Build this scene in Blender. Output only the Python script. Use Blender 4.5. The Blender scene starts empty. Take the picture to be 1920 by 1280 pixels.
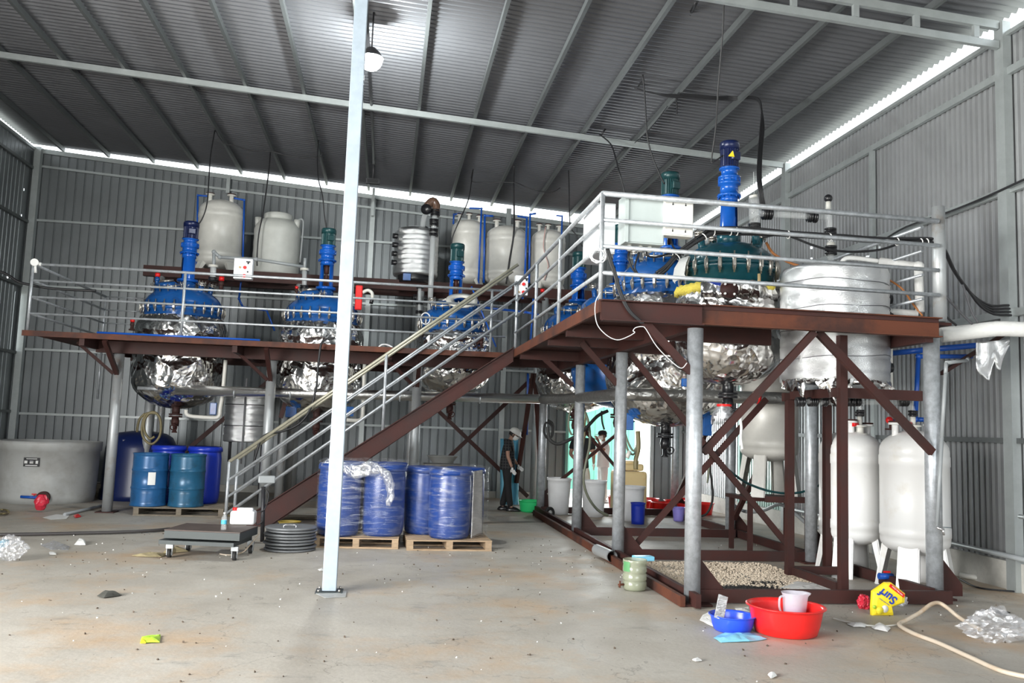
import bpy, bmesh, math, random
from mathutils import Vector, Matrix, noise
random.seed(7)
PI = math.pi
SC = bpy.context.scene
COL = SC.collection
V = Vector

# ---------------- camera ----------------
FPX = 1606.0; CAMH = 1.65
_p, _r, _y = math.radians(5.796), math.radians(1.986), math.radians(8.125)
_f = V((math.sin(_y)*math.cos(_p), math.cos(_y)*math.cos(_p), math.sin(_p)))
_rt = V((math.cos(_y), -math.sin(_y), 0)); _up = _rt.cross(_f)
_r2 = math.cos(_r)*_rt + math.sin(_r)*_up
_u2 = -math.sin(_r)*_rt + math.cos(_r)*_up
CAM = V((0, 0, CAMH))
cd = bpy.data.cameras.new('camera'); cam = bpy.data.objects.new('camera', cd); COL.objects.link(cam)
cd.sensor_width = 36; cd.lens = FPX/1920*36; cd.clip_end = 200; cd.clip_start = 0.05
m = Matrix((( _r2.x, _u2.x, -_f.x, 0), (_r2.y, _u2.y, -_f.y, 0), (_r2.z, _u2.z, -_f.z, CAMH), (0, 0, 0, 1)))
cam.matrix_world = m
SC.camera = cam
def ray(x, y): return (x-960)*_r2 - (y-640)*_u2 + FPX*_f
def aY(x, y, Y): d = ray(x, y); return CAM + d*(Y/d.y)
def aX(x, y, X): d = ray(x, y); return CAM + d*(X/d.x)
def aZ(x, y, Z=0.0): d = ray(x, y); return CAM + d*((Z-CAMH)/d.z)

# ---------------- world, daylight, exposure ----------------
w = bpy.data.worlds.new('world'); SC.world = w; w.use_nodes = True
bg = w.node_tree.nodes['Background']; bg.inputs[0].default_value = (0.86, 0.93, 1.0, 1); bg.inputs[1].default_value = 3.0
_nt = w.node_tree; _tc = _nt.nodes.new('ShaderNodeTexCoord'); _sp = _nt.nodes.new('ShaderNodeSeparateXYZ'); _rp = _nt.nodes.new('ShaderNodeValToRGB')
_nt.links.new(_tc.outputs['Generated'], _sp.inputs[0]); _nt.links.new(_sp.outputs[2], _rp.inputs[0]); _nt.links.new(_rp.outputs[0], bg.inputs[0])
_rp.color_ramp.elements[0].position = 0.0; _rp.color_ramp.elements[0].color = (0.78, 0.84, 0.74, 1)   # sunlit yard below the horizon
_rp.color_ramp.elements[1].position = 0.03; _rp.color_ramp.elements[1].color = (0.90, 0.96, 1.0, 1)
SC.view_settings.view_transform = 'Standard'; SC.view_settings.look = 'None'
SC.view_settings.gamma = 1; SC.view_settings.use_curve_mapping = False
SC.view_settings.exposure = 0.30
def area_light(name, loc, rot, sx, sy, power, color=(1, 1, 1)):
    l = bpy.data.lights.new(name, 'AREA'); l.shape = 'RECTANGLE'; l.size = sx; l.size_y = sy; l.energy = power; l.color = color
    o = bpy.data.objects.new(name, l); o.location = loc; o.rotation_euler = rot; COL.objects.link(o); return o
# daylight through the wide open front of the hall, behind the camera
FRONT_Y = -6.0; XLW = -8.25
area_light('daylight_front', (4.2, FRONT_Y+0.35, 3.0), (math.radians(76), 0, math.radians(4)), 5.4, 3.6, 420, (0.93, 0.97, 1.0))
# daylight through the side gate in the left wall, beside the camera
_d = V((1.0, 0.42, -0.20)).normalized(); _l = area_light('daylight_side_gate', (XLW+0.3, 1.6, 3.0), (0, 0, 0), 7.6, 3.8, 2350, (1.0, 0.985, 0.955)); _l.rotation_euler = (-_d).to_track_quat('Z', 'Y').to_euler()
# daylight through the loading door in the back wall
area_light('daylight_back_door', (5.5, 21.6, 1.6), (math.radians(-90), 0, 0), 2.2, 2.4, 260, (0.95, 1.0, 1.0))

# ---------------- materials ----------------
def mat(name, col, rough=0.5, metal=0.0, var=0.0, vscale=6.0, col2=None, bump=0.0, bscale=30.0, bdist=0.01, alpha=1.0, trans=0.0, emit=None, estr=0.0, spec=None, ior=None, c2pos=(0.45, 0.6), stretch=None):
    M = bpy.data.materials.new(name); M.use_nodes = True
    nt = M.node_tree; b = nt.nodes['Principled BSDF']
    b.inputs['Base Color'].default_value = (*col, 1); b.inputs['Roughness'].default_value = rough
    b.inputs['Metallic'].default_value = metal; b.inputs['Alpha'].default_value = alpha
    b.inputs['Transmission Weight'].default_value = trans
    if ior: b.inputs['IOR'].default_value = ior
    if spec is not None: b.inputs['Specular IOR Level'].default_value = spec
    if emit: b.inputs['Emission Color'].default_value = (*emit, 1); b.inputs['Emission Strength'].default_value = estr
    if var or col2 or bump:
        tc = nt.nodes.new('ShaderNodeTexCoord'); co = tc.outputs['Object']
        if stretch:
            mp = nt.nodes.new('ShaderNodeMapping'); mp.inputs['Scale'].default_value = stretch
            nt.links.new(co, mp.inputs[0]); co = mp.outputs[0]
    if var or col2:
        n = nt.nodes.new('ShaderNodeTexNoise'); n.inputs['Scale'].default_value = vscale; n.inputs['Detail'].default_value = 6
        n.inputs['Roughness'].default_value = 0.65
        nt.links.new(co, n.inputs['Vector'])
        r = nt.nodes.new('ShaderNodeValToRGB'); nt.links.new(n.outputs[0], r.inputs[0])
        c2 = col2 or tuple(max(0, c*(1-var)) for c in col)
        c1 = col if col2 else tuple(min(1, c*(1+var*0.5)) for c in col)
        r.color_ramp.elements[0].position = c2pos[0] if col2 else 0.3; r.color_ramp.elements[1].position = c2pos[1] if col2 else 0.7
        r.color_ramp.elements[0].color = (*c1, 1); r.color_ramp.elements[1].color = (*c2, 1)
        nt.links.new(r.outputs[0], b.inputs['Base Color'])
    if bump:
        n2 = nt.nodes.new('ShaderNodeTexNoise'); n2.inputs['Scale'].default_value = bscale; n2.inputs['Detail'].default_value = 4
        nt.links.new(co, n2.inputs['Vector'])
        bp = nt.nodes.new('ShaderNodeBump'); bp.inputs['Strength'].default_value = bump; bp.inputs['Distance'].default_value = bdist
        nt.links.new(n2.outputs[0], bp.inputs['Height']); nt.links.new(bp.outputs[0], b.inputs['Normal'])
    return M
def foil_mat(name, col, rough, vs, strength, dist, metal=1.0):
    M = bpy.data.materials.new(name); M.use_nodes = True; nt = M.node_tree; b = nt.nodes['Principled BSDF']
    b.inputs['Base Color'].default_value = (*col, 1); b.inputs['Metallic'].default_value = metal; b.inputs['Roughness'].default_value = rough
    tc = nt.nodes.new('ShaderNodeTexCoord')
    n = nt.nodes.new('ShaderNodeTexNoise'); n.inputs['Scale'].default_value = vs*0.6; n.inputs['Detail'].default_value = 3
    nt.links.new(tc.outputs['Object'], n.inputs['Vector'])
    mx = nt.nodes.new('ShaderNodeVectorMath'); mx.operation = 'MULTIPLY_ADD'
    nt.links.new(n.outputs['Color'], mx.inputs[0]); mx.inputs[1].default_value = (0.35, 0.35, 0.35); nt.links.new(tc.outputs['Object'], mx.inputs[2])
    v = nt.nodes.new('ShaderNodeTexVoronoi'); v.inputs['Scale'].default_value = vs; nt.links.new(mx.outputs[0], v.inputs['Vector'])
    v2 = nt.nodes.new('ShaderNodeTexVoronoi'); v2.inputs['Scale'].default_value = vs*2.7; nt.links.new(mx.outputs[0], v2.inputs['Vector'])
    ad = nt.nodes.new('ShaderNodeMath'); ad.operation = 'MULTIPLY_ADD'; nt.links.new(v2.outputs['Distance'], ad.inputs[0]); ad.inputs[1].default_value = 0.22
    nt.links.new(v.outputs['Distance'], ad.inputs[2])
    bp = nt.nodes.new('ShaderNodeBump'); bp.inputs['Strength'].default_value = strength; bp.inputs['Distance'].default_value = dist
    nt.links.new(ad.outputs[0], bp.inputs['Height']); nt.links.new(bp.outputs[0], b.inputs['Normal'])
    return M
M = {}
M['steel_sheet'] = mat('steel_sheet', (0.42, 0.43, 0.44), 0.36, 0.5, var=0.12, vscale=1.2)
M['steel_sheet_shaded'] = mat('steel_sheet_shaded', (0.19, 0.205, 0.213), 0.4, 0.45, var=0.12, vscale=1.2)  # same wall sheet, shade of the back and left walls put into the colour
M['roof_sheet'] = mat('roof_sheet', (0.165, 0.17, 0.185), 0.42, 0.45, var=0.1, vscale=1.0)
M['galv_flat'] = mat('galv_flat', (0.40, 0.43, 0.43), 0.42, 0.45, var=0.12, vscale=5)
M['purlin'] = mat('purlin', (0.12, 0.13, 0.132), 0.5, 0.35, var=0.1, vscale=5)
M['column_paint'] = mat('column_paint', (0.43, 0.51, 0.59), 0.38, 0.15, var=0.12, vscale=9)
M['galv'] = mat('galv', (0.50, 0.53, 0.56), 0.42, 0.5, var=0.3, vscale=14, bump=0.15, bscale=60)
M['galv_dirty'] = mat('galv_dirty', (0.44, 0.46, 0.47), 0.45, 0.45, col2=(0.30, 0.22, 0.16), vscale=4, c2pos=(0.56, 0.8))
M['brass_rail'] = mat('brass_rail', (0.50, 0.48, 0.38), 0.4, 0.5, var=0.2, vscale=8)
M['rust_paint'] = mat('rust_paint', (0.056, 0.020, 0.017), 0.6, 0.0, spec=0.25, col2=(0.042, 0.022, 0.02), vscale=2.2, c2pos=(0.4, 0.65), bump=0.12, bscale=35)
M['rust_orange'] = mat('rust_orange', (0.12, 0.040, 0.022), 0.65, 0.0, spec=0.25, col2=(0.055, 0.025, 0.02), vscale=1.6, c2pos=(0.42, 0.6), bump=0.15, bscale=40)
M['dark_steel'] = mat('dark_steel', (0.05, 0.05, 0.055), 0.5, 0.4, var=0.3)
M['blue_paint'] = mat('blue_paint', (0.010, 0.085, 0.30), 0.24, 0.0, col2=(0.01, 0.045, 0.16), vscale=5, c2pos=(0.55, 0.75))
M['blue_gear'] = mat('blue_gear', (0.008, 0.10, 0.46), 0.24, 0.05, var=0.15)
M['navy_motor'] = mat('navy_motor', (0.006, 0.013, 0.065), 0.32, 0.1, var=0.15)
M['teal_paint'] = mat('teal_paint', (0.012, 0.09, 0.12), 0.25, 0.0, var=0.25, vscale=5)
M['green_motor'] = mat('green_motor', (0.010, 0.055, 0.06), 0.35, 0.1, var=0.15)
M['stainless'] = mat('stainless', (0.62, 0.58, 0.52), 0.28, 0.9, var=0.2, vscale=30)
M['bright_steel'] = mat('bright_steel', (0.75, 0.75, 0.75), 0.25, 0.9)
M['black_plastic'] = mat('black_plastic', (0.012, 0.012, 0.014), 0.3)
M['cable'] = mat('cable', (0.014, 0.014, 0.016), 0.5)
M['cable_grey'] = mat('cable_grey', (0.10, 0.10, 0.11), 0.5)
M['foil'] = foil_mat('foil', (0.80, 0.79, 0.775), 0.17, 3.2, 0.75, 0.10)
M['foil_dull'] = foil_mat('foil_dull', (0.34, 0.335, 0.32), 0.33, 8, 0.5, 0.03, 0.85)
M['foil_grain'] = foil_mat('foil_grain', (0.74, 0.75, 0.76), 0.33, 40, 0.30, 0.02, 0.97)
M['yellow_wool'] = mat('yellow_wool', (0.75, 0.62, 0.10), 0.95, bump=0.8, bscale=40, bdist=0.02)
M['tank_white'] = mat('tank_white', (0.62, 0.61, 0.57), 0.35, var=0.12, vscale=4)
M['tank_bright'] = mat('tank_bright', (0.80, 0.80, 0.79), 0.3, col2=(0.66, 0.62, 0.55), vscale=2.5, c2pos=(0.56, 0.8))
M['poly_tank'] = mat('poly_tank', (0.52, 0.53, 0.50), 0.45, var=0.1, vscale=4)
M['grey_tank'] = mat('grey_tank', (0.46, 0.47, 0.46), 0.45, col2=(0.36, 0.35, 0.33), vscale=3, c2pos=(0.45, 0.75))
M['drum_blue'] = mat('drum_blue', (0.018, 0.105, 0.27), 0.3, 0.1, col2=(0.015, 0.07, 0.17), vscale=7, c2pos=(0.5, 0.7))
M['drum_teal'] = mat('drum_teal', (0.02, 0.11, 0.21), 0.3, 0.1, col2=(0.02, 0.07, 0.12), vscale=7, c2pos=(0.5, 0.7))
M['barrel_blue'] = mat('barrel_blue', (0.010, 0.035, 0.42), 0.32, var=0.1)
M['barrel_wrap'] = mat('barrel_wrap', (0.010, 0.05, 0.25), 0.3, var=0.2, vscale=4)
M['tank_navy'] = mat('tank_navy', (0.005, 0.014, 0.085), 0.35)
M['wood'] = mat('wood', (0.42, 0.30, 0.19), 0.7, var=0.35, vscale=7, stretch=(1, 8, 8), bump=0.2, bscale=20)
M['wood_old'] = mat('wood_old', (0.20, 0.17, 0.13), 0.8, var=0.35, vscale=7, stretch=(1, 8, 8))
M['white_panel'] = mat('white_panel', (0.78, 0.80, 0.83), 0.3)
M['grey_panel'] = mat('grey_panel', (0.50, 0.56, 0.55), 0.4, var=0.05)
M['cream_panel'] = mat('cream_panel', (0.78, 0.77, 0.73), 0.4)
M['pvc_white'] = mat('pvc_white', (0.66, 0.65, 0.60), 0.35)
M['white_lag'] = mat('white_lag', (0.80, 0.80, 0.78), 0.6, bump=0.4, bscale=18, bdist=0.02)
M['blue_pipe'] = mat('blue_pipe', (0.010, 0.09, 0.45), 0.3)
M['grey_pvc'] = mat('grey_pvc', (0.30, 0.32, 0.33), 0.4)
M['red'] = mat('red', (0.70, 0.015, 0.015), 0.28)
M['red_basin'] = mat('red_basin', (0.78, 0.020, 0.018), 0.28, var=0.08, vscale=2)
M['blue_basin'] = mat('blue_basin', (0.03, 0.09, 0.72), 0.25)
M['green_tub'] = mat('green_tub', (0.03, 0.62, 0.20), 0.35)
M['purple_tub'] = mat('purple_tub', (0.30, 0.26, 0.75), 0.4)
M['white_plastic'] = mat('white_plastic', (0.78, 0.79, 0.80), 0.35, var=0.06)
M['cream_tank'] = mat('cream_tank', (0.80, 0.62, 0.32), 0.45, col2=(0.75, 0.40, 0.14), vscale=3, c2pos=(0.55, 0.8))
M['pink'] = mat('pink', (0.85, 0.48, 0.72), 0.3)
M['glass'] = mat('glass', (0.92, 0.95, 0.95), 0.05, alpha=0.2, spec=0.8)
M['glass_milky'] = mat('glass_milky', (0.72, 0.75, 0.76), 0.15, alpha=0.42, spec=0.8)
def film_mat(name, base, peak, scale, st=(1, 1, 1), col=(0.8, 0.83, 0.86)):
    Mx = bpy.data.materials.new(name); Mx.use_nodes = True; nt = Mx.node_tree; nt.nodes.remove(nt.nodes['Principled BSDF']); out = nt.nodes['Material Output']
    N = nt.nodes.new; L = nt.links.new
    tc = N('ShaderNodeTexCoord'); mp = N('ShaderNodeMapping'); mp.inputs['Scale'].default_value = st; L(tc.outputs['Object'], mp.inputs[0])
    n = N('ShaderNodeTexNoise'); n.inputs['Scale'].default_value = scale; n.inputs['Detail'].default_value = 7; n.inputs['Distortion'].default_value = 1.2; L(mp.outputs[0], n.inputs['Vector'])
    r = N('ShaderNodeMapRange'); r.inputs[1].default_value = 0.45; r.inputs[2].default_value = 0.75; r.inputs[3].default_value = base; r.inputs[4].default_value = peak; L(n.outputs[0], r.inputs[0])
    bp = N('ShaderNodeBump'); bp.inputs['Strength'].default_value = 0.9; bp.inputs['Distance'].default_value = 0.03; L(n.outputs[0], bp.inputs['Height'])
    g = N('ShaderNodeBsdfGlossy'); g.inputs['Roughness'].default_value = 0.2; L(bp.outputs[0], g.inputs['Normal']); g.inputs['Color'].default_value = (1, 1, 1, 1)
    d = N('ShaderNodeBsdfDiffuse'); d.inputs['Color'].default_value = (*col, 1); t_ = N('ShaderNodeBsdfTransparent')
    a = N('ShaderNodeMixShader'); a.inputs[0].default_value = 0.72; L(d.outputs[0], a.inputs[1]); L(g.outputs[0], a.inputs[2])
    m_ = N('ShaderNodeMixShader'); L(r.outputs[0], m_.inputs[0]); L(t_.outputs[0], m_.inputs[1]); L(a.outputs[0], m_.inputs[2]); L(m_.outputs[0], out.inputs[0]); return Mx
M['film'] = film_mat('film', 0.035, 0.33, 3.5, (1, 1, 7))
M['film_dense'] = film_mat('film_dense', 0.28, 0.85, 9)
M['bag_clear'] = film_mat('bag_clear', 0.22, 0.8, 10, col=(0.85, 0.88, 0.95))
M['film_silver'] = mat('film_silver', (0.60, 0.60, 0.60), 0.25, 0.6, alpha=0.95, bump=0.8, bscale=12, bdist=0.02, stretch=(1, 1, 4))
M['pitcher'] = mat('pitcher', (0.80, 0.80, 0.88), 0.2, alpha=0.38, spec=0.6)
M['jug_green'] = mat('jug_green', (0.42, 0.45, 0.33), 0.15, alpha=0.55, spec=0.7)
M['murky'] = mat('murky', (0.20, 0.20, 0.09), 0.3)
M['hose_tan'] = mat('hose_tan', (0.58, 0.50, 0.40), 0.5, col2=(0.45, 0.30, 0.17), vscale=3, c2pos=(0.5, 0.7))
M['hose_yellow'] = mat('hose_yellow', (0.17, 0.14, 0.065), 0.5)
M['hose_olive'] = mat('hose_olive', (0.16, 0.17, 0.12), 0.5)
M['hose_dark'] = mat('hose_dark', (0.05, 0.045, 0.045), 0.45)
M['rubber'] = mat('rubber', (0.02, 0.02, 0.02), 0.7)
M['grey_lid'] = mat('grey_lid', (0.22, 0.23, 0.24), 0.45, 0.3, var=0.1)
M['plate_dark'] = mat('plate_dark', (0.10, 0.075, 0.065), 0.6, 0.2, var=0.25, vscale=8)
M['cart_grey'] = mat('cart_grey', (0.055, 0.065, 0.065), 0.5, 0.2)
M['paper'] = mat('paper', (0.80, 0.80, 0.78), 0.7)
M['cardboard'] = mat('cardboard', (0.45, 0.33, 0.16), 0.8)
M['yellow'] = mat('yellow', (0.92, 0.72, 0.03), 0.3)
M['label_blue'] = mat('label_blue', (0.02, 0.06, 0.42), 0.4)
M['cyan'] = mat('cyan', (0.10, 0.55, 0.80), 0.35)
M['lime'] = mat('lime', (0.45, 0.72, 0.05), 0.4)
M['dirty_cloth'] = mat('dirty_cloth', (0.36, 0.30, 0.17), 0.9, var=0.4)
M['dark_rag'] = mat('dark_rag', (0.07, 0.07, 0.06), 0.9, var=0.4)
M['helmet'] = mat('helmet', (0.72, 0.72, 0.69), 0.3)
M['skin'] = mat('skin', (0.36, 0.20, 0.14), 0.55)
M['hair'] = mat('hair', (0.012, 0.010, 0.010), 0.6)
M['white_cloth'] = mat('white_cloth', (0.80, 0.80, 0.80), 0.85, bump=0.3, bscale=14)
M['black_cloth'] = mat('black_cloth', (0.012, 0.012, 0.014), 0.85, bump=0.3, bscale=14)
M['beige_cloth'] = mat('beige_cloth', (0.60, 0.58, 0.52), 0.85, bump=0.3, bscale=14)
M['lamp_on'] = mat('lamp_on', (1, 1, 1), 0.5, emit=(0.95, 1.0, 0.98), estr=60)
M['teal_sheet'] = mat('teal_sheet', (0.30, 0.72, 0.57), 0.5, 0.0, var=0.06)
M['teal_frame'] = mat('teal_frame', (0.16, 0.33, 0.28), 0.5, 0.2)
M['pale_green_sheet'] = mat('pale_green_sheet', (0.30, 0.42, 0.38), 0.35, 0.45)
M['concrete_out'] = mat('concrete_out', (0.55, 0.54, 0.50), 0.8, var=0.2)
# plaid shirt
def plaid():
    Mx = bpy.data.materials.new('plaid_cloth'); Mx.use_nodes = True; nt = Mx.node_tree; b = nt.nodes['Principled BSDF']
    b.inputs['Roughness'].default_value = 0.9
    tc = nt.nodes.new('ShaderNodeTexCoord'); mx = None
    mm = nt.nodes.new('ShaderNodeMix'); mm.data_type = 'RGBA'; mm.inputs['A'].default_value = (0.012, 0.013, 0.016, 1); mm.inputs['B'].default_value = (0.06, 0.06, 0.062, 1)
    ws = []
    for d in ('X', 'Z'):
        wv = nt.nodes.new('ShaderNodeTexWave'); wv.bands_direction = d; wv.inputs['Scale'].default_value = 5.5; nt.links.new(tc.outputs['Object'], wv.inputs['Vector'])
        p = nt.nodes.new('ShaderNodeMath'); p.operation = 'POWER'; p.inputs[1].default_value = 7; nt.links.new(wv.outputs['Fac'], p.inputs[0]); ws.append(p)
    a = nt.nodes.new('ShaderNodeMath'); a.operation = 'MAXIMUM'; nt.links.new(ws[0].outputs[0], a.inputs[0]); nt.links.new(ws[1].outputs[0], a.inputs[1])
    nt.links.new(a.outputs[0], mm.inputs['Factor']); nt.links.new(mm.outputs['Result'], b.inputs['Base Color'])
    return Mx
M['plaid'] = plaid()
# concrete floor with wear and stains of its own
def concrete():
    Mx = bpy.data.materials.new('concrete_floor'); Mx.use_nodes = True; nt = Mx.node_tree; b = nt.nodes['Principled BSDF']
    L = nt.links.new; N = nt.nodes.new
    tc = N('ShaderNodeTexCoord'); co = tc.outputs['Object']
    def nz(s, det=8, rough=0.6, st=None, off=0):
        c = co
        if st or off:
            mp = N('ShaderNodeMapping'); mp.inputs['Scale'].default_value = st or (1, 1, 1); mp.inputs['Location'].default_value = (off, off, 0); L(co, mp.inputs[0]); c = mp.outputs[0]
        n = N('ShaderNodeTexNoise'); n.inputs['Scale'].default_value = s; n.inputs['Detail'].default_value = det; n.inputs['Roughness'].default_value = rough; L(c, n.inputs['Vector']); return n.outputs[0]
    def ramp(src, p0, p1, c0=(0, 0, 0), c1=(1, 1, 1)):
        r = N('ShaderNodeValToRGB'); L(src, r.inputs[0]); r.color_ramp.elements[0].position = p0; r.color_ramp.elements[1].position = p1
        r.color_ramp.elements[0].color = (*c0, 1); r.color_ramp.elements[1].color = (*c1, 1); return r.outputs[0]
    def mix(f, a, bb):
        mm = N('ShaderNodeMix'); mm.data_type = 'RGBA'; L(f, mm.inputs['Factor'])
        for k, s in (('A', a), ('B', bb)):
            if isinstance(s, tuple): mm.inputs[k].default_value = (*s, 1)
            else: L(s, mm.inputs[k])
        return mm.outputs['Result']
    base = ramp(nz(0.9, 10, 0.7), 0.3, 0.7, (0.39, 0.355, 0.305), (0.53, 0.50, 0.445))
    fine = ramp(nz(40, 6, 0.7), 0.35, 0.65, (0.8, 0.8, 0.8), (1.08, 1.08, 1.08))
    mu = N('ShaderNodeMix'); mu.data_type = 'RGBA'; mu.blend_type = 'MULTIPLY'; mu.inputs['Factor'].default_value = 0.5; L(base, mu.inputs['A']); L(fine, mu.inputs['B'])
    c = mu.outputs['Result']
    c = mix(ramp(nz(0.55, 8, 0.7, None, 3.3), 0.5, 0.72), c, (0.50, 0.34, 0.20))     # ochre stains
    c = mix(ramp(nz(1.3, 10, 0.75, (1, 2.2, 1), 9.1), 0.58, 0.75), c, (0.20, 0.19, 0.175))  # grey scuffs
    sp = N('ShaderNodeTexVoronoi'); sp.inputs['Scale'].default_value = 7; L(co, sp.inputs['Vector'])
    c = mix(ramp(sp.outputs['Distance'], 0.035, 0.05, (1, 1, 1), (0, 0, 0)), c, (0.10, 0.08, 0.06))
    cr = N('ShaderNodeTexVoronoi'); cr.feature = 'DISTANCE_TO_EDGE'; cr.inputs['Scale'].default_value = 0.45
    nn = N('ShaderNodeTexNoise'); nn.inputs['Scale'].default_value = 2.5; nn.inputs['Detail'].default_value = 8; L(co, nn.inputs['Vector'])
    va = N('ShaderNodeVectorMath'); va.operation = 'MULTIPLY_ADD'; L(nn.outputs['Color'], va.inputs[0]); va.inputs[1].default_value = (0.9, 0.9, 0.9); L(co, va.inputs[2]); L(va.outputs[0], cr.inputs['Vector'])
    c = mix(ramp(cr.outputs['Distance'], 0.0, 0.0035, (0.55, 0.55, 0.55), (0, 0, 0)), c, (0.16, 0.14, 0.12))
    L(c, b.inputs['Base Color'])
    L(ramp(nz(2.2, 6), 0.35, 0.7, (0.42, 0.42, 0.42), (0.72, 0.72, 0.72)), b.inputs['Roughness'])
    bp = N('ShaderNodeBump'); bp.inputs['Strength'].default_value = 0.25; bp.inputs['Distance'].default_value = 0.01; L(nz(18, 8), bp.inputs['Height']); L(bp.outputs[0], b.inputs['Normal'])
    return Mx
M['concrete'] = concrete()

# ---------------- mesh helpers ----------------
class MB:
    def __init__(s, o=(0, 0, 0)): s.bm = bmesh.new(); s.o = V(o)
    def box(s, c, d, rz=0.0, rot=None):
        R = rot or Matrix.Rotation(rz, 3, 'Z'); c = V(c)-s.o; h = V(d)/2
        vs = [s.bm.verts.new(c + R @ V((x*h.x, y*h.y, z*h.z))) for x in (-1, 1) for y in (-1, 1) for z in (-1, 1)]
        for f in ((0, 1, 3, 2), (4, 6, 7, 5), (0, 4, 5, 1), (2, 3, 7, 6), (0, 2, 6, 4), (1, 5, 7, 3)): s.bm.faces.new([vs[i] for i in f])
        return s
    def bar(s, a, b, w, h, up=(0, 0, 1)):
        a, b = V(a), V(b); z = (b-a).normalized(); u = V(up); x = z.cross(u)
        if x.length < 1e-3: x = z.cross(V((0, 1, 0)))
        x.normalize(); y = x.cross(z).normalized()
        R = Matrix((x, z, y)).transposed()
        return s.box((a+b)/2, (w, (b-a).length, h), rot=R)
    def cyl(s, a, b, r, r2=None, n=16, cap=True):
        a, b = V(a)-s.o, V(b)-s.o; r2 = r if r2 is None else r2
        z = (b-a).normalized(); x = z.orthogonal().normalized(); y = z.cross(x)
        A = [s.bm.verts.new(a + r*(math.cos(2*PI*i/n)*x+math.sin(2*PI*i/n)*y)) for i in range(n)]
        B = [s.bm.verts.new(b + r2*(math.cos(2*PI*i/n)*x+math.sin(2*PI*i/n)*y)) for i in range(n)]
        for i in range(n):
            f = s.bm.faces.new((A[i], A[(i+1) % n], B[(i+1) % n], B[i])); f.smooth = True
        if cap: s.bm.faces.new(A[::-1]); s.bm.faces.new(B)
        return s
    def tube(s, pts, r, n=8, sub=4, closed=False):
        P = [V(p) for p in pts]
        if sub > 1 and len(P) > 2:
            Q = []
            m_ = len(P)
            for i in range(m_-1 if not closed else m_):
                p0 = P[i-1] if (i > 0 or closed) else P[0]; p1 = P[i]; p2 = P[(i+1) % m_]; p3 = P[(i+2) % m_] if (i+2 < m_ or closed) else P[-1]
                for k in range(sub):
                    t = k/sub
                    Q.append(0.5*((2*p1)+(p2-p0)*t+(2*p0-5*p1+4*p2-p3)*t*t+(3*p1-p0-3*p2+p3)*t**3))
            if not closed: Q.append(P[-1])
            P = Q
        P = [p-s.o for p in P]
        rings = []; x = None; m_ = len(P)
        for i, p in enumerate(P):
            a = P[i-1] if (i > 0 or closed) else P[0]; b = P[(i+1) % m_] if (i < m_-1 or closed) else P[-1]
            z = (b-a)
            if z.length < 1e-7: z = V((0, 0, 1))
            z.normalize()
            if x is None: x = z.orthogonal().normalized()
            else:
                x = x - z*x.dot(z)
                x = x.normalized() if x.length > 1e-5 else z.orthogonal().normalized()
            y = z.cross(x)
            rings.append([s.bm.verts.new(p + r*(math.cos(2*PI*k/n)*x+math.sin(2*PI*k/n)*y)) for k in range(n)])
        for i in range(m_-1 if not closed else m_):
            A, B = rings[i], rings[(i+1) % m_]
            for k in range(n):
                f = s.bm.faces.new((A[k], A[(k+1) % n], B[(k+1) % n], B[k])); f.smooth = True
        if not closed: s.bm.faces.new(rings[0][::-1]); s.bm.faces.new(rings[-1])
        return s
    def lathe(s, prof, c=(0, 0, 0), n=32, ax=None, jit=0.0, js=5.0, a0=0.0, a1=2*PI, smooth=True, fold=0.0):
        """prof: list of (r, z); axis vector ax"""
        c = V(c)-s.o; z = V(ax).normalized() if ax else V((0, 0, 1))
        x = V((1, 0, 0)) if abs(z.z) > 0.9 else z.orthogonal().normalized()
        y = z.cross(x).normalized(); x = y.cross(z)
        full = abs(a1-a0-2*PI) < 1e-6; m_ = n if full else n+1
        rings = []
        for (r, h) in prof:
            if r < 1e-6: rings.append([s.bm.verts.new(c+z*h)]*m_); continue
            ring = []
            for i in range(m_):
                a = a0+(a1-a0)*i/n; d = math.cos(a)*x+math.sin(a)*y
                p = c + d*r + z*h
                if jit:
                    q = p*js
                    p = p + d*jit*(noise.noise(q)+0.6*(0.5-abs(noise.noise(q*2.3)))*2*0.6) + z*jit*0.5*noise.noise(q*1.7+V((9, 3, 1)))
                ring.append(s.bm.verts.new(p))
            rings.append(ring)
        for A, B in zip(rings, rings[1:]):
            for i in range(m_ if full else m_-1):
                j = (i+1) % m_
                vs = []
                for v_ in (A[i], A[j], B[j], B[i]):
                    if v_ not in vs: vs.append(v_)
                if len(vs) > 2:
                    try: f = s.bm.faces.new(vs); f.smooth = smooth
                    except ValueError: pass
        return s
    def sphere(s, c, r, n=16, sc=(1, 1, 1)):
        c = V(c)-s.o
        k = bmesh.ops.create_uvsphere(s.bm, u_segments=n, v_segments=n//2, radius=r, matrix=Matrix.Translation(c) @ Matrix.Diagonal((*sc, 1)))
        for v_ in k['verts']:
            for f in v_.link_faces: f.smooth = True
        return s
    def poly(s, pts, ext=None):
        vs = [s.bm.verts.new(V(p)-s.o) for p in pts]
        f = s.bm.faces.new(vs)
        if ext is not None:
            r = bmesh.ops.extrude_face_region(s.bm, geom=[f]); bmesh.ops.translate(s.bm, verts=[e for e in r['geom'] if isinstance(e, bmesh.types.BMVert)], vec=V(ext))
        return s
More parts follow.
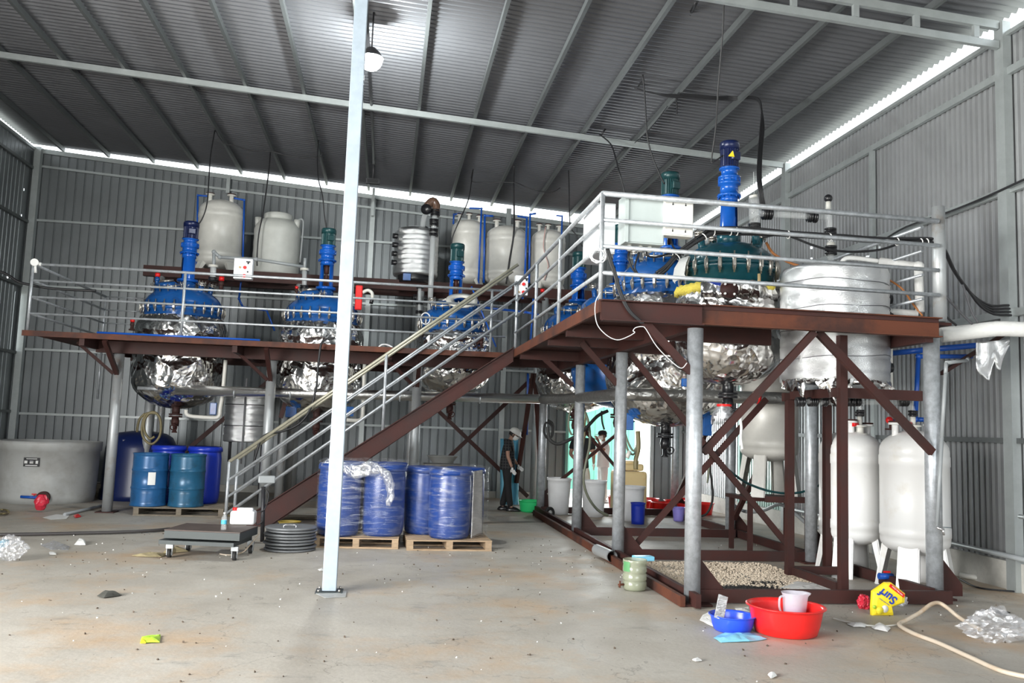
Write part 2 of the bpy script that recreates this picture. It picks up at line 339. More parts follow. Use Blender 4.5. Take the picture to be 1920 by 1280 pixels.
    def build(s, name, mt, parent=None, smooth_angle=None, bevel=0.0, loc=None):
        bmesh.ops.recalc_face_normals(s.bm, faces=s.bm.faces)
        me = bpy.data.meshes.new(name); s.bm.to_mesh(me); s.bm.free()
        me.materials.append(M[mt] if isinstance(mt, str) else mt)
        o = bpy.data.objects.new(name, me); COL.objects.link(o)
        o.location = loc if loc is not None else s.o
        if parent is not None:
            o.parent = parent
            o.location = V(o.location) - V(wloc(parent))
        if bevel:
            b = o.modifiers.new('bevel', 'BEVEL'); b.width = bevel; b.segments = 2; b.limit_method = 'ANGLE'
        return o
def wloc(o):
    p = V(o.location)
    while o.parent is not None: o = o.parent; p = p + V(o.location)
    return p
def tag(o, label=None, cat=None, group=None, kind=None):
    if label: o['label'] = label
    if cat: o['category'] = cat
    if group: o['group'] = group
    if kind: o['kind'] = kind
    return o
def thing(name, loc, label, cat, group=None, rz=0.0):
    o = bpy.data.objects.new(name, None); o.empty_display_size = 0.1; COL.objects.link(o); o.location = loc; o.rotation_euler.z = rz
    return tag(o, label, cat, group)
_tn = [0]
def trim(mb, mt):
    _tn[0] += 1; return tag(mb.build('trim_%d' % _tn[0], mt), kind='structure')
def copy_tree(o, parent=None):
    c = o.copy(); COL.objects.link(c); c.parent = parent
    for ch in list(o.children): copy_tree(ch, c)
    return c
# ---------------- the hall ----------------
XL, XR, YB = -8.25, 7.25, 20.5
def zroof(X): return 7.19-0.0565*X      # underside of the purlins
# floor
g = MB(); g.box(((XL+XR)/2, (FRONT_Y+YB)/2, -0.1), (XR-XL+0.6, YB-FRONT_Y+0.6, 0.2)); tag(g.build('floor', 'concrete'), kind='structure')
g = MB(); g.box((3, 27, -0.13), (40, 12.4, 0.2)); tag(g.build('trim_yard', 'concrete_out'), kind='structure')
# corrugated sheets: profile along t, extruded
def rib_profile(L, pitch=0.14, d=0.022, fl=0.52):
    pts = []; t = 0
    while t < L:
        pts += [(t, 0), (t+pitch*fl, 0), (t+pitch*(fl+(0.07 if fl > 0.5 else 0.2)), d), (t+pitch*0.93, d)]; t += pitch
    pts.append((min(t, L), 0)); return [(min(a, L), b) for a, b in pts]
def wall_sheet(name, p0, p1, z0, z1, out, holes=(), mt='steel_sheet', pitch=0.19, fl=0.78):
    """vertical ribbed sheet from p0 to p1; z1 may be a function of the running length; holes=(t0,t1,za,zb)"""
    p0, p1 = V((*p0, 0)), V((*p1, 0)); d = (p1-p0); L = d.length; d.normalize(); out = V(out)
    mb = MB(); bm = mb.bm; prof = rib_profile(L, pitch, 0.034 if fl < 0.5 else 0.022, fl)
    zf = z1 if callable(z1) else (lambda t: z1)
    ts = prof
    extra = []
    for h in holes: extra += [h[0], h[1]]
    # insert hole edges
    allp = []
    for i, (t, o_) in enumerate(ts):
        allp.append((t, o_))
        if i+1 < len(ts):
            for e in extra:
                if t < e < ts[i+1][0]: allp.append((e, o_))
    allp.sort(key=lambda q: q[0])
    for (t, a), (u, b) in zip(allp, allp[1:]):
        if u-t < 1e-6: continue
        mid = (t+u)/2; segs = [(z0, None)]
        cuts = sorted([(h[2], h[3]) for h in holes if h[0] <= mid <= h[1]])
        zz = z0; spans = []
        for ca, cb in cuts:
            if ca > zz: spans.append((zz, zz, ca, ca))
            zz = cb
        spans.append((zz, zz, zf(t), zf(u)))
        for (b0, b1, t0, t1) in spans:
            P = p0+d*t+out*a; Q = p0+d*u+out*b
            vs = [bm.verts.new((P.x, P.y, b0)), bm.verts.new((Q.x, Q.y, b1)), bm.verts.new((Q.x, Q.y, t1)), bm.verts.new((P.x, P.y, t0))]
            f = bm.faces.new(vs)
    bmesh.ops.remove_doubles(bm, verts=bm.verts, dist=1e-4)
    o = tag(mb.build(name, mt), kind='structure')
    return o
# back wall with the loading door opening (X 4.38 .. 6.35, up to z 2.45)
DX0, DX1, DZ = 4.38, 6.42, 2.55
wb = wall_sheet('wall_back', (XL, YB), (XR, YB), 0, lambda t: zroof(XL+t)-0.03-0.012*t, (0, 1, 0), holes=[(DX0-XL, DX1-XL, -0.1, DZ)], mt='steel_sheet_shaded')
wall_sheet('wall_left', (XL, FRONT_Y), (XL, YB), 0, zroof(XL)-0.03, (-1, 0, 0), holes=[(3.8, 11.4, 0.0, 5.0), (26.12, 26.22, 3.0, 4.28), (25.2, 26.1, 2.96, 2.99), (26.07, 26.115, 5.95, 6.01), (26.07, 26.115, 6.55, 6.60), (25.66, 25.72, 4.50, 4.54)], mt='steel_sheet_shaded')
wall_sheet('wall_right', (XR, FRONT_Y), (XR, YB), 0.28, zroof(XR)-0.14, (1, 0, 0), holes=[(14.95+6, 16.85+6, 0.0, 2.75), (19.93, 19.97, 4.98, 5.02), (19.93, 19.96, 4.79, 4.82), (17.79, 17.83, 4.55, 4.59), (18.05, 18.25, 4.49, 4.505)], pitch=0.105, fl=0.45)
wall_sheet('door_2', (XR+0.02, 14.95), (XR+0.02, 16.85), 0.05, 2.75, (1, 0, 0), mt='pale_green_sheet', pitch=0.10, fl=0.45)
g = MB(); g.box((XR+0.02, (FRONT_Y+YB)/2, 0.11), (0.14, YB-FRONT_Y, 0.42)); tag(g.build('baseboard_right', 'concrete_out'), kind='structure')
g = MB(); g.box(((XL+DX0)/2, YB+0.02, 0.07), (DX0-XL, 0.14, 0.16)); tag(g.build('baseboard_back', 'concrete_out'), kind='structure')
# front wall behind the camera with its wide open gate
wf = wall_sheet('wall_front', (XL, FRONT_Y), (XR, FRONT_Y), 0, lambda t: zroof(XL+t)-0.03, (0, -1, 0), holes=[(9.6, 15.2, -0.1, 4.9)])
trim(MB().box((XL-0.045, 20.37, 3.8), (0.02, 0.28, 7.6)), 'steel_sheet_shaded')  # unseen strip added outside the left back corner to block a light leak
# roof sheet: waves run down the slope (along X), repeat along Y
mb = MB(); bm = mb.bm; pitch = 0.125; y = FRONT_Y-0.3; prev = None; k = 0
XA, XB = XL-0.12, XR+0.10
while y < YB+0.12:
    z = 0.14+0.030*math.cos(2*PI*(k % 6)/6)
    cur = (bm.verts.new((XA, y, zroof(XA)+z)), bm.verts.new((XB, y, zroof(XB)+z)))
    if prev: f = bm.faces.new((prev[0], prev[1], cur[1], cur[0])); f.smooth = True
    prev = cur; k += 1; y += pitch/6
tag(mb.build('ceiling', 'roof_sheet'), kind='structure')
# purlins run along Y
def xbar(a, b, w, h, mt): return trim(MB().bar(a, b, w, h), mt)
PX = [-7.64+0.993*i for i in range(15)]
for X in PX:
    xbar((X, FRONT_Y, zroof(X)+0.045), (X, YB-0.01, zroof(X)+0.045), 0.05, 0.095, 'purlin')
# eave members
xbar((XL+0.05, YB-0.05, zroof(XL)-0.06), (XR-0.05, YB-0.05, zroof(XR)-0.25), 0.06, 0.10, 'galv_flat')
xbar((XR-0.05, FRONT_Y, zroof(XR)-0.18), (XR-0.05, YB-0.1, zroof(XR)-0.18), 0.05, 0.05, 'galv_flat')
xbar((XL+0.05, FRONT_Y, zroof(XL)-0.07), (XL+0.05, YB-0.1, zroof(XL)-0.07), 0.05, 0.06, 'galv_flat')
# girts
for z in (1.61, 3.04, 4.48, 5.98):
    if z < DZ: xbar((XL+0.1, YB-0.045, z), (DX0-0.05, YB-0.045, z), 0.05, 0.05, 'galv_flat')
    else: xbar((XL+0.1, YB-0.045, z), (XR-0.1, YB-0.045, z), 0.05, 0.05, 'galv_flat')
xbar((XL+0.1, YB-0.045, zroof(XL)-0.42), (XR-0.1, YB-0.045, zroof(XR)-0.42), 0.05, 0.05, 'galv_flat')
for z in (1.71, 3.2, 4.68, 6.13):
    if z < 2.7:
        xbar((XR-0.045, FRONT_Y, z), (XR-0.045, 14.68, z), 0.05, 0.06, 'purlin'); xbar((XR-0.045, 16.95, z), (XR-0.045, YB-0.15, z), 0.05, 0.06, 'purlin')
    else: xbar((XR-0.045, FRONT_Y, z), (XR-0.045, YB-0.15, z), 0.06, 0.09, 'galv_flat')
xbar((XR-0.03, 14.95, 1.66), (XR-0.03, 16.8, 1.66), 0.03, 0.04, 'teal_frame')
xbar((XR-0.03, 14.92, 0.05), (XR-0.03, 14.92, 2.75), 0.05, 0.08, 'teal_frame')
xbar((XR-0.03, 16.88, 0.05), (XR-0.03, 16.88, 2.75), 0.05, 0.08, 'teal_frame')
for z in (1.65, 2.95, 4.45, 5.9, 7.15):
    xbar((XL+0.045, FRONT_Y, z), (XL+0.045, YB-0.15, z), 0.05, 0.06, 'purlin')
# wall columns (boxes of folded steel)
def col(X, Y, z1, w=0.15, d=0.15, mt='galv_flat', z0=0.0): return trim(MB().box((X, Y, (z0+z1)/2), (w, d, z1-z0)), mt)
for Y in (9.05-5.73, 9.05, 14.77): col(XR-0.065, Y, zroof(XR)-0.02, 0.11, 0.15)
col(XR-0.12, YB-0.12, zroof(XR)-0.02)
col(XR-0.06, 11.9, 6.08, 0.06, 0.08)
col(XL+0.12, YB-0.12, zroof(XL)-0.01, 0.14, 0.14)
for Y in (14.77, 9.05): col(XL+0.12, Y, zroof(XL)-0.02)
col(-0.56, YB-0.1, 7.1, 0.11, 0.10); col(-3.93, YB-0.1, zroof(-3.9)-0.12, 0.08, 0.10, z0=6.9)
col(-0.56+0.0, YB-0.3, 7.22, 0.06, 0.06, z0=6.55)
col(DX0-0.04, YB-0.05, 2.6, 0.07, 0.08, 'teal_frame'); col(DX1+0.04, YB-0.05, 2.6, 0.09, 0.10)
col(2.72, YB-0.1, 7.0, 0.12, 0.12); 
xbar((DX0, YB-0.05, DZ+0.03), (DX1, YB-0.05, DZ+0.03), 0.06, 0.08, 'galv_flat')
# low brick kerb outside and the teal fence beyond the door
wall_sheet('trim_fence', (3.3, 24.2), (7.15, 24.2), 0.0, 3.2, (0, -1, 0), mt='teal_sheet', pitch=0.25, fl=0.6)
# door leaf of pale sheet folded open
# trusses
def truss(Y, label, drop):
    t = thing('roof_truss', (XL+0.2, Y, zroof(XL)), label, 'roof truss')
    MB().bar((XL+0.15, Y, zroof(XL)-0.055), (XR-0.13, Y, zroof(XR)-0.055), 0.06, 0.10).build('top_chord', 'galv_flat', t)
    if drop:
        MB().bar((XL+0.15, Y, zroof(XL)-0.055-drop), (XR-0.13, Y, zroof(XR)-0.055-drop), 0.06, 0.09).build('bottom_chord', 'galv_flat', t)
        X = XR-0.42
        while X > XL+0.3:
            MB().bar((X, Y, zroof(X)-0.105), (X, Y, zroof(X)-drop-0.01), 0.05, 0.07, up=(1, 0, 0)).build('strut', 'galv_flat', t); X -= 0.78
    return t
truss(14.77, 'long grey steel roof beam crossing under all the purlins in mid hall', 0)
truss(9.05, 'grey twin-chord roof truss with short struts at the top right near the camera', 0.25)
truss(3.3, 'grey twin-chord roof truss above the near end of the hall', 0.25)
# the white column
t = thing('steel_column', (-0.47, 8.74, 0), 'pale blue painted box-section steel post standing alone in the foreground', 'post')
MB((-0.47, 8.74, 0)).box((-0.47, 8.74, 3.58), (0.135, 0.135, 7.12)).build('shaft', 'column_paint', t, bevel=0.006)
g = MB((-0.47, 8.74, 0)); g.box((-0.47, 8.74, 0.008), (0.26, 0.22, 0.014))
g.build('base_plate', 'cart_grey', t)
for sx in (-1, 1):
    for sy in (-1, 1): MB().cyl((-0.47+sx*0.1, 8.74+sy*0.085, 0.012), (-0.47+sx*0.1, 8.74+sy*0.085, 0.04), 0.012, n=6).build('anchor_bolt', 'stainless', t)
# floodlights on the purlin
p = aY(696, 112, 11.6); 
t = thing('floodlight', (p.x, p.y, p.z), 'glaring lit floodlight hanging under the roof beside the white post', 'floodlight')
MB(p).lathe([(0, 0.17), (0.06, 0.165), (0.12, 0.10), (0.17, 0.02)], p, 20).build('housing', 'dark_steel', t)
MB(p).sphere(p, 0.155, 20).build('bulb', 'lamp_on', t)
MB(p).cyl(p+V((0, 0, 0.15)), (p.x, p.y, zroof(p.x)+0.13), 0.012, n=8).build('bracket', 'dark_steel', t)
l = bpy.data.lights.new('floodlight_beam', 'POINT'); l.energy = 380; l.shadow_soft_size = 0.1; l.color = (0.95, 1, 0.98)
lo = bpy.data.objects.new('floodlight_beam', l); COL.objects.link(lo); lo.location = p+V((0, 0, -0.3))
p = aY(699, 340, 18.2)
t = thing('floodlight', (p.x, p.y, p.z), 'small dark unlit floodlight hanging by the back wall eave', 'floodlight')
MB(p).box(p, (0.30, 0.10, 0.11)).build('housing', 'dark_steel', t, bevel=0.01)
MB(p).box(p+V((0, -0.055, -0.005)), (0.24, 0.012, 0.075)).build('lens', 'black_plastic', t)
MB(p).cyl(p+V((0, 0, 0.05)), (p.x, p.y, zroof(p.x)+0.13), 0.018, n=8).build('bracket', 'dark_steel', t)
# conduit beside purlin carrying lamp cable
p0 = aZ(693, 5, 7.12); 
tag(MB().tube([(p.x, 18.2, 7.2), (p.x+0.01, 15, 7.2), (p.x, 11.6, 7.2), (p.x, 8, 7.2)], 0.025, 8, 1).build('cable_conduit', 'dark_steel'), 'dark lighting conduit running along the roof behind the white post', 'conduit')
# ---------------- platforms ----------------
ZD = 2.95
RAILS = (4.04, 3.77, 3.50, 3.23)
def pipe(a, b, r=0.022, n=10): return MB().cyl(a, b, r, n=n)
# left walkway
W0, W1, WY = -5.84, 2.02, 14.66
t = thing('walkway_platform', (-4.6, 15.6, 0), 'long rust-brown raised walkway on galvanised posts along the left reactors', 'platform')
holes = [(-4.68, -2.96), (-2.14, -0.44), (0.43, 1.96)]
MB().box(((W0+W1)/2, WY+0.48, ZD-0.02), (W1-W0, 0.96, 0.04)).build('deck_plate', 'rust_orange', t)
xs = [W0]+[v for h in holes for v in h]+[W1]
for a, b in zip(xs[::2], xs[1::2]):
    if b-a > 0.1: MB().box(((a+b)/2, 16.5, ZD-0.02), (b-a-0.02, 1.74, 0.04)).build('deck_plate', 'rust_paint', t)
MB().box(((W0+W1)/2, WY-0.02, ZD-0.045), (W1-W0, 0.03, 0.09)).build('edge_angle', 'rust_orange', t)
MB().box((-4.9+3.45, 15.45, ZD-0.15), (7.0, 0.10, 0.20)).build('beam', 'rust_paint', t)
MB().box((-1.45, 17.45, ZD-0.15), (7.0, 0.10, 0.20)).build('beam', 'rust_paint', t)
for X in (-4.95, -2.55, 0.0, 1.9):
    MB().box((X, 16.0, ZD-0.12), (0.08, 2.6, 0.16)).build('joist', 'rust_paint', t)
POSTS = [aZ(203, 960).x, 0, 0]
for X, Y in ((-4.62, 15.6), (-2.05, 15.6), (0.52, 15.6)):
    MB().cyl((X, Y, 0.01), (X, Y, ZD-0.25), 0.085, n=20).build('post', 'galv_dirty', t)
    MB().box((X, Y, 0.01), (0.3, 0.3, 0.015)).build('foot_plate', 'rust_paint', t)
    MB().bar((X, Y-0.05, 2.35), (X, WY+0.1, ZD-0.1), 0.07, 0.07).build('bracket', 'rust_paint', t)
    MB().bar((X-0.06, Y-0.05, 2.35), (X-0.62, Y-0.25, ZD-0.1), 0.07, 0.05).build('bracket', 'rust_paint', t)
for X in (-4.62, -2.05, 0.52):
    MB().cyl((X, 17.75, 0.01), (X, 17.75, ZD-0.25), 0.085, n=16).build('post', 'galv_dirty', t)
for a, b in (((0.62, 17.9, 2.35), (3.0, 17.9, 0.25)), ((0.62, 17.96, 0.3), (3.0, 17.96, 2.7)), ((-4.6, 17.75, 0.3), (-2.2, 17.75, 2.6)), ((-2.0, 16.9, 1.7), (-1.75, 16.9, 2.7))):
    MB().bar(a, b, 0.06, 0.08).build('brace', 'rust_paint', t)
# railings
def railing(par, pts, posts, mt='galv', zs=RAILS, r=0.019):
    for z in zs:
        for a, b in zip(pts, pts[1:]):
            pipe((a[0], a[1], z), (b[0], b[1], z), r if z != zs[0] else r*1.25).build('rail', mt, par)
    for (X, Y) in posts: pipe((X, Y, ZD), (X, Y, zs[0]), 0.024).build('baluster', mt, par)
railing(t, [(-5.79, 14.70), (1.98, 14.70)], [(-5.79, 14.70), (-3.42, 14.70), (-0.68, 14.70), (1.72, 14.70)])
railing(t, [(-5.79, 14.70), (-5.79, 18.35)], [(-5.79, 18.35)])
pipe((-5.79, 18.35, ZD-1), (-5.79, 18.35, 3.0)).build('baluster', 'galv', t)
for z in RAILS: pipe((-5.79, 18.35, z), (-4.8, 18.35, z), 0.012).build('rail', 'galv', t)
# blue pipe lying along walkway edge
tag(MB().cyl((-4.72, WY+0.02, ZD+0.02), (-2.15, WY+0.02, ZD+0.02), 0.018).build('water_pipe', 'blue_pipe'), 'blue plastic pipe lying along the walkway edge in front of the leftmost reactor', 'pipe')

# right platform
t = thing('corner_platform', (3.05, 8.26, 0), 'rust-brown steel mezzanine on galvanised posts at the right carrying two big reactors', 'platform')
CX0, CX1, CY = 2.05, 5.70, 8.20
MB().box((2.55, 11.95, ZD-0.02), (1.0, 7.5, 0.04)).build('deck_plate', 'rust_paint', t)
MB().box(((3.05+CX1)/2, 8.44, ZD-0.02), (CX1-3.05, 0.46, 0.04)).build('deck_plate', 'rust_paint', t)
MB().box((3.75, 9.10, ZD-0.02), (1.38, 0.84, 0.04)).build('deck_plate', 'rust_paint', t)
MB().box((2.55, 16.7, ZD-0.02), (0.5, 2.0, 0.04)).build('deck_plate', 'rust_paint', t)
# edge along the stairs side
MB().box((CX0-0.005, 11.35, ZD-0.06), (0.03, 6.3, 0.13)).build('edge_angle', 'rust_orange', t)
MB().box((2.57, CY+0.01, ZD-0.105), (1.04, 0.05, 0.21)).build('front_channel', 'rust_paint', t)
MB().box((2.57, CY-0.03, ZD-0.01), (1.06, 0.12, 0.012)).build('channel_flange', 'rust_paint', t)
MB().box((2.57, CY-0.03, ZD-0.205), (1.04, 0.12, 0.012)).build('channel_flange', 'rust_paint', t)
MB().box((4.4, CY+0.05, ZD-0.09), (2.62, 0.05, 0.20)).build('front_channel', 'rust_orange', t)
MB().box((4.4, CY+0.01, ZD+0.005), (2.62, 0.10, 0.012)).build('channel_flange', 'rust_orange', t)
MB().box((4.4, CY+0.01, ZD-0.19), (2.62, 0.10, 0.012)).build('channel_flange', 'rust_orange', t)
for X in (3.05, 5.65):
    MB().box((X, 12.6, ZD-0.14), (0.09, 8.6, 0.20)).build('beam', 'rust_paint', t)
MB().box((3.75, 9.45, ZD-0.14), (1.3, 0.08, 0.18)).build('joist', 'rust_paint', t)
for Y in (11.2, 13.33, 15.3):
    MB().box((4.35, Y, ZD-0.14), (2.5, 0.08, 0.18)).build('joist', 'rust_paint', t)
for Y in (9.9, 11.05, 13.45, 15.2):
    MB().box((2.55, Y, ZD-0.12), (0.98, 0.08, 0.15)).build('joist', 'rust_paint', t)
PL = [(3.05, 8.26, 0.080, 2.72), (3.05, 11.0, 0.078, 2.70), (3.05, 13.45, 0.078, 2.70), (3.10, 16.95, 0.078, 2.9)]
PR = [(5.89, 8.62, 0.085, 2.80), (5.72, 11.0, 0.08, 2.7), (5.72, 13.75, 0.08, 2.7), (5.95, 17.2, 0.08, 2.8)]
for X, Y, r, z in PL+PR:
    MB().cyl((X, Y, 0.01), (X, Y, z), r, n=24).build('post', 'galv', t)
    MB().box((X, Y, 0.012), (0.32, 0.28, 0.02)).build('foot_plate', 'rust_paint', t)
    # gussets
    for dx, dy in ((0.16, 0), (0, -0.0)):
        if dx: MB().poly([(X+r*0.9, Y+0.03, 0.02), (X+r+0.26, Y+0.03, 0.02), (X+r+0.26, Y+0.03, 0.14), (X+r*0.9, Y+0.03, 0.46)], (0, 0.012, 0)).build('gusset', 'rust_paint', t)
MB().cyl((5.86, 8.42, ZD-0.0), (5.86, 8.42, 4.22), 0.068, n=24).build('tall_post', 'galv_dirty', t)
MB().box((5.78, 8.45, ZD-0.03), (0.3, 0.25, 0.03)).build('bracket_plate', 'rust_paint', t)
# ground channels
MB().box((3.02, 12.5, 0.075), (0.05, 9.0, 0.13)).build('ground_channel', 'rust_paint', t)
MB().box((2.90, 12.3, 0.055), (0.05, 8.4, 0.10)).build('ground_channel', 'rust_orange', t)
for Y, x1 in ((8.30, 5.85), (11.05, 5.7), (13.5, 5.7), (16.9, 5.9)):
    MB().box(((3.1+x1)/2, Y, 0.075), (x1-3.1, 0.06, 0.13)).build('ground_channel', 'rust_paint', t)
MB().box((5.78, 12.8, 0.07), (0.06, 8.6, 0.12)).build('ground_channel', 'rust_paint', t)
# braces: front brackets
def br(par, a, b, w=0.075, h=0.06, mt='rust_paint'): MB().bar(a, b, w, h).build('brace', mt, par)
br(t, aY(1205, 600, 8.24), aY(1296, 698, 8.24), 0.05, 0.075)
br(t, aY(1527, 622, 8.3), aY(1318, 848, 8.3), 0.05, 0.075)
br(t, aY(1533, 622, 8.36), aY(1748, 848, 8.5), 0.05, 0.085)
br(t, aY(1180, 662, 11.05), aY(1500, 1050, 11.05), 0.05, 0.075)
br(t, aY(1437, 748, 11.12), aY(1170, 1045, 11.12), 0.05, 0.075)
br(t, aY(1090, 642, 11.0), aY(1157, 720, 11.0), 0.05, 0.075)
br(t, aY(1020, 672, 13.45), aY(1073, 722, 13.45), 0.05, 0.075)
for a, b in (((5.72, 11.1, 2.6), (5.72, 13.6, 0.3)), ((5.72, 13.8, 2.6), (5.85, 16.9, 0.3))): br(t, a, b)
br(t, (3.08, 17.0, 0.3), (5.85, 17.1, 2.6), 0.05, 0.06); br(t, (3.12, 17.06, 2.6), (4.7, 17.1, 0.9), 0.05, 0.06)
# inverted V frame by the back left corner post
br(t, aY(1000, 700, 17.3), aY(968, 905, 17.6)); br(t, aY(1003, 700, 17.3), aY(1015, 900, 17.0))
# railings of the corner platform
railing(t, [(2.05, 8.24), (5.80, 8.34)], [(2.05, 8.24)], r=0.022)
railing(t, [(2.05, 8.24), (2.05, 14.05)], [(2.05, 10.35), (2.05, 12.05), (2.05, 13.95)], r=0.021)
railing(t, [(5.80, 8.62), (5.80, 13.6)], [(5.80, 13.6), (5.80, 11.2)], r=0.017)
# tank stand behind the reactors (brown beam on galvanised legs)
t = thing('tank_stand', (-2.2, 18.6, 0), 'brown steel beam stand on galvanised legs holding white tanks along the back wall', 'stand')
MB().box((-0.35, 18.2, 4.60), (9.4, 0.12, 0.22)).build('beam', 'rust_paint', t)
MB().box((-0.35, 19.0, 4.60), (9.4, 0.12, 0.22)).build('beam', 'rust_paint', t)
for X in (-3.6, -2.45, 1.4, 2.45, 3.4, 0.4): MB().box((X, 18.6, 4.66), (0.08, 0.9, 0.10)).build('cross_beam', 'rust_paint', t)
for X in (-4.7, -1.93, 0.6, 3.3):
    for Y in (18.2, 19.0): MB().cyl((X, Y, 0), (X, Y, 4.5), 0.075, n=16).build('leg', 'galv_dirty', t)

# ---------------- staircase ----------------
t = thing('staircase', (-1.95, 14.3, 0), 'straight steel stair with brown stringers rising to the platform, pipe handrails both sides', 'stairs')
YN, YF = 13.95, 14.60
a = aY(478, 973, YN); b = aY(962, 663, YN)
SX0, SZ0, SX1, SZ1 = a.x, max(a.z, 0.08), b.x, b.z
sl = (SZ1-SZ0)/(SX1-SX0)
def sz(X): return SZ0+(X-SX0)*sl
for Y in (YN, YF):
    mb = MB(); hh = 0.125
    mb.poly([(SX0-0.12, Y-0.03, 0.005), (SX0+0.25, Y-0.03, 0.005), (SX1, Y-0.03, SZ1-hh), (SX1, Y-0.03, SZ1+hh-0.02), (SX0-0.12, Y-0.03, sz(SX0-0.12)+hh)], (0, 0.02, 0)); mb.build('stringer', 'rust_paint', t)
    mb = MB(); mb.bar((SX0-0.12, Y-0.045, sz(SX0-0.12)+hh), (SX1, Y-0.045, SZ1+hh-0.02), 0.05, 0.012); mb.bar((SX0+0.2, Y-0.045, 0.01), (SX1, Y-0.045, SZ1-hh), 0.05, 0.012); mb.build('stringer_flange', 'rust_paint', t)
N = 12
for i in range(N):
    X = SX0+(SX1-SX0)*(i+0.5)/N; MB().box((X, (YN+YF)/2, sz(X)+0.02), (0.25, YF-YN-0.07, 0.03)).build('tread', 'plate_dark', t)
a = aY(430, 865, YN); b = aY(980, 490, YN)
def hz(X): return a.z+(X-a.x)*(b.z-a.z)/(b.x-a.x)
for Y in (YN, YF):
    for k, dz in enumerate((0, 0.29, 0.55, 0.80)):
        mt = 'brass_rail' if k == 0 else 'galv'
        X0 = a.x if Y == YN else a.x+0.02; X1 = 2.05
        MB().cyl((X0, Y-0.0, hz(X0)-dz), (X1, Y, hz(X1)-dz), 0.026 if k == 0 else 0.019, n=12).build('handrail' if k == 0 else 'rail', mt, t)
    for X in (X0, -0.05): 
        zb = 0.0 if X < SX0+0.3 else sz(X)
        MB().cyl((X, Y, zb), (X, Y, hz(X)), 0.026, n=12).build('baluster', 'galv', t)
# ---------------- reactors ----------------
_mesh_cache = {}
def clamp_mesh(h):
    if h in _mesh_cache: return _mesh_cache[h]
    mb = MB(); mb.lathe([(0, -h*0.55), (0.012, -h*0.55), (0.012, -h*0.42), (0.020, -h*0.40), (0.020, -h*0.30), (0.026, -h*0.28), (0.026, h*0.2), (0.016, h*0.3), (0.010, h*0.34), (0.009, h*0.6), (0, h*0.6)], n=10)
    mb.box((0.018, 0, 0.0), (0.03, 0.03, h*0.4))
    bmesh.ops.recalc_face_normals(mb.bm, faces=mb.bm.faces)
    me = bpy.data.meshes.new('flange_clamp'); mb.bm.to_mesh(me); mb.bm.free(); me.materials.append(M['stainless'])
    _mesh_cache[h] = me; return me
def place(me, name, par, world, rz=0.0, rot=None):
    o = bpy.data.objects.new(name, me); COL.objects.link(o); o.parent = par; o.location = V(world)-wloc(par)
    o.rotation_euler = rot if rot else (0, 0, rz); return o
def flange_ring(mb, c, r, h, ax=None, n=24): return mb.lathe([(r*0.55, -h/2), (r, -h/2), (r, h/2), (r*0.55, h/2), (r*0.55, -h/2)], c, n, ax)
def nozzle(par, c, ax, r, L, mt='blue_paint', top='stainless', name='nozzle'):
    c = V(c); ax = V(ax).normalized()
    o = MB(c).cyl(c-ax*0.12, c+ax*L, r*0.62, n=16).build(name, mt, par)
    mb = MB(c); mb.lathe([(0, L), (r, L), (r, L+0.025), (0, L+0.025)], c, 18, ax); mb.lathe([(0, L+0.035), (r, L+0.035), (r, L+0.06), (0, L+0.06)], c, 18, ax)
    for k in range(6):
        a = k*PI/3; x = ax.orthogonal().normalized(); y = ax.cross(x); q = c+(math.cos(a)*x+math.sin(a)*y)*r*0.85
        mb.cyl(q+ax*(L-0.03), q+ax*(L+0.09), 0.009, n=6)
    mb.build('nozzle_flange', top, o)
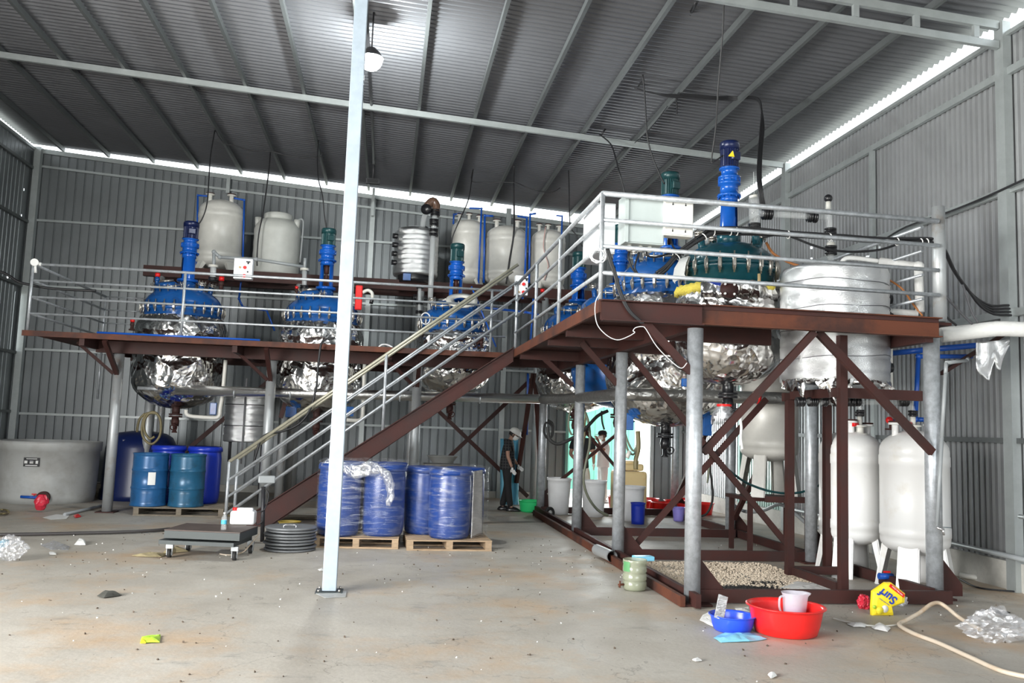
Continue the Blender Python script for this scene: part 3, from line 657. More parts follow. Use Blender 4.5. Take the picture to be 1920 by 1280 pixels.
def agitator(t, X, Y, z0, zg, zt, zm, r, motor='navy_motor', win=0.0, style='two', stand_mat='blue_gear', sticker=None):
    """z0 stand base, zg gearbox bottom, zt motor bottom, zm motor top"""
    h = zg-z0
    mb = MB((X, Y, z0)); c = (X, Y, 0)
    span = PI*0.62
    for k in (0, 1):
        a0 = win+k*PI
        pr = [(r*1.0, z0), (r*0.92, zg)]
        pi_ = [(r*0.92-0.02, zg), (r*1.0-0.02, z0)]
        mb.lathe(pr+pi_+[pr[0]], c, 14, None, a0=a0-span/2, a1=a0+span/2)
    mb.lathe([(r*0.6, z0-0.02), (r*1.4, z0-0.02), (r*1.4, z0+0.03), (r*0.6, z0+0.03), (r*0.6, z0-0.02)], c, 24)
    mb.lathe([(r*0.3, zg-0.10*h-0.03), (r*0.95, zg-0.10*h-0.03), (r*0.95, zg), (r*0.3, zg)], c, 24)
    mb.build('agitator_stand', stand_mat, t)
    MB((X, Y, z0)).cyl((X, Y, z0), (X, Y, zg-0.03), 0.022, n=10).cyl((X, Y, z0+h*0.55), (X, Y, z0+h*0.85), 0.045, n=12).build('shaft', 'rust_paint', t)
    H = zt-zg; mb = MB((X, Y, zg))
    P = [(0, 0), (1.28, 0), (1.28, 0.07), (1.0, 0.09), (0.95, 0.40), (1.2, 0.42), (1.2, 0.50), (1.12, 0.51), (1.12, 0.62), (1.2, 0.63), (1.2, 0.70), (0.9, 0.72), (0.85, 0.93), (1.1, 0.95), (1.1, 1.0), (0, 1.0)]
    mb.lathe([(a*r, zg+b*H) for a, b in P], c, 28)
    for k in range(10):
        a = k*2*PI/10; mb.box((X+math.cos(a)*r*1.13, Y+math.sin(a)*r*1.13, zg+0.565*H), (r*0.16, r*0.16, H*0.14), rz=a)
        mb.cyl((X+math.cos(a)*r*1.18, Y+math.sin(a)*r*1.18, zg-0.02), (X+math.cos(a)*r*1.18, Y+math.sin(a)*r*1.18, zg+0.10*H), 0.008, n=6)
    mb.build('gearbox', stand_mat, t)
    Hm = zm-zt; mb = MB((X, Y, zt)); R = r*1.0
    n = 48
    bm = mb.bm; rings = []
    for (q, z) in ((0.9, 0.02), (1.0, 0.04), (1.0, 0.66), (0.9, 0.68)):
        ring = []
        for i in range(n*2):
            a = 2*PI*i/(n*2); rr = R*q*(1.0 if i % 4 in (0, 1) else 0.9); ring.append(bm.verts.new((math.cos(a)*rr, math.sin(a)*rr, z*Hm)))
        rings.append(ring)
    for A, B in zip(rings, rings[1:]):
        for i in range(n*2): bm.faces.new((A[i], A[(i+1) % (n*2)], B[(i+1) % (n*2)], B[i]))
    mb.lathe([(0, zt), (R*1.12, zt), (R*1.12, zt+0.03*Hm), (R*0.9, zt+0.04*Hm)], c, 24)
    mt_ = mb.build('motor', motor, t)
    MB((X, Y, zt)).lathe([(R*0.88, zt+0.66*Hm), (R*1.05, zt+0.66*Hm), (R*1.06, zt+0.90*Hm), (R*0.98, zt+0.96*Hm), (R*0.6, zm), (0, zm)], c, 28).build('fan_cover', motor, mt_)
    MB((X, Y, zt)).box((X+R*0.62*math.cos(-1.0), Y+R*0.95*math.sin(-1.0)-0.02, zt+0.38*Hm), (R*0.95, R*0.5, Hm*0.3), rz=0.35).build('terminal_box', motor, mt_, bevel=0.01)
    return mt_
def reactor(label, X, Y, R, zb, zf, zl, ag, lid='blue_paint', foil='foil', motor='green_motor', win=0.0, clamps=26, manhole=True, jacket=True, extra=True, ch=0.19, stand='blue_gear', agx=0.0, agr=0.135, js=4.0, it=0.15):
    t = thing('reactor', (X, Y, zb), label, 'reactor', 'glass-lined reactors hung through the platforms')
    c = (X, Y, 0); h = zf-zb
    prof = [(0.02, zb)]
    hb = min(0.55*R*1.2, h*0.36)
    for k in range(1, 9): a = k/8*PI/2; prof.append((R*math.sin(a), zb+hb*(1-math.cos(a))))
    zt = zf-it
    steps = 14
    for k in range(1, steps+1):
        q = k/steps; z = zb+hb+(zt-zb-hb)*q
        rr = R*(1.0+0.015*math.sin(q*17)) if q < 0.8 else R*(1-0.10*((q-0.8)/0.2)**1.4)
        prof.append((rr, z))
    prof.append((R*0.80, zt+0.02))
    MB((X, Y, zb)).lathe(prof, c, 110, jit=0.028, js=js).build('insulation', foil, t)
    Rl = R*0.90
    MB((X, Y, zf)).lathe([(Rl*0.7, zt-0.02), (Rl*0.93, zt-0.02), (Rl*0.94, zf-0.06), (Rl, zf-0.045), (Rl, zf-0.008)], c, 64).build('shell_flange', lid, t)
    dome = [(Rl*0.94, zf-0.008), (Rl*0.94, zf+0.008), (Rl, zf+0.008), (Rl, zf+0.045), (Rl*0.95, zf+0.06)]
    for k in range(1, 13): a = k/12*PI/2; dome.append((Rl*0.95*math.cos(a), zf+0.06+(zl-zf-0.06)*math.sin(a)))
    dome[-1] = (0, zl)
    MB((X, Y, zf)).lathe(dome, c, 64).build('lid', lid, t)
    me = clamp_mesh(ch)
    for k in range(clamps):
        a = 2*PI*(k+0.5)/clamps; place(me, 'flange_clamp', t, (X+math.cos(a)*(Rl+0.005), Y+math.sin(a)*(Rl+0.005), zf), rz=a)
    agitator(t, X+agx, Y+0.02, *ag, agr, motor, win, stand_mat=stand)
    MB((X, Y, zl)).lathe([(0, zl-0.06), (0.15, zl-0.06), (0.15, ag[0]-0.02), (0, ag[0]-0.02)], (X+agx, Y+0.02, 0), 20).build('agitator_neck', lid, t)
    if manhole:
        mc = V((X-0.22*R/0.8+agx*0.3, Y-0.40*R/0.8, zl-0.10)); ax = V((-0.10, -0.26, 1)).normalized()
        mh = MB(mc).lathe([(0.235, -0.12), (0.235, 0.02), (0.26, 0.02), (0.26, 0.05), (0.0, 0.05)], mc, 32, ax).build('manhole', lid, t)
        mb = MB(mc); flange_ring(mb, mc+ax*0.062, 0.275, 0.022, ax, 36)
        x = ax.orthogonal().normalized(); y = ax.cross(x)
        for k in range(12):
            a = k*PI/6; q = mc+(math.cos(a)*x+math.sin(a)*y)*0.27; mb.cyl(q-ax*0.02, q+ax*0.11, 0.011, n=6)
        mb.build('manhole_ring', 'stainless', mh)
        MB(mc).lathe([(0.0, 0.075), (0.20, 0.07), (0.14, 0.12), (0.0, 0.135)], mc, 28, ax).build('manhole_cover', lid, mh)
        mb = MB(mc); flange_ring(mb, mc+ax*0.15, 0.12, 0.02, ax, 24); mb.build('sight_glass', 'stainless', mh)
    if extra:
        for a, L, ax in ((PI*1.0, 0.13, (-0.15, 0, 1)), (0.12, 0.12, (0.2, 0, 1)), (PI*0.55, 0.16, (0, 0.1, 1)), (-0.7, 0.10, (0.2, -0.2, 1))):
            rr = Rl*0.62; z = zf+0.06+(zl-zf-0.06)*math.sqrt(max(0, 1-(0.62/0.95)**2))
            nozzle(t, (X+math.cos(a)*rr, Y+math.sin(a)*rr, z), ax, 0.075, L, lid)
    # bottom outlet valve
    mb = MB((X, Y, zb)); mb.cyl((X, Y, zb-0.10), (X, Y, zb+0.04), 0.07, n=16).lathe([(0, -0.12), (0.12, -0.12), (0.12, -0.09), (0, -0.09)], (X, Y, zb), 18)
    mb.lathe([(0, -0.16), (0.12, -0.16), (0.12, -0.13), (0, -0.13)], (X, Y, zb), 18).lathe([(0, -0.32), (0.06, -0.32), (0.075, -0.24), (0.06, -0.16), (0, -0.16)], (X, Y, zb), 16)
    mb.cyl((X, Y, zb-0.24), (X+0.02, Y-0.16, zb-0.34), 0.022, n=10).lathe([(0.05, -0.005), (0.065, -0.005), (0.065, 0.01), (0.05, 0.01), (0.05, -0.005)], (X+0.02, Y-0.17, zb-0.34), 16, (0.1, -0.85, -0.5))
    mb.lathe([(0, -0.44), (0.05, -0.44), (0.05, -0.42), (0.035, -0.41), (0.035, -0.32), (0, -0.32)], (X, Y, zb), 14)
    mb.build('bottom_valve', 'black_plastic' if Y < 14 else 'rust_paint', t)
    return t
AG = (4.22, 4.72, 4.99, 5.33)
reactor('leftmost foil-wrapped reactor with blue lid and navy motor, at the walkway left end', -3.84, 16.55, 0.80, 1.80, 3.62, 4.06, (4.18, 4.70, 4.98, 5.32), motor='navy_motor', win=PI*0.62, agx=0.03)
reactor('foil-wrapped reactor with blue lid directly behind the white foreground post', -1.30, 16.55, 0.79, 1.80, 3.63, 4.05, (4.18, 4.72, 5.02, 5.36), win=0.0, agx=0.03)
r3 = reactor('small foil-wrapped reactor with blue lid and open manhole behind the stair rail', 1.20, 16.55, 0.735, 2.22, 3.60, 4.00, (4.10, 4.58, 4.86, 5.23), win=0.0, agx=0.02, js=5)
reactor('half-hidden reactor behind the landing corner with teal green motor', 3.68, 16.6, 0.78, 2.0, 3.62, 4.05, (4.22, 4.52, 4.90, 5.23), win=0.3, js=4.5)
reactor('unwrapped blue reactor whose gearbox stands just right of the landing corner post', 3.92, 14.35, 0.80, 2.05, 3.68, 4.06, (4.19, 4.60, 4.93, 5.28), foil='blue_paint', win=PI*0.5, js=1.0)
reactor('large reactor with bright blue lid and cone-shaped foil bottom below the grey control boxes', 4.08, 12.25, 0.87, 1.75, 3.80, 4.27, (4.42, 4.92, 5.24, 5.61), win=0.0, clamps=28, agx=0.02)
rb = reactor('front reactor with teal lid and tall navy and bright blue drive tower', 4.22, 10.25, 0.655, 2.28, 3.74, 4.10, (4.26, 4.70, 5.08, 5.44), lid='teal_paint', motor='navy_motor', win=PI*0.30, clamps=22, manhole=False, ch=0.23, agr=0.118, js=4.2, it=0.26)
# loose yellow wool collar, rusty blind flange, and front fittings on the front reactor
cw = (4.22, 10.25, 0)
MB(cw).lathe([(0.60, 3.41), (0.655, 3.39), (0.675, 3.45), (0.64, 3.50), (0.58, 3.49)], cw, 80, jit=0.04, js=9).build('insulation_wool', 'yellow_wool', rb)
MB(cw).lathe([(0.62, 3.36), (0.685, 3.30), (0.70, 3.38), (0.695, 3.46), (0.655, 3.51)], cw, 60, jit=0.05, js=7, a0=PI*1.22, a1=PI*1.72).build('insulation_flap', 'foil', rb)
MB(cw).lathe([(0.67, 3.58), (0.70, 3.62), (0.68, 3.76), (0.63, 3.86), (0.61, 3.85), (0.65, 3.74)], cw, 20, a0=PI*0.86, a1=PI*1.10, jit=0.01).build('cloth_wrap', 'white_lag', rb)
q = V((3.93, 9.54, 3.37)); a_ = V((-0.2, -1, 0))
mb = MB(q); mb.cyl(q+V((0.03, 0.18, 0)), q, 0.06, n=16); mb.lathe([(0, 0), (0.105, 0), (0.105, 0.03), (0, 0.03)], q, 24, a_)
bf = mb.build('blind_flange', 'rust_paint', rb); bf['label'] = 'rusty brown round blind flange with four bright bolts'
mb = MB(q)
for k in range(4):
    a = PI/4+k*PI/2; mb.cyl(q+a_*0.03+V((math.cos(a)*0.08, 0, math.sin(a)*0.08)), q+a_*0.05+V((math.cos(a)*0.08, 0, math.sin(a)*0.08)), 0.014, n=8)
mb.build('bolt', 'paper', bf)
MB(q).bar(q+V((-0.10, 0.03, 0.06)), q+V((-0.26, 0.0, 0.10)), 0.03, 0.045).build('valve_lever', 'label_blue', rb)
MB().cyl((4.30, 9.53, 3.46), (4.30, 9.53, 3.58), 0.018, n=10).build('brass_nipple', 'cardboard', rb)
# yellow warning triangle on the tall motor
tri = aY(1372, 288, 10.08)
MB().poly([tri+V((-0.045, 0, -0.035)), tri+V((0.04, 0.006, -0.035)), tri+V((0.015, 0.003, 0.045))], (0, 0.012, 0)).build('warning_sign', 'yellow', rb)
# legs of the blue jacket under the front reactors: support lugs
for (X, Y, z) in ((4.08, 12.25, 2.05), (4.22, 10.25, 2.42)):
    pass
# open white manhole ring on the third reactor and coil of white hose
mb = MB(); flange_ring(mb, (1.30, 16.0, 4.02), 0.30, 0.03, (-0.05, -0.55, 0.85), 36); mb.build('open_manhole_ring', 'pvc_white', r3)
tag(MB().tube([V((0.62, 15.68, 3.60))+V((0.085*math.cos(a*0.9), -0.01*a/6, 0.105*math.sin(a*0.9))) for a in [i*0.7 for i in range(26)]], 0.011, 6, 2).build('hose_coil', 'white_plastic'), 'small coil of white hose hooked on the left shoulder of the small reactor', 'hose')
# red nozzle part with curved white pipe on second reactor
t = thing('vent_pipe', (-0.62, 16.1, 3.9), 'red vent stub with a curved white pipe beside the white foreground post', 'pipe')
MB((-0.62, 16.1, 3.9)).box((-0.62, 16.1, 3.98), (0.13, 0.10, 0.46)).build('body', 'red', t, bevel=0.02)
MB((-0.62, 16.1, 3.9)).tube([(-0.56, 16.1, 4.08), (-0.46, 16.1, 4.13), (-0.38, 16.1, 4.08), (-0.37, 16.1, 3.98)], 0.032, 12).build('elbow', 'pvc_white', t)
MB((-0.62, 16.1, 3.9)).cyl((-0.37, 16.1, 3.98), (-0.39, 16.1, 3.88), 0.036, n=12).build('collar', 'black_plastic', t)

# ---------------- white tanks ----------------
def vtank(label, X, Y, z0, R, H, mt='tank_white', nz=((-0.5, 0), (0.5, 0)), legs=0, legh=0.5, dome=0.28, group=None, legw=0.16):
    t = thing('storage_tank', (X, Y, z0), label, 'tank', group); c = (X, Y, z0+legh)
    b = dome*0.7
    p = [(0, 0)]
    for k in range(1, 8): a = k/7*PI/2; p.append((R*math.sin(a), b*(1-math.cos(a))))
    p += [(R, b+0.05), (R*1.018, b+0.055), (R*1.018, b+0.16), (R, b+0.165), (R, H-dome-0.17), (R*1.018, H-dome-0.165), (R*1.018, H-dome-0.06), (R, H-dome-0.05)]
    for k in range(0, 9): a = k/8*PI/2; p.append((R*math.cos(a), H-dome+dome*math.sin(a)))
    p[-1] = (0, H)
    MB(c).lathe(p, c, 48).build('shell', mt, t)
    for q in nz:
        dx, dy = q[0]*R, q[1]*R; z = H-dome+dome*math.sqrt(max(0.05, 1-(dx*dx+dy*dy)/R/R)); n0 = V(c)+V((dx, dy, z))
        mb = MB(n0); mb.cyl(n0+V((0, 0, -0.08)), n0+V((0, 0, 0.12)), R*0.10, n=16); mb.lathe([(0, 0.11), (R*0.2, 0.11), (R*0.2, 0.135), (0, 0.135)], n0, 20)
        o = mb.build('nozzle', mt, t)
        mb = MB(n0); mb.lathe([(0, 0.137), (R*0.19, 0.137), (R*0.19, 0.155), (0, 0.155)], n0, 20); mb.build('flange', 'rust_paint', o)
    for k in range(legs):
        a = 2*PI*(k+0.5)/legs-PI/2+0.35 if legs == 3 else 2*PI*(k+0.5)/legs
        ca, sa = math.cos(a), math.sin(a); P = lambda rr, tt, z: V(c)+V((ca*rr-sa*tt, sa*rr+ca*tt, z))
        mb = MB(c); w_ = legw/2
        mb.poly([P(R*0.86, -w_, b*0.9), P(R*0.86, w_, b*0.9), P(R*1.08, w_*1.15, -legh), P(R*1.08, -w_*1.15, -legh)], V((ca, sa, 0))*0.012)
        for s in (-1, 1): mb.poly([P(R*0.86, s*w_, b*0.9), P(R*0.70, s*w_, b*0.6), P(R*0.98, s*w_*1.1, -legh), P(R*1.08, s*w_*1.15, -legh)], V((-sa, ca, 0))*0.01*s)
        mb.build('leg', mt, t)
    return t
g_ = 'white vertical tanks on the steel stand'
t1 = vtank('large dirty white tank at the left end of the steel stand, above the leftmost reactor', -3.68, 18.6, 4.71, 0.46, 1.50, legs=4, legh=0.06, nz=((-0.5, -0.3), (0.45, -0.3)), group=g_, dome=0.26)
t2 = thing('poly_tank', (-2.50, 18.6, 4.71), 'squat ribbed plastic tank with screw cap, second from left on the steel stand', 'tank')
c = (-2.50, 18.6, 4.71); R = 0.48
MB(c).lathe([(0, 0), (R*0.97, 0), (R, 0.03)]+[(R*(1+0.012*(1 if (k % 4 in (1, 2)) else 0)), 0.06+k*0.065) for k in range(15)]+[(R*0.97, 1.05), (R*0.80, 1.17), (R*0.56, 1.20), (R*0.56, 1.22)], c, 48).build('shell', 'poly_tank', t2)
MB(c).lathe([(0, 1.21), (R*0.6, 1.21), (R*0.62, 1.23), (R*0.62, 1.32), (R*0.55, 1.34), (0, 1.35)], c, 40).build('screw_cap', 'poly_tank', t2)
for s in (-1, 1):
    MB(c).cyl(V(c)+V((s*R*0.82, -0.1, 1.05)), V(c)+V((s*R*0.85, -0.1, 1.22)), 0.07, n=16).build('filler_neck', 'poly_tank', t2)
MB(c).tube([V(c)+V((R*0.9, -0.12, 1.22)), V(c)+V((R*1.05, -0.12, 1.24)), V(c)+V((R*1.12, -0.12, 1.1)), V(c)+V((R*1.08, -0.12, 0.3))], 0.02, 8).build('sight_pipe', 'grey_pvc', t2)
vtank('tall slim white tank left of the trio on the stand, behind the small reactor motor', 1.60, 18.6, 4.71, 0.37, 1.44, legs=4, legh=0.06, nz=((-0.6, -0.2), (0.0, 0), (0.6, -0.2)), group=g_, dome=0.22)
vtank('wide white tank in the middle of the trio on the steel stand', 2.46, 18.6, 4.71, 0.46, 1.36, legs=4, legh=0.06, nz=((-0.55, -0.3), (0.45, -0.3)), group=g_, dome=0.24)
vtank('white tank at the right of the trio with a pink tube down its front', 3.40, 18.6, 4.71, 0.38, 1.34, legs=4, legh=0.06, nz=((-0.6, -0.2), (0.0, 0.2), (0.6, -0.2)), group=g_, dome=0.22)
p_ = [aY(x, y, 18.18) for x, y in ((1023, 425), (1019, 460), (1023, 480), (1028, 500), (1020, 525))]
tag(MB().tube(p_, 0.012, 8).build('drain_tube', mat('pink_tube', (0.55, 0.35, 0.32), 0.4)), 'thin pink tube hanging down the front of the right tank of the trio', 'tube')
# blue pipework at the tanks
def pipe_run(label, pts, r=0.02, mt='blue_pipe', name='water_pipe', n=10):
    mb = MB()
    P = [V(p) for p in pts]
    for a, b in zip(P, P[1:]): mb.cyl(a, b, r, n=n)
    for p in P[1:-1]: mb.sphere(p, r*1.35, 10)
    return tag(mb.build(name, mt), label, 'pipe')
def pY(Y, *pp): return [aY(x, y, Y) for x, y in pp]
pipe_run('blue pipe looping over the left nozzle of the large left tank', pY(18.5, (392, 368), (371, 366), (369, 500)))
pipe_run('blue pipe dropping from the right nozzle of the large left tank', pY(18.5, (432, 370), (458, 375), (455, 500), (448, 560), (455, 575), (500, 582), (515, 620)))
pipe_run('blue pipe at the left nozzle of the slim tank of the trio', pY(18.5, (863, 400), (851, 402), (850, 420)))
pipe_run('blue pipe bridging from the middle nozzle of the slim tank down behind it', pY(18.3, (880, 390), (903, 391), (897, 530), (893, 560)))
pipe_run('blue pipe dropping from the left nozzle of the middle trio tank', pY(18.25, (925, 405), (909, 404), (907, 530)), 0.024)
pipe_run('blue pipe dropping from the right nozzle of the middle trio tank', pY(18.2, (970, 405), (988, 408), (984, 525), (980, 560)), 0.022)
pipe_run('blue pipe rising over the left nozzle of the right trio tank', pY(18.2, (1005, 400), (994, 402), (992, 530)), 0.022)
pipe_run('blue pipe beyond the right nozzle of the right trio tank', pY(18.3, (1043, 404), (1054, 405), (1050, 560)), 0.018)
pipe_run('slanting blue rod leaning beside the small reactor', pY(16.2, (884, 537), (930, 650)), 0.016)
pipe_run('blue header pipe running low behind the middle trio tank', pY(17.6, (895, 575), (985, 585), (1010, 590)), 0.025)
pipe_run('blue drop pipe behind the stair landing', pY(17.5, (1000, 560), (995, 640)), 0.02)

# foil wrapped drum heat exchanger on the stand
t = thing('graphite_condenser', (0.42, 18.3, 4.75), 'white foil-wrapped drum with black side ports on the steel stand', 'condenser')
c = V((0.46, 18.3, 4.82)); R = 0.47; prof = [(0.0, 0.0), (R*0.98, 0.0)]
for k in range(9): prof += [(R*1.01, 0.03+k*0.105), (R*1.01, 0.10+k*0.105), (R*0.985, 0.115+k*0.105)]
prof += [(R*0.9, 1.0), (R*0.5, 1.06), (0, 1.07)]
MB(c).lathe(prof, c, 72, jit=0.012, js=6).build('insulation', 'foil_grain', t)
for k in range(4):
    q = c+V((-R*0.90, -0.22, 0.24+k*0.19)); MB(q).cyl(q+V((0.1, 0.02, 0)), q+V((-0.09, -0.02, 0)), 0.055, n=16).build('port', 'black_plastic', t)
    MB(q).box(q+V((0.10, -0.12, 0.10)), (0.14, 0.03, 0.06), rz=0.5).build('foil_tape', 'galv_dirty', t)
MB(c).cyl(c+V((0, 0, -0.16)), c+V((0, 0, 0.01)), R*0.8, n=32).build('base', 'black_plastic', t)
MB(c).box(c+V((-0.18, -0.35, -0.08)), (0.16, 0.1, 0.14)).build('base_plate', 'blue_paint', t)
# glass vapour column with black flanges
class Flanges:
    def __init__(s): s.c = []
    def lathe(s, *a, **k): s.c.append((a, k)); return s
    def build(s, name, mt, t):
        for a, k in s.c: MB().lathe(*a, **k).build(name, mt, t)
def black_fl(mb, c, r, ax=(0, 0, 1), h=0.03):
    mb.lathe([(0, -h), (r, -h), (r, -h*0.2), (r*0.6, -h*0.1), (r*0.6, h*0.1), (r, h*0.2), (r, h), (0, h)], c, 20, ax)
t = thing('glass_vapour_line', tuple(aY(810, 560, 17.6)), 'glass vapour pipe with black flanges and brown elbow beside the foil drum', 'glass pipe')
P = lambda x, y: aY(x, y, 17.6)
MB().cyl(P(805, 600), P(812, 440), 0.055, n=20).build('glass_tube', 'glass_milky', t)
MB().cyl(P(812, 440), P(816, 400), 0.055, n=20).build('glass_tube', 'glass_milky', t)
mb = Flanges()
for y, x in ((440, 813), (432, 813), (421, 814), (414, 814), (402, 816), (396, 816)): black_fl(mb, P(x, y), 0.10)
mb.build('flange', 'black_plastic', t)
MB().tube([P(817, 396), P(818, 385), P(812, 377), P(803, 384), P(800, 392)], 0.085, 16).build('elbow', mat('brown_glass', (0.12, 0.07, 0.05), 0.2), t)
mb = Flanges(); black_fl(mb, P(799, 394)+V((0, -0.08, 0)), 0.11, (-0.4, -1, -0.2)); mb.build('flange', 'black_plastic', t)
MB().tube([P(799, 396)+V((0, 0.1, 0)), P(795, 408)+V((0, 0.3, 0)), P(795, 418)+V((0, 0.5, 0))], 0.06, 14).build('glass_tube', 'glass_milky', t)
mb = Flanges(); black_fl(mb, P(795, 420)+V((0, 0.5, 0)), 0.11, h=0.05); mb.build('flange', 'black_plastic', t)
# small glass fittings under the drum
t = thing('glass_receiver', tuple(aY(790, 590, 17.6)), 'short glass drop pipe with black flanges under the foil drum', 'glass pipe')
MB().cyl(P(787, 535), P(786, 600), 0.035, n=14).build('glass_tube', 'glass_milky', t)
mb = Flanges()
for x, y in ((788, 538), (787, 568), (786, 585)): black_fl(mb, P(x, y), 0.08)
black_fl(mb, P(797, 560), 0.07, (1, 0, 0)); black_fl(mb, P(778, 558), 0.07, (1, 0, 0)); mb.build('flange', 'black_plastic', t)
# grey pvc lines above the walkway
pipe_run('grey pipe arching from the first reactor nozzle to the right past the control box', pY(16.9, (401, 510), (401, 472), (412, 482), (480, 486), (570, 500)), 0.032, 'grey_pvc')
t = thing('glass_sight_port', tuple(aY(399, 500, 16.4)), 'short glass sight port with white flange on the first reactor', 'sight glass')
MB().cyl(aY(399, 524, 16.4), aY(400, 500, 16.4), 0.055, n=16).build('glass_tube', 'glass_milky', t)
mb = Flanges(); black_fl(mb, aY(400, 499, 16.4), 0.09, h=0.02); mb.build('flange', 'pvc_white', t); mb = Flanges(); black_fl(mb, aY(399, 523, 16.4), 0.08); mb.build('flange', 'black_plastic', t)
t = thing('glass_sight_port', tuple(aY(570, 520, 16.4)), 'short glass sight port with white flange on the second reactor', 'sight glass')
MB().cyl(aY(570, 560, 16.4), aY(571, 506, 16.4), 0.045, n=16).build('glass_tube', 'glass_milky', t)
mb = Flanges(); black_fl(mb, aY(571, 505, 16.4), 0.085, h=0.02); mb.build('flange', 'pvc_white', t); mb = Flanges(); black_fl(mb, aY(570, 538, 16.4), 0.075); mb.build('flange', 'black_plastic', t)
MB().cyl(aY(571, 503, 16.4), aY(572, 484, 16.4), 0.028, n=12).build('stub', 'grey_pvc', t)
# red handled valves on the walkway reactors
def small_valve(label, p, col='red', mt='rust_paint', s=1.0, lever=(0, 0, 1)):
    p = V(p); t = thing('hand_valve', tuple(p), label, 'valve')
    mb = MB(p); mb.cyl(p+V((0, 0, -0.12*s)), p+V((0, 0, 0.06*s)), 0.035*s, n=12).lathe([(0, -0.13*s), (0.065*s, -0.13*s), (0.065*s, -0.10*s), (0, -0.10*s)], p, 16); mb.sphere(p, 0.05*s, 12); mb.build('body', mt, t)
    MB(p).cyl(p+V((0, 0, 0.05*s)), p+V((0, 0, 0.12*s)), 0.045*s, n=12).build('handle', col, t); return t
small_valve('small valve with red handle above the left shoulder of the leftmost reactor', aY(295, 524, 16.3), mt='blue_paint')
small_valve('tall red handled valve right of the sight port of the leftmost reactor', aY(415, 532, 16.3), s=1.1)
small_valve('red handled drain valve on the walkway side of the leftmost reactor insulation', aY(248, 608, 15.6), s=0.8)
small_valve('red handled valve left of the second reactor lid', aY(556, 545, 16.2), s=0.7)
small_valve('rusty drain valve low on the right of the small reactor insulation', aY(903, 642, 16.0), col='rust_paint', s=0.8)
small_valve('red handled valve behind the stair landing rail', aY(1017, 552, 16.4), s=0.9)
# ---------------- foil wrapped vessel at right and its stand ----------------
t = thing('condenser_vessel', (5.12, 9.3, 2.28), 'white foil-wrapped cylinder vessel with black side ports at the right of the platform', 'vessel')
c = V((5.12, 9.3, 2.28)); R = 0.60; prof = [(R*0.6, 0.02), (R*0.96, 0.0)]
for k in range(9): prof += [(R*1.0, 0.02+k*0.145), (R*1.005, 0.12+k*0.145), (R*0.990, 0.14+k*0.145)]
prof += [(R*0.97, 1.34), (R*0.6, 1.39), (0, 1.40)]
MB(c).lathe(prof, c, 96, jit=0.008, js=5).build('insulation', 'foil_grain', t)
for zz, tl in ((0.30, 0.03), (0.58, -0.02), (0.86, 0.015), (1.14, -0.025)):
    MB(c).tube([c+V((math.cos(a)*R*1.012, math.sin(a)*R*1.012, zz+tl*math.cos(a)+0.01*math.sin(5*a))) for a in [k*PI/16 for k in range(32)]], 0.004, 5, 1, closed=True).build('wrap_seam', 'cable_grey', t)
for z in (0.22, 0.52, 0.82, 1.02):
    q = c+V((R*0.97, -0.12, z-0.0)); MB(q).cyl(q-V((0.06, 0, 0)), q+V((0.06, -0.02, 0)), 0.055, n=18).lathe([(0.05, -0.03), (0.075, -0.03), (0.075, 0.03), (0.05, 0.03), (0.05, -0.03)], q, 20, (1, 0, 0)).build('port', 'black_plastic', t)
MB(c).bar(c+V((R+0.07, -0.05, 0.0)), c+V((R+0.07, -0.05, 0.5)), 0.06, 0.03).build('side_pipe', 'pvc_white', t)
# ragged torn foil under it
mb = MB()
rnd = random.Random(3)
for k in range(16):
    a = PI+k*PI/15; x0 = c+V((math.cos(a)*R, math.sin(a)*R, 0.04)); d = V((-math.sin(a), math.cos(a), 0)); w_ = 0.09; L = rnd.uniform(0.06, 0.30) if k < 7 else rnd.uniform(0.0, 0.10)
    o_ = V((math.cos(a), math.sin(a), 0))*rnd.uniform(-0.02, 0.05)
    mb.poly([x0-d*w_, x0+d*w_, x0+d*w_*0.4+o_-V((0, 0, L)), x0-d*w_*0.2+o_*2-V((0, 0, L*0.9))], V((0.003, 0.003, 0)))
mb.build('torn_insulation', 'foil', t)
t = thing('vessel_stand', (4.86, 8.66, 0), 'brown square-tube stand under the white foil vessel', 'stand')
for X, Y, z0, z1 in ((4.86, 8.66, 0.05, 2.78), (4.79, 9.74, 0.05, 2.10), (5.41, 10.0, 0.05, 2.10), (5.60, 9.0, 0.05, 2.2)):
    if (X, Y) == (5.60, 9.0): continue
    MB().box((X, Y, (z0+z1)/2), (0.085, 0.085, z1-z0)).build('leg', 'rust_paint', t)
MB().box((5.32, 8.70, 2.16), (0.98, 0.07, 0.11)).build('crossbar', 'rust_paint', t)
MB().box((5.1, 9.78, 2.14), (0.75, 0.07, 0.10)).build('crossbar', 'rust_paint', t)
MB().box((4.83, 9.2, 2.16), (0.07, 1.1, 0.10)).build('crossbar', 'rust_paint', t)
MB().box((5.10, 9.76, 0.10), (0.7, 0.07, 0.09)).build('crossbar', 'rust_paint', t)
MB().box((4.83, 9.2, 0.10), (0.06, 1.0, 0.09)).build('crossbar', 'rust_paint', t)
MB().box((5.4, 11.1, 0.82), (0.56, 0.07, 0.08)).build('crossbar', 'rust_paint', t)
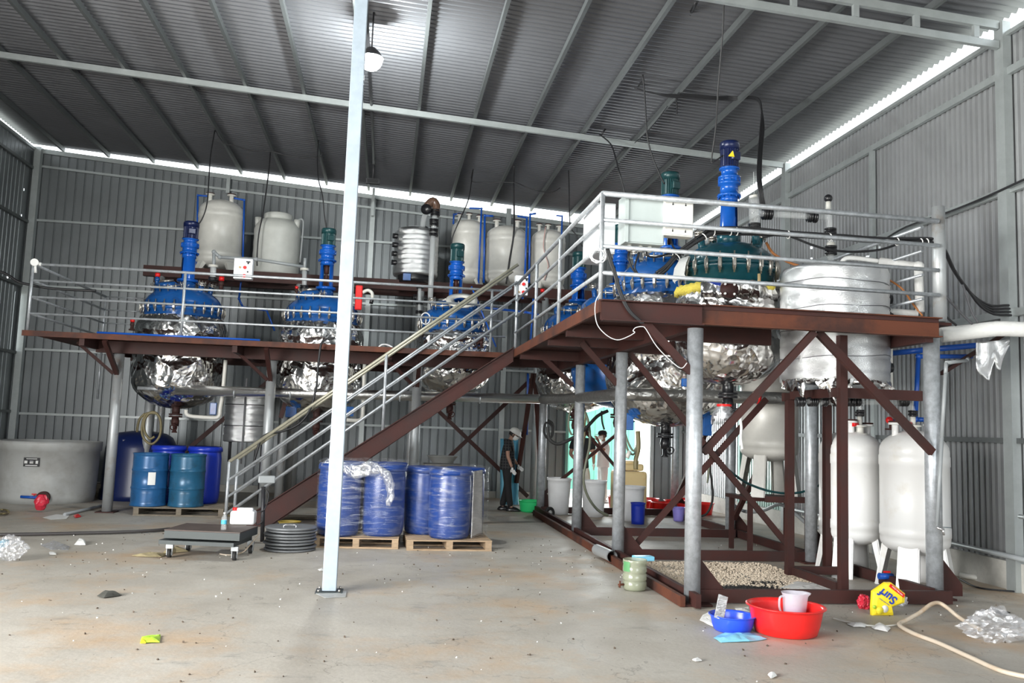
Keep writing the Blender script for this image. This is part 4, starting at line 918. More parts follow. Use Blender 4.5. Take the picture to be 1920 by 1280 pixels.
# glass line over the platform
t = thing('glass_condensate_line', tuple(aY(1555, 500, 9.7)), 'glass pipe bridge with black flanges and ball valve above the front reactor', 'glass pipe')
Q = lambda x, y: aY(x, y, 9.7)
MB().cyl(Q(1559, 497), Q(1553, 384), 0.038, n=20).build('glass_tube', 'glass', t)
MB().cyl(Q(1424, 400), Q(1554, 408), 0.038, n=20).build('glass_tube', 'glass', t)
MB().cyl(Q(1415, 425), Q(1413, 371), 0.062, n=24).build('glass_tube', 'glass', t)
MB().cyl(Q(1413, 371), Q(1412, 366), 0.05, n=20).build('cap', 'pvc_white', t)
MB().cyl(Q(1414, 366), Q(1413, 322), 0.004, n=6).build('thermometer', 'glass_milky', t)
mb = Flanges(); ax = (Q(1554, 408)-Q(1424, 400))
for x, y in ((1434, 401), (1443, 401), (1518, 406), (1527, 407)): black_fl(mb, Q(x, y), 0.072, ax, 0.022)
for x, y in ((1557, 433), (1557, 440), (1558, 466), (1558, 473), (1559, 495)): black_fl(mb, Q(x, y), 0.072)
for x, y in ((1415, 424), (1415, 432)): black_fl(mb, Q(x, y), 0.075)
mb.build('flange', 'black_plastic', t)
MB().sphere(Q(1553, 372), 0.052, 18).build('ball_valve', 'black_plastic', t)
MB().cyl(Q(1553, 378), Q(1553, 392), 0.03, n=14).build('neck', 'pvc_white', t)
MB().cyl(Q(1416, 432), Q(1418, 458), 0.045, n=14).build('base_neck', 'teal_paint', t)
MB().cyl(Q(1558, 455), Q(1558, 462), 0.05, n=14).build('collar', 'pvc_white', t)
# lower glass manifold
t = thing('glass_manifold', tuple(aY(1600, 750, 9.3)), 'horizontal glass manifold with black couplings below the foil vessel', 'glass pipe')
Q = lambda x, y: aY(x, y, 9.25)
MB().cyl(Q(1495, 752), Q(1600, 756), 0.03, n=14).build('glass_tube', 'glass', t)
MB().cyl(Q(1612, 754), Q(1690, 755), 0.028, n=14).build('glass_tube', 'glass', t)
MB().tube([Q(1695, 755), Q(1706, 758), Q(1711, 766), Q(1712, 775)], 0.028, 12).build('glass_tube', 'glass', t)
MB().tube([Q(1612, 756), Q(1612, 764), Q(1613, 772)], 0.03, 12).build('glass_tube', 'glass', t)
mb = Flanges()
for x in (1497, 1504, 1520, 1528, 1546, 1566, 1588, 1598, 1608, 1690, 1698): black_fl(mb, Q(x, 753), 0.055, (1, 0, 0), 0.022)
for x, y in ((1613, 773), (1712, 776)): black_fl(mb, Q(x, y), 0.045)
black_fl(mb, Q(1560, 735), 0.05); mb.build('flange', 'black_plastic', t)
MB().cyl(Q(1560, 716), Q(1560, 750), 0.03, n=14).build('glass_tube', 'glass', t)
pipe_run('white lagged pipe rising beside the foil vessel to the platform post', [aY(1735-10, 585, 9.0), aY(1722, 500, 9.0), aY(1650, 490, 9.3)], 0.05, 'white_lag', 'lagged_pipe')
pipe_run('short white lagged pipe at deck level right of the foil vessel', [aY(1655, 583, 9.2), aY(1722, 588, 9.0)], 0.04, 'white_lag', 'lagged_pipe')
tag(MB().tube([aY(1575, 497, 9.55), aY(1585, 485, 9.5), aY(1605, 484, 9.4), aY(1650, 490, 9.3)], 0.028, 8).build('lagged_pipe', 'white_lag'), 'white wrapped hose arching onto the lid of the foil vessel', 'pipe')
tag(MB().tube([aY(1437, 455, 9.7), aY(1450, 475, 9.6), aY(1480, 492, 9.6), aY(1505, 500, 9.5)], 0.016, 8).build('orange_hose', mat('orange_hose', (0.45, 0.17, 0.05), 0.5)), 'orange hose running from the teal lid toward the foil vessel', 'hose')
tag(MB().tube([aY(1655, 518, 9.2), aY(1690, 540, 9.0), aY(1712, 570, 9.0), aY(1730, 592, 8.95)], 0.012, 8).build('orange_hose', M['orange_hose'] if 'orange_hose' in M else bpy.data.materials['orange_hose']), 'orange hose curving down beside the white lagged pipe', 'hose')
# big white lagged duct leaving to the right wall
t = thing('lagged_duct', tuple(aY(1760, 628, 8.6)), 'thick white wrapped duct running from the platform post to the right wall', 'duct')
D0, D1, D2 = aY(1765, 628, 8.75), aY(1868, 616, 8.55), aX(1950, 618, 7.1)
MB().tube([D0, (D0+D1)/2, D1, (D1+D2)/2, D2], 0.085, 16, 2).build('wrap', 'white_lag', t)
pipe_run('blue water pipe crossing behind the tall post to the right wall', [aY(1672, 662, 9.6), aY(1740, 655, 9.4), aY(1918, 640, 9.15)], 0.035)
pipe_run('blue drop pipe feeding the rear white ground tank', [aY(1822, 668, 9.4), aY(1722, 668, 9.4), aY(1716, 786, 9.4), aY(1746, 787, 9.4)], 0.028)
t = thing('pipe_bracket', tuple(aX(1840, 650, 7.0)), 'rusty angle brace holding pipes at the right wall', 'bracket')
MB().bar(aX(1885, 625, 7.15), aY(1765, 700, 8.75), 0.04, 0.04).build('angle', 'rust_paint', t)
# hanging torn foil sheet
mb = MB(); bm = mb.bm; n1, n2 = 18, 22; G = {}
ft = [(1830, 644), (1893, 636)]; rnd = random.Random(11)
low = [690, 697, 702, 703, 706, 709, 712, 713, 700, 686, 676, 690, 693, 694, 680, 668, 660, 652, 646]
for i in range(n1+1):
    for j in range(n2+1):
        u = i/n1; x = 1830+63*u; yt = 642-6*u; y = yt+(low[i]-yt)*j/n2
        G[i, j] = bm.verts.new(aY(x, y, 8.62+0.05*noise.noise(V((u*4, j*0.12, 0)))+0.012*noise.noise(V((u*18, j*0.6, 3)))))
for i in range(n1):
    for j in range(n2): f = bm.faces.new((G[i, j], G[i+1, j], G[i+1, j+1], G[i, j+1])); f.smooth = True
o = mb.build('foil_sheet', 'foil_grain'); sm = o.modifiers.new('s', 'SOLIDIFY'); sm.thickness = 0.004
tag(o, 'torn silver foil sheet hanging from the white duct near the right wall', 'foil sheet')
# grey drain pipe tied to the right post, with tap
t = thing('tap_pipe', tuple(aY(1757, 990, 8.48)), 'grey plastic pipe with a small tap tied to the right galvanised post', 'pipe')
PT = [aY(1815, 672, 8.8), aY(1812, 676, 8.7), aY(1774, 680, 8.5), aY(1773, 700, 8.48), aY(1766, 820, 8.48), aY(1757, 985, 8.48)]
mb = MB(); 
for a, b in zip(PT, PT[1:]): mb.cyl(a, b, 0.02, n=10)
mb.build('pipe', 'grey_pvc', t)
MB().cyl(aY(1757, 988, 8.48), aY(1770, 995, 8.46), 0.016, n=10).cyl(aY(1768, 990, 8.46), aY(1769, 1003, 8.46), 0.014, n=10).build('tap', 'bright_steel', t)
MB().bar(aY(1768, 988, 8.45), aY(1783, 989, 8.45), 0.01, 0.006).build('tap_lever', 'green_motor', t)
# silver lagged pipes running along the hall
t = thing('lagged_pipe', tuple(aY(330, 731, 15.75)), 'long silver lagged pipe running under the left walkway past all posts', 'pipe')
MB().cyl(aY(330, 731, 15.86), aY(1012, 748, 15.86), 0.088, n=24).build('lagging', 'foil_pipe' if 'foil_pipe' in M else foil_mat('foil_pipe', (0.88, 0.87, 0.85), 0.32, 14, 0.25, 0.01, 1.0), t)
MB().cyl(aY(258, 727, 15.86), aY(335, 731, 15.86), 0.03, n=12).build('bare_end', 'galv', t)
for x in (440, 545, 750, 900): a = aY(x, 733+(x-330)*0.025, 15.86); MB(a).cyl(a-V((0.012, 0, 0)), a+V((0.012, 0, 0)), 0.093, n=24).build('strap', 'galv', t)
t = thing('lagged_pipe', tuple(aY(1180, 739, 11.35)), 'dull grey lagged pipe bending under the right platform below the reactors', 'pipe')
MB().tube([aY(1018, 748, 15.7), aY(1075, 747, 13.8), aY(1140, 741, 12.0), aY(1165, 738, 11.6), aY(1190, 739, 11.4), aY(1230, 740, 11.35), aY(1330, 743, 11.35), aY(1475, 747, 11.35), aY(1510, 748, 11.35)], 0.088, 20, 3).build('lagging', 'foil_dull', t)
a = aY(1420, 745, 11.35); MB(a).cyl(a-V((0.02, 0, 0)), a+V((0.02, 0, 0)), 0.093, n=24).build('red_tape', 'red', t)
# white pvc drain loops
def loop(label, pts, Y, r=0.035, mt='pvc_white'): return tag(MB().tube([aY(x, y, Y) for x, y in pts], r, 10, 3).build('drain_pipe', mt), label, 'pipe')
loop('white drain pipe looping under the leftmost reactor beside the silver pipe', [(423, 675), (421, 700), (417, 740), (413, 765), (411, 779), (403, 783), (380, 782), (358, 780), (350, 776), (349, 768)], 16.1)
loop('white drain pipe looping under the second reactor behind the white post', [(684, 680), (683, 700), (681, 760), (679, 783), (670, 788), (650, 787)], 16.1)
# blue support lugs under reactor jackets
def lug(label, x, y, Y, w=0.3, h=0.35, d=0.05):
    p = aY(x, y, Y); return tag(MB(p).box(p, (w, d, h)).build('support_lug', 'blue_paint', bevel=0.01), label, 'support lug')
lug('small blue lug plate below the right of the leftmost reactor', 400, 766, 16.3, 0.12, 0.22)
lug('blue lug plate below the left of the second reactor', 546, 772, 16.3, 0.20, 0.20)
lug('blue lug plate below the right of the second reactor', 655, 771, 16.3, 0.16, 0.18)
lug('blue lug plate left of the big foil cone under the platform', 1180, 790, 12.2, 0.12, 0.25)
lug('blue lug plate right of the big foil cone under the platform', 1326, 797, 11.9, 0.13, 0.30)
lug('blue lug plate with yellow tag beside the front platform post', 1284, 717, 10.0, 0.08, 0.10)
# shadowy silver heater drum under the walkway
t = thing('heater_drum', tuple(aY(462, 800, 17.0)), 'silver foil-wrapped drum standing low under the walkway behind the stair rails', 'drum')
c = aY(462, 828, 17.2); 
prof = [(0, 0), (0.42, 0)]
for k in range(7): prof += [(0.43, 0.02+k*0.135), (0.435, 0.12+k*0.135), (0.42, 0.135+k*0.135)]
MB(c).lathe(prof+[(0, 0.98)], c, 48, jit=0.008).build('insulation', 'foil_grain', t)
for z in (0.3, 0.7): MB(c).lathe([(0.43, z), (0.445, z), (0.445, z+0.015), (0.43, z+0.015), (0.43, z)], c, 40).build('strap', 'dark_steel', t)
MB(c).box(c+V((0.0, -0.45, 0.4)), (0.03, 0.02, 1.6)).build('stand_bar', 'dark_steel', t)
for s in (-0.3, 0.3):
    MB(c).cyl((c.x+s, c.y, 0), (c.x+s, c.y, c.z+0.01), 0.03, n=10).build('leg', 'dark_steel', t)
# ---------------- control boxes ----------------
def ctrl(label, p, d, rz, mt, name='control_box', lean=0.0):
    t = thing(name, tuple(p), label, 'control box'); 
    o = MB((0, 0, 0)).box((0, 0, 0), d).build('cabinet', mt, t, bevel=0.008, loc=wloc(t)); 
    o2 = MB().box((0, -d[1]/2-0.006, 0), (d[0]*0.94, 0.014, d[2]*0.95)).build('door', mt, t, bevel=0.004, loc=wloc(t))
    t.rotation_euler = (lean, 0, rz); return t
p = aY(1126, 432, 8.85); p.x += 0.03
a_, b_ = aY(1121, 379, 8.62), aY(1153, 476, 8.62)
b1 = ctrl('bright white electrical cabinet hung inside the stair-side rail, left of the grey-green box', ((a_.x+b_.x)/2, 8.95, (a_.z+b_.z)/2), (b_.x-a_.x, 0.66, a_.z-b_.z), 0, 'white_panel')
p = aY(1202, 417, 8.48)
b2 = ctrl('pale grey-green control box hung inside the front rail, left of the white box', p, (0.43, 0.22, 0.50), math.radians(2), 'grey_panel')
mb = MB(p)
for k in (-0.12, 0.0, 0.10): mb.cyl(p+V((k, 0, -0.25)), p+V((k, 0, -0.31)), 0.022, n=12)
o = mb.build('cable_gland', 'pvc_white', b2)
MB(p).box(p+V((-0.20, -0.13, 0.0)), (0.035, 0.03, 0.50)).build('hinge_strip', 'grey_panel', b2)
p = aY(1274, 408, 8.32); p.y = 8.42
b3 = ctrl('cream white control box with keyhole slots hung on the front rail', p, (0.325, 0.13, 0.37), math.radians(3), 'cream_panel')
mb = MB(p)
for sx in (-0.07, 0.07):
    for sz_ in (-0.14, 0.14): mb.cyl(p+V((sx, -0.075, sz_)), p+V((sx, -0.082, sz_)), 0.008, n=10); mb.box(p+V((sx, -0.078, sz_+0.012)), (0.006, 0.008, 0.02))
mb.build('keyhole', 'black_plastic', b3)
def button_box(label, x, y, Y, w, h):
    p = aY(x, y, Y); t = thing('button_box', tuple(p), label, 'control box')
    MB(p).box(p, (w, 0.15, h)).build('cabinet', 'white_panel', t, bevel=0.006)
    for dz in (0.02, -0.12):
        MB(p).cyl(p+V((0.03, -0.075, dz)), p+V((0.03, -0.10, dz)), 0.028, n=14).build('red_button', 'red', t)
        MB(p).cyl(p+V((-0.05, -0.075, dz)), p+V((-0.05, -0.095, dz)), 0.018, n=12).build('brass_button', 'cardboard', t)
    MB(p).box(p+V((0.08, -0.08, 0.12)), (0.07, 0.012, 0.02)).box(p+V((0.08, -0.08, 0.10)), (0.025, 0.014, 0.04)).build('switch', 'black_plastic', t)
    MB(p).cyl(p+V((0.08, -0.075, -0.05)), p+V((0.08, -0.085, -0.05)), 0.014, n=12).build('keyhole', 'black_plastic', t)
    return t
button_box('white push-button box on the walkway rail between the two left reactors', 457, 505, 14.78, 0.30, 0.34)
button_box('white push-button box on the stair landing rail right of the small reactor', 977, 536, 14.5, 0.22, 0.34)
t = thing('rail_siren', tuple(aY(66, 500, 14.7)), 'dirty white horn on the far left corner of the walkway rail', 'horn')
q = aY(66, 493, 14.7); MB(q).cyl(q+V((-0.02, 0.0, 0)), q+V((0.02, -0.08, 0)), 0.055, 0.06, n=18).cyl(q+V((0.02, 0, 0)), q+V((0.10, 0.0, -0.02)), 0.03, n=12).cyl(q, q+V((0.02, 0, -0.16)), 0.02, n=10).build('body', 'paper', t)
# ---------------- cables ----------------
def cab(label, P, r=0.012, mt='cable', name='cable', sub=4, cat='cable'): return tag(MB().tube(P, r, 7, sub).build(name, mt), label, cat)
def roofY(x, y): # point on the purlin underside plane seen at x,y
    d = ray(x, y); k = (7.19-CAMH)/(d.z+0.0565*d.x); return CAM+d*k
def cabl(label, first, rest, Y, r=0.012, **k):
    P = [roofY(*first)] if first else []
    n = len(rest)
    for i, (x, y) in enumerate(rest):
        Yi = Y if not first else P[0].y+(Y-P[0].y)*min(1, (i+1)/max(1, n*0.6)); P.append(aY(x, y, Yi))
    return cab(label, P, r, **k)
cabl('black cable dropping from the roof to the navy motor of the leftmost reactor', (403, 244), [(395, 290), (392, 330), (388, 382), (378, 412), (365, 428)], 16.6)
cabl('black cable looping under the purlins from above the left tank to the second drop', (403, 244), [(420, 268), (440, 273), (470, 282), (507, 284), (540, 292), (575, 296), (600, 293), (604, 285)], 17.3, 0.011)
cabl('black cable dropping past the squat ribbed tank', (507, 284), [(505, 310), (500, 352), (493, 400), (485, 440), (482, 480), (482, 498)], 18.0, 0.014)
cabl('black cable dropping to the green motor behind the white post', (597, 263), [(595, 300), (597, 335), (605, 368), (608, 400), (612, 428)], 16.6)
cabl('black cable dropping across the slim trio tank to the small reactor motor', (887, 318), [(884, 340), (878, 375), (862, 412), (850, 440), (847, 456)], 16.6)
cabl('black cable sagging under the purlins above the trio of tanks', (887, 318), [(884, 338), (900, 342), (962, 342), (985, 350), (1010, 358), (1035, 360), (1050, 352)], 17.0, 0.01)
cabl('thick black cable dropping between the middle and right trio tanks', (964, 310), [(963, 345), (964, 400), (963, 440), (955, 490), (949, 532)], 18.12, 0.02)
cabl('black cable dropping to the motor behind the stair landing', (1066, 320), [(1067, 350), (1069, 420), (1080, 440), (1092, 462)], 16.4, 0.011)
cabl('black cable dropping from the cross beam to behind the white cabinet', (1124, 252), [(1145, 270), (1155, 300), (1160, 320), (1171, 360), (1176, 400)], 12.6, 0.013)
cabl('black cable hanging to the dark green motor above the control boxes', (1205, 140), [(1209, 180), (1213, 250), (1222, 290), (1236, 325), (1246, 345)], 12.1, 0.012)
cabl('long black cable from the top of the frame hanging to the tallest motor', (1358, -20), [(1355, 60), (1347, 160), (1342, 240), (1334, 300), (1338, 303), (1356, 291)], 10.2, 0.010)
cabl('thick black cable tied along a purlin at the upper right of the roof', (1307, 2), [tuple(x) for x in ((1275, 60), (1240, 100), (1207, 150))], 12.7, 0.022)
cabl('black cable tied along a purlin down to the cross beam', (1207, 150), [(1190, 172), (1182, 195), (1155, 215), (1128, 252)], 14.7, 0.016)
bundle = [[(1190, 165), (1230, 176), (1262, 180), (1300, 180), (1340, 184), (1380, 184), (1418, 185), (1428, 205), (1429, 240), (1425, 290), (1424, 340), (1431, 388)],]
t = thing('cable_bundle', tuple(roofY(1190, 165)), 'bundle of black cables sagging between purlins and dropping to the platform', 'cable bundle')
for k in range(4):
    P = [roofY(1190, 165)]
    for i, (x, y) in enumerate(bundle[0][1:]):
        s = 0.0 if i < 1 else (k-1.5)*2.2
        P.append(aY(x+(s if i > 6 else 0), y+(s*0.8 if i <= 6 else 0), P[0].y+(9.9-P[0].y)*min(1, max(0, (i-4)/5))) if i > 4 else aY(x, y+s*0.8, P[0].y))
    MB().tube(P, 0.011, 7, 4).build('cable', 'cable', t)
tag(MB().tube([aY(1268, 180, 12.5), aY(1269, 200, 12.5), aY(1269, 216, 12.5)], 0.012, 6).build('lamp_cord', 'cable'), 'short cord with a black socket hanging below the cable bundle', 'cord')
cabl('thin black wire slanting from the cable bundle to the cross beam', None, [(1264, 182), (1240, 215), (1215, 245), (1190, 268)], 13.0, 0.006)
# bundle along the platform rail
t = thing('cable_bundle', tuple(aY(1320, 440, 9.0)), 'thick black cable bundle zip-tied along the front platform rail to the right post', 'cable bundle')
path = [(1232, 515), (1250, 500), (1267, 480), (1290, 462), (1320, 443), (1340, 434), (1400, 433), (1440, 434), (1500, 439), (1560, 443), (1620, 449), (1680, 452), (1740, 453), (1756, 455)]
for k in range(6):
    P = [aY(x+(k % 3-1)*2.0, y+(k-2.5)*1.7+2.5*math.sin(i*0.9+k*1.7), 8.42+0.02*(k % 2)) for i, (x, y) in enumerate(path)]
    MB().tube(P, 0.013, 7, 3).build('cable', 'cable', t)
for x, y in ((1338, 434), (1369, 434), (1381, 434), (1478, 440), (1270, 482), (1320, 444), (1556, 445), (1682, 453), (1726, 454), (1737, 454)):
    q = aY(x, y, 8.42); MB(q).lathe([(0.036, -0.004), (0.044, -0.004), (0.044, 0.004), (0.036, 0.004), (0.036, -0.004)], q, 14, (1, 0.0, 0.1 if x > 1330 else 0.8)).build('zip_tie', 'paper', t)
t = thing('cable_bundle', tuple(aY(1760, 456, 8.6)), 'black cable bundle drooping from the tall post to the right wall column', 'cable bundle')
for k in range(4):
    pp = [(1755, 455), (1766, 462), (1774, 475), (1785, 500), (1797, 520), (1812, 540), (1835, 562+k*3), (1862, 575+k*4), (1893, 574+k*5)]
    P = []
    for i, (x, y) in enumerate(pp): P.append(aY(x+(k-1.5)*1.5, y+(k-1.5)*1.2, 8.42+0.07*i))
    P.append(V((7.17, P[-1].y+0.06, P[-1].z-0.02)))
    MB().tube(P, 0.015, 7, 3).build('cable', 'cable', t)
cab('grey cable dropping from the drooping bundle to the white duct', [aY(x, y, 8.6) for x, y in ((1805, 533), (1812, 555), (1822, 585), (1834, 605))], 0.012, 'cable_grey')
cab('grey cable arcing from the rail end down to the white duct', [aY(x, y, 8.6) for x, y in ((1757, 546), (1765, 546), (1782, 565), (1805, 590), (1823, 607))], 0.014, 'cable_grey')
cab('black cable arcing beside the tall post down to the duct', [aY(x, y, 8.6) for x, y in ((1756, 550), (1760, 575), (1772, 592), (1793, 610))], 0.012)
cab('black cable running along the right wall girt toward the camera', [aX(x, y, 7.12) for x, y in ((1660, 448), (1700, 425), (1780, 397), (1840, 373), (1880, 355), (1930, 332))], 0.014)
cab('black cable sagging over the white foil vessel lid', [aY(x, y, 9.2) for x, y in ((1430, 445), (1470, 440), (1520, 458), (1555, 468), (1600, 472), (1650, 468), (1690, 455))], 0.014)
cab('black loop of cable below the cream control box', [aY(x, y, 8.6) for x, y in ((1256, 444), (1262, 462), (1270, 470), (1282, 478))], 0.010)
for i, (lab, pp, r) in enumerate((
    ('black cable running from the grey box down over the bright blue lid', [(1200, 465), (1196, 480), (1190, 500), (1195, 512), (1203, 522)], 0.011),
    ('black cable looping between the grey box and blue lid', [(1185, 466), (1178, 478), (1184, 500), (1194, 514)], 0.011),
    ('black cable sagging from the grey box along the rail', [(1218, 466), (1212, 478), (1230, 482), (1258, 474), (1275, 470)], 0.011))): cab(lab, [aY(x, y, 8.75) for x, y in pp], r)
t = thing('cable_bundle', tuple(aY(1140, 470, 8.3)), 'black cables hanging from the landing corner post down below the beam', 'cable bundle')
for k in range(3):
    MB().tube([aY(x+k*2, y, 8.13) for x, y in ((1137, 466), (1143, 490), (1151, 513), (1158, 540), (1168, 565), (1180, 585), (1196, 600), (1203, 606))], 0.011, 7).build('cable', 'cable', t)
cab('coil of white and black wire hooked at the landing corner post', [V((0, 0, 0))+aY(1118+14*math.cos(i*0.8)+i*0.3, 477+12*math.sin(i*0.8)+(i % 3)*2, 8.2) for i in range(22)], 0.007, 'white_plastic', 'wire_coil', 2)
cab('thin white wire dangling in a loop below the landing corner', [aY(x, y, 8.1) for x, y in ((1126, 548), (1117, 565), (1116, 590), (1122, 612), (1140, 630), (1158, 637), (1175, 632), (1188, 625), (1190, 622), (1187, 620), (1192, 614), (1205, 612), (1212, 618), (1232, 650), (1262, 680), (1278, 690), (1288, 680))], 0.0045, 'white_plastic', 'wire')
cab('black cable dipping over the walkway edge behind the stair rail', [aY(x, y, 14.5) for x, y in ((628, 632), (622, 634), (610, 636), (602, 645), (597, 680), (592, 730), (580, 770), (560, 795), (530, 808), (505, 812), (490, 822), (482, 845), (475, 870))], 0.02)
cab('short pale hose lying on the walkway deck behind the white post', [aY(x, y, 14.9) for x, y in ((709, 652), (716, 646), (726, 646), (736, 651))], 0.015, 'white_plastic', 'hose')
cab('black cable entering from the left edge past the corner column', [aY(x, y, 14.9) for x, y in ((-5, 509), (6, 511), (20, 519), (34, 528), (52, 533), (100, 541), (180, 545))], 0.022)
# ---------------- ground tanks at right ----------------
gt = 'white ground tanks by the right wall'
vtank('nearest white ground tank on plate legs, behind the right galvanised post', 6.10, 9.28, 0, 0.375, 1.43, 'tank_bright', nz=((-0.62, 0.0), (0.62, 0.1)), legs=4, legh=0.36, dome=0.24, group=gt, legw=0.20)
vtank('second white ground tank on plate legs, left of and behind the nearest one', 5.78, 10.10, 0, 0.375, 1.41, 'tank_bright', nz=((-0.15, -0.3), (0.6, 0.0)), legs=4, legh=0.36, dome=0.24, group=gt, legw=0.20)
vtank('small white tank on legs standing on the low rack behind the brown posts', 5.58, 12.0, 0.80, 0.41, 1.40, 'tank_white', nz=((0.0, 0.0),), legs=4, legh=0.5, dome=0.22, group=gt, legw=0.16)
t = thing('rack', (5.58, 12.0, 0), 'low brown rack carrying the small white tank', 'rack')
MB().box((5.58, 12.0, 0.775), (1.0, 0.8, 0.05)).build('top', 'rust_paint', t)
for sx in (-0.43, 0.43):
    for sy in (-0.33, 0.33): MB().box((5.58+sx, 12.0+sy, 0.375), (0.06, 0.06, 0.75)).build('leg', 'rust_paint', t)
def gf(label, x, y, Y, s=1.0):
    p = aY(x, y, Y); t = thing('tank_fitting', tuple(p), label, 'valve')
    mb = MB(p); mb.cyl(p+V((0, 0, -0.09)), p+V((0, 0, 0.02)), 0.05, n=16); mb.lathe([(0, 0), (0.09, 0), (0.09, 0.02), (0, 0.02)], p, 18); mb.lathe([(0, -0.10), (0.09, -0.10), (0.09, -0.08), (0, -0.08)], p, 18); mb.cyl(p, p+V((0, 0, 0.13)), 0.03, n=12); mb.build('flanged_stub', 'pvc_white', t)
    mb = Flanges(); black_fl(mb, p+V((0, 0, 0.16)), 0.055); mb.build('coupling', 'black_plastic', t)
    MB(p).cyl(p+V((-0.05, -0.02, 0.03)), p+V((-0.13, -0.05, 0.03)), 0.03, n=12).build('red_cap', 'red', t); return t
gf('white flanged stub with black coupling on the second ground tank', 1612, 800, 10.0)
gf('white flanged stub with black coupling on the nearest ground tank', 1712, 800, 9.27)
t = thing('hand_valve', tuple(aY(1671, 793, 9.8)), 'rusty valve with bright red knob between the two ground tanks', 'valve')
q = aY(1672, 806, 9.8); MB(q).cyl(q, q+V((0, 0, 0.1)), 0.03, n=12).lathe([(0, 0.0), (0.08, 0.0), (0.08, 0.02), (0, 0.02)], q, 16).build('body', 'rust_paint', t)
MB(q).sphere(q+V((-0.03, 0, 0.12)), 0.045, 14).build('knob', 'red', t); MB(q).cyl(q+V((0.03, 0, 0.12)), q+V((0.12, 0, 0.12)), 0.02, n=10).build('lever', 'blue_pipe', t)
t = thing('drain_valve', tuple(aZ(1655, 1083, 0.1)), 'blue drain valve under the second ground tank', 'valve')
q = aZ(1660, 1080, 0.12); MB(q).cyl(q+V((-0.08, 0, 0)), q+V((0.09, 0, 0)), 0.035, n=12).build('body', 'blue_pipe', t); MB(q).box(q+V((0.02, 0, 0.05)), (0.08, 0.02, 0.02)).build('handle', 'red', t)
t = thing('drain_valve', tuple(aZ(1774, 1102, 0.1)), 'blue drain valve under the nearest ground tank', 'valve')
q = aZ(1774, 1100, 0.1); MB(q).cyl(q+V((-0.06, 0, 0)), q+V((0.06, 0, 0)), 0.03, n=12).build('body', 'blue_pipe', t)
pipe_run('white plastic pipe lying on the floor by the right wall', [aZ(1800, 1078, 0.04), aZ(1869, 1087, 0.04)], 0.035, 'pvc_white')
pipe_run('dark grey pipe running low along the right wall', [V((7.05, 14.5, 0.42)), V((7.05, 10.2, 0.42)), V((7.02, 8.0, 0.40))], 0.03, 'grey_pvc')
pipe_run('grey pipe stub with bend at the right edge by the wall column', [aX(1912, 968, 6.95), aX(1940, 972, 6.95)], 0.025, 'galv_flat')
cab('thin black cable lying on the floor by the right wall', [aZ(x, y, 0.012) for x, y in ((1800, 1085), (1830, 1100), (1870, 1106), (1930, 1110))], 0.010)
# ---------------- hoses under the platform ----------------
def hose(label, pts, Y, r=0.016, mt='hose_olive', **k):
    P = [aY(p[0], p[1], p[2] if len(p) > 2 else Y) for p in pts]; return tag(MB().tube(P, r, 8, 4).build('hose', mt), label, 'hose')
hose('long olive hose curving from the pipe down past the white buckets', [(1072, 757), (1090, 762), (1103, 790), (1106, 830), (1098, 870), (1094, 900), (1102, 930), (1120, 955), (1140, 966)], 14.0, 0.022)
hose('coiled olive hoses hanging behind the third galvanised post', [(1085, 760), (1096, 800), (1092, 840), (1085, 860), (1092, 820), (1098, 780), (1094, 762)], 14.2, 0.018, 'hose_yellow')
hose('olive hose loop hanging left of the third galvanised post', [(1075, 760), (1068, 775), (1066, 800), (1072, 815)], 14.2, 0.016)
hose('black hose sagging from the first post to the hose knot', [(1027, 800), (1030, 822), (1045, 832), (1068, 824), (1095, 806), (1120, 780), (1140, 770)], 13.9, 0.028, 'rubber')
hose('black hose coil hanging on the left post under the platform', [(1027, 787), (1037, 795), (1036, 815), (1028, 822), (1020, 810), (1024, 792), (1036, 800), (1034, 818)], 16.6, 0.022, 'rubber')
hose('black strap hanging from the pipe above the white buckets', [(1128, 770), (1129, 790), (1133, 805)], 13.9, 0.015, 'rubber')
hose('yellowed hose bunch hanging by the cream tank', [(1172, 812), (1178, 830), (1188, 845), (1196, 830), (1198, 812), (1190, 850), (1178, 845), (1172, 825)], 12.8, 0.016, 'hose_olive')
hose('thick yellowed hose hanging down behind the cream tank', [(1196, 808), (1197, 840), (1192, 862), (1192, 880)], 12.8, 0.035, 'hose_yellow')
t = thing('hose_nozzle', tuple(aY(1177, 855, 12.7)), 'white hose nozzle hanging beside the second galvanised post', 'nozzle')
MB().cyl(aY(1181, 845, 12.7), aY(1175, 858, 12.7), 0.03, 0.038, n=14).build('cone', 'pvc_white', t)
hose('brown coil of hose hanging below the leftmost reactor', [(295, 775), (275, 775), (268, 790), (266, 810), (272, 825), (285, 832), (298, 820), (302, 800), (298, 780), (285, 772), (272, 785), (270, 805), (280, 822), (290, 818)], 16.2, 0.022, 'hose_yellow')
hose('brown hose end hanging below the leftmost reactor', [(272, 775), (262, 785), (258, 800), (257, 810)], 16.2, 0.022, 'hose_yellow')
hose('black hose running behind the big post to the floor', [(1340, 818), (1334, 850), (1332, 880), (1336, 920), (1334, 945), (1322, 965), (1300, 968)], 13.5, 0.02, 'rubber')
hose('green hose sagging between the brown posts and the white post pipe', [(1365, 880, 11.2), (1400, 905, 11.2), (1450, 922, 11.2), (1500, 923, 11.2), (1545, 905, 11.2), (1575, 885, 11.2)], 11.2, 0.016, 'green_motor')
hose('grey pipe sloping along the right wall low behind the platform', [(1365, 938, 13.9), (1395, 958, 13.6), (1430, 957, 13.0), (1462, 945, 12.4), (1490, 962, 12.0), (1520, 985, 11.6), (1560, 992, 11.2)], 12, 0.028, 'grey_pvc')
hose('olive hoses looping down beside the front post near the blue lug', [(1360, 806), (1342, 812), (1332, 830), (1330, 870), (1326, 905)], 12.0, 0.014, 'hose_olive')
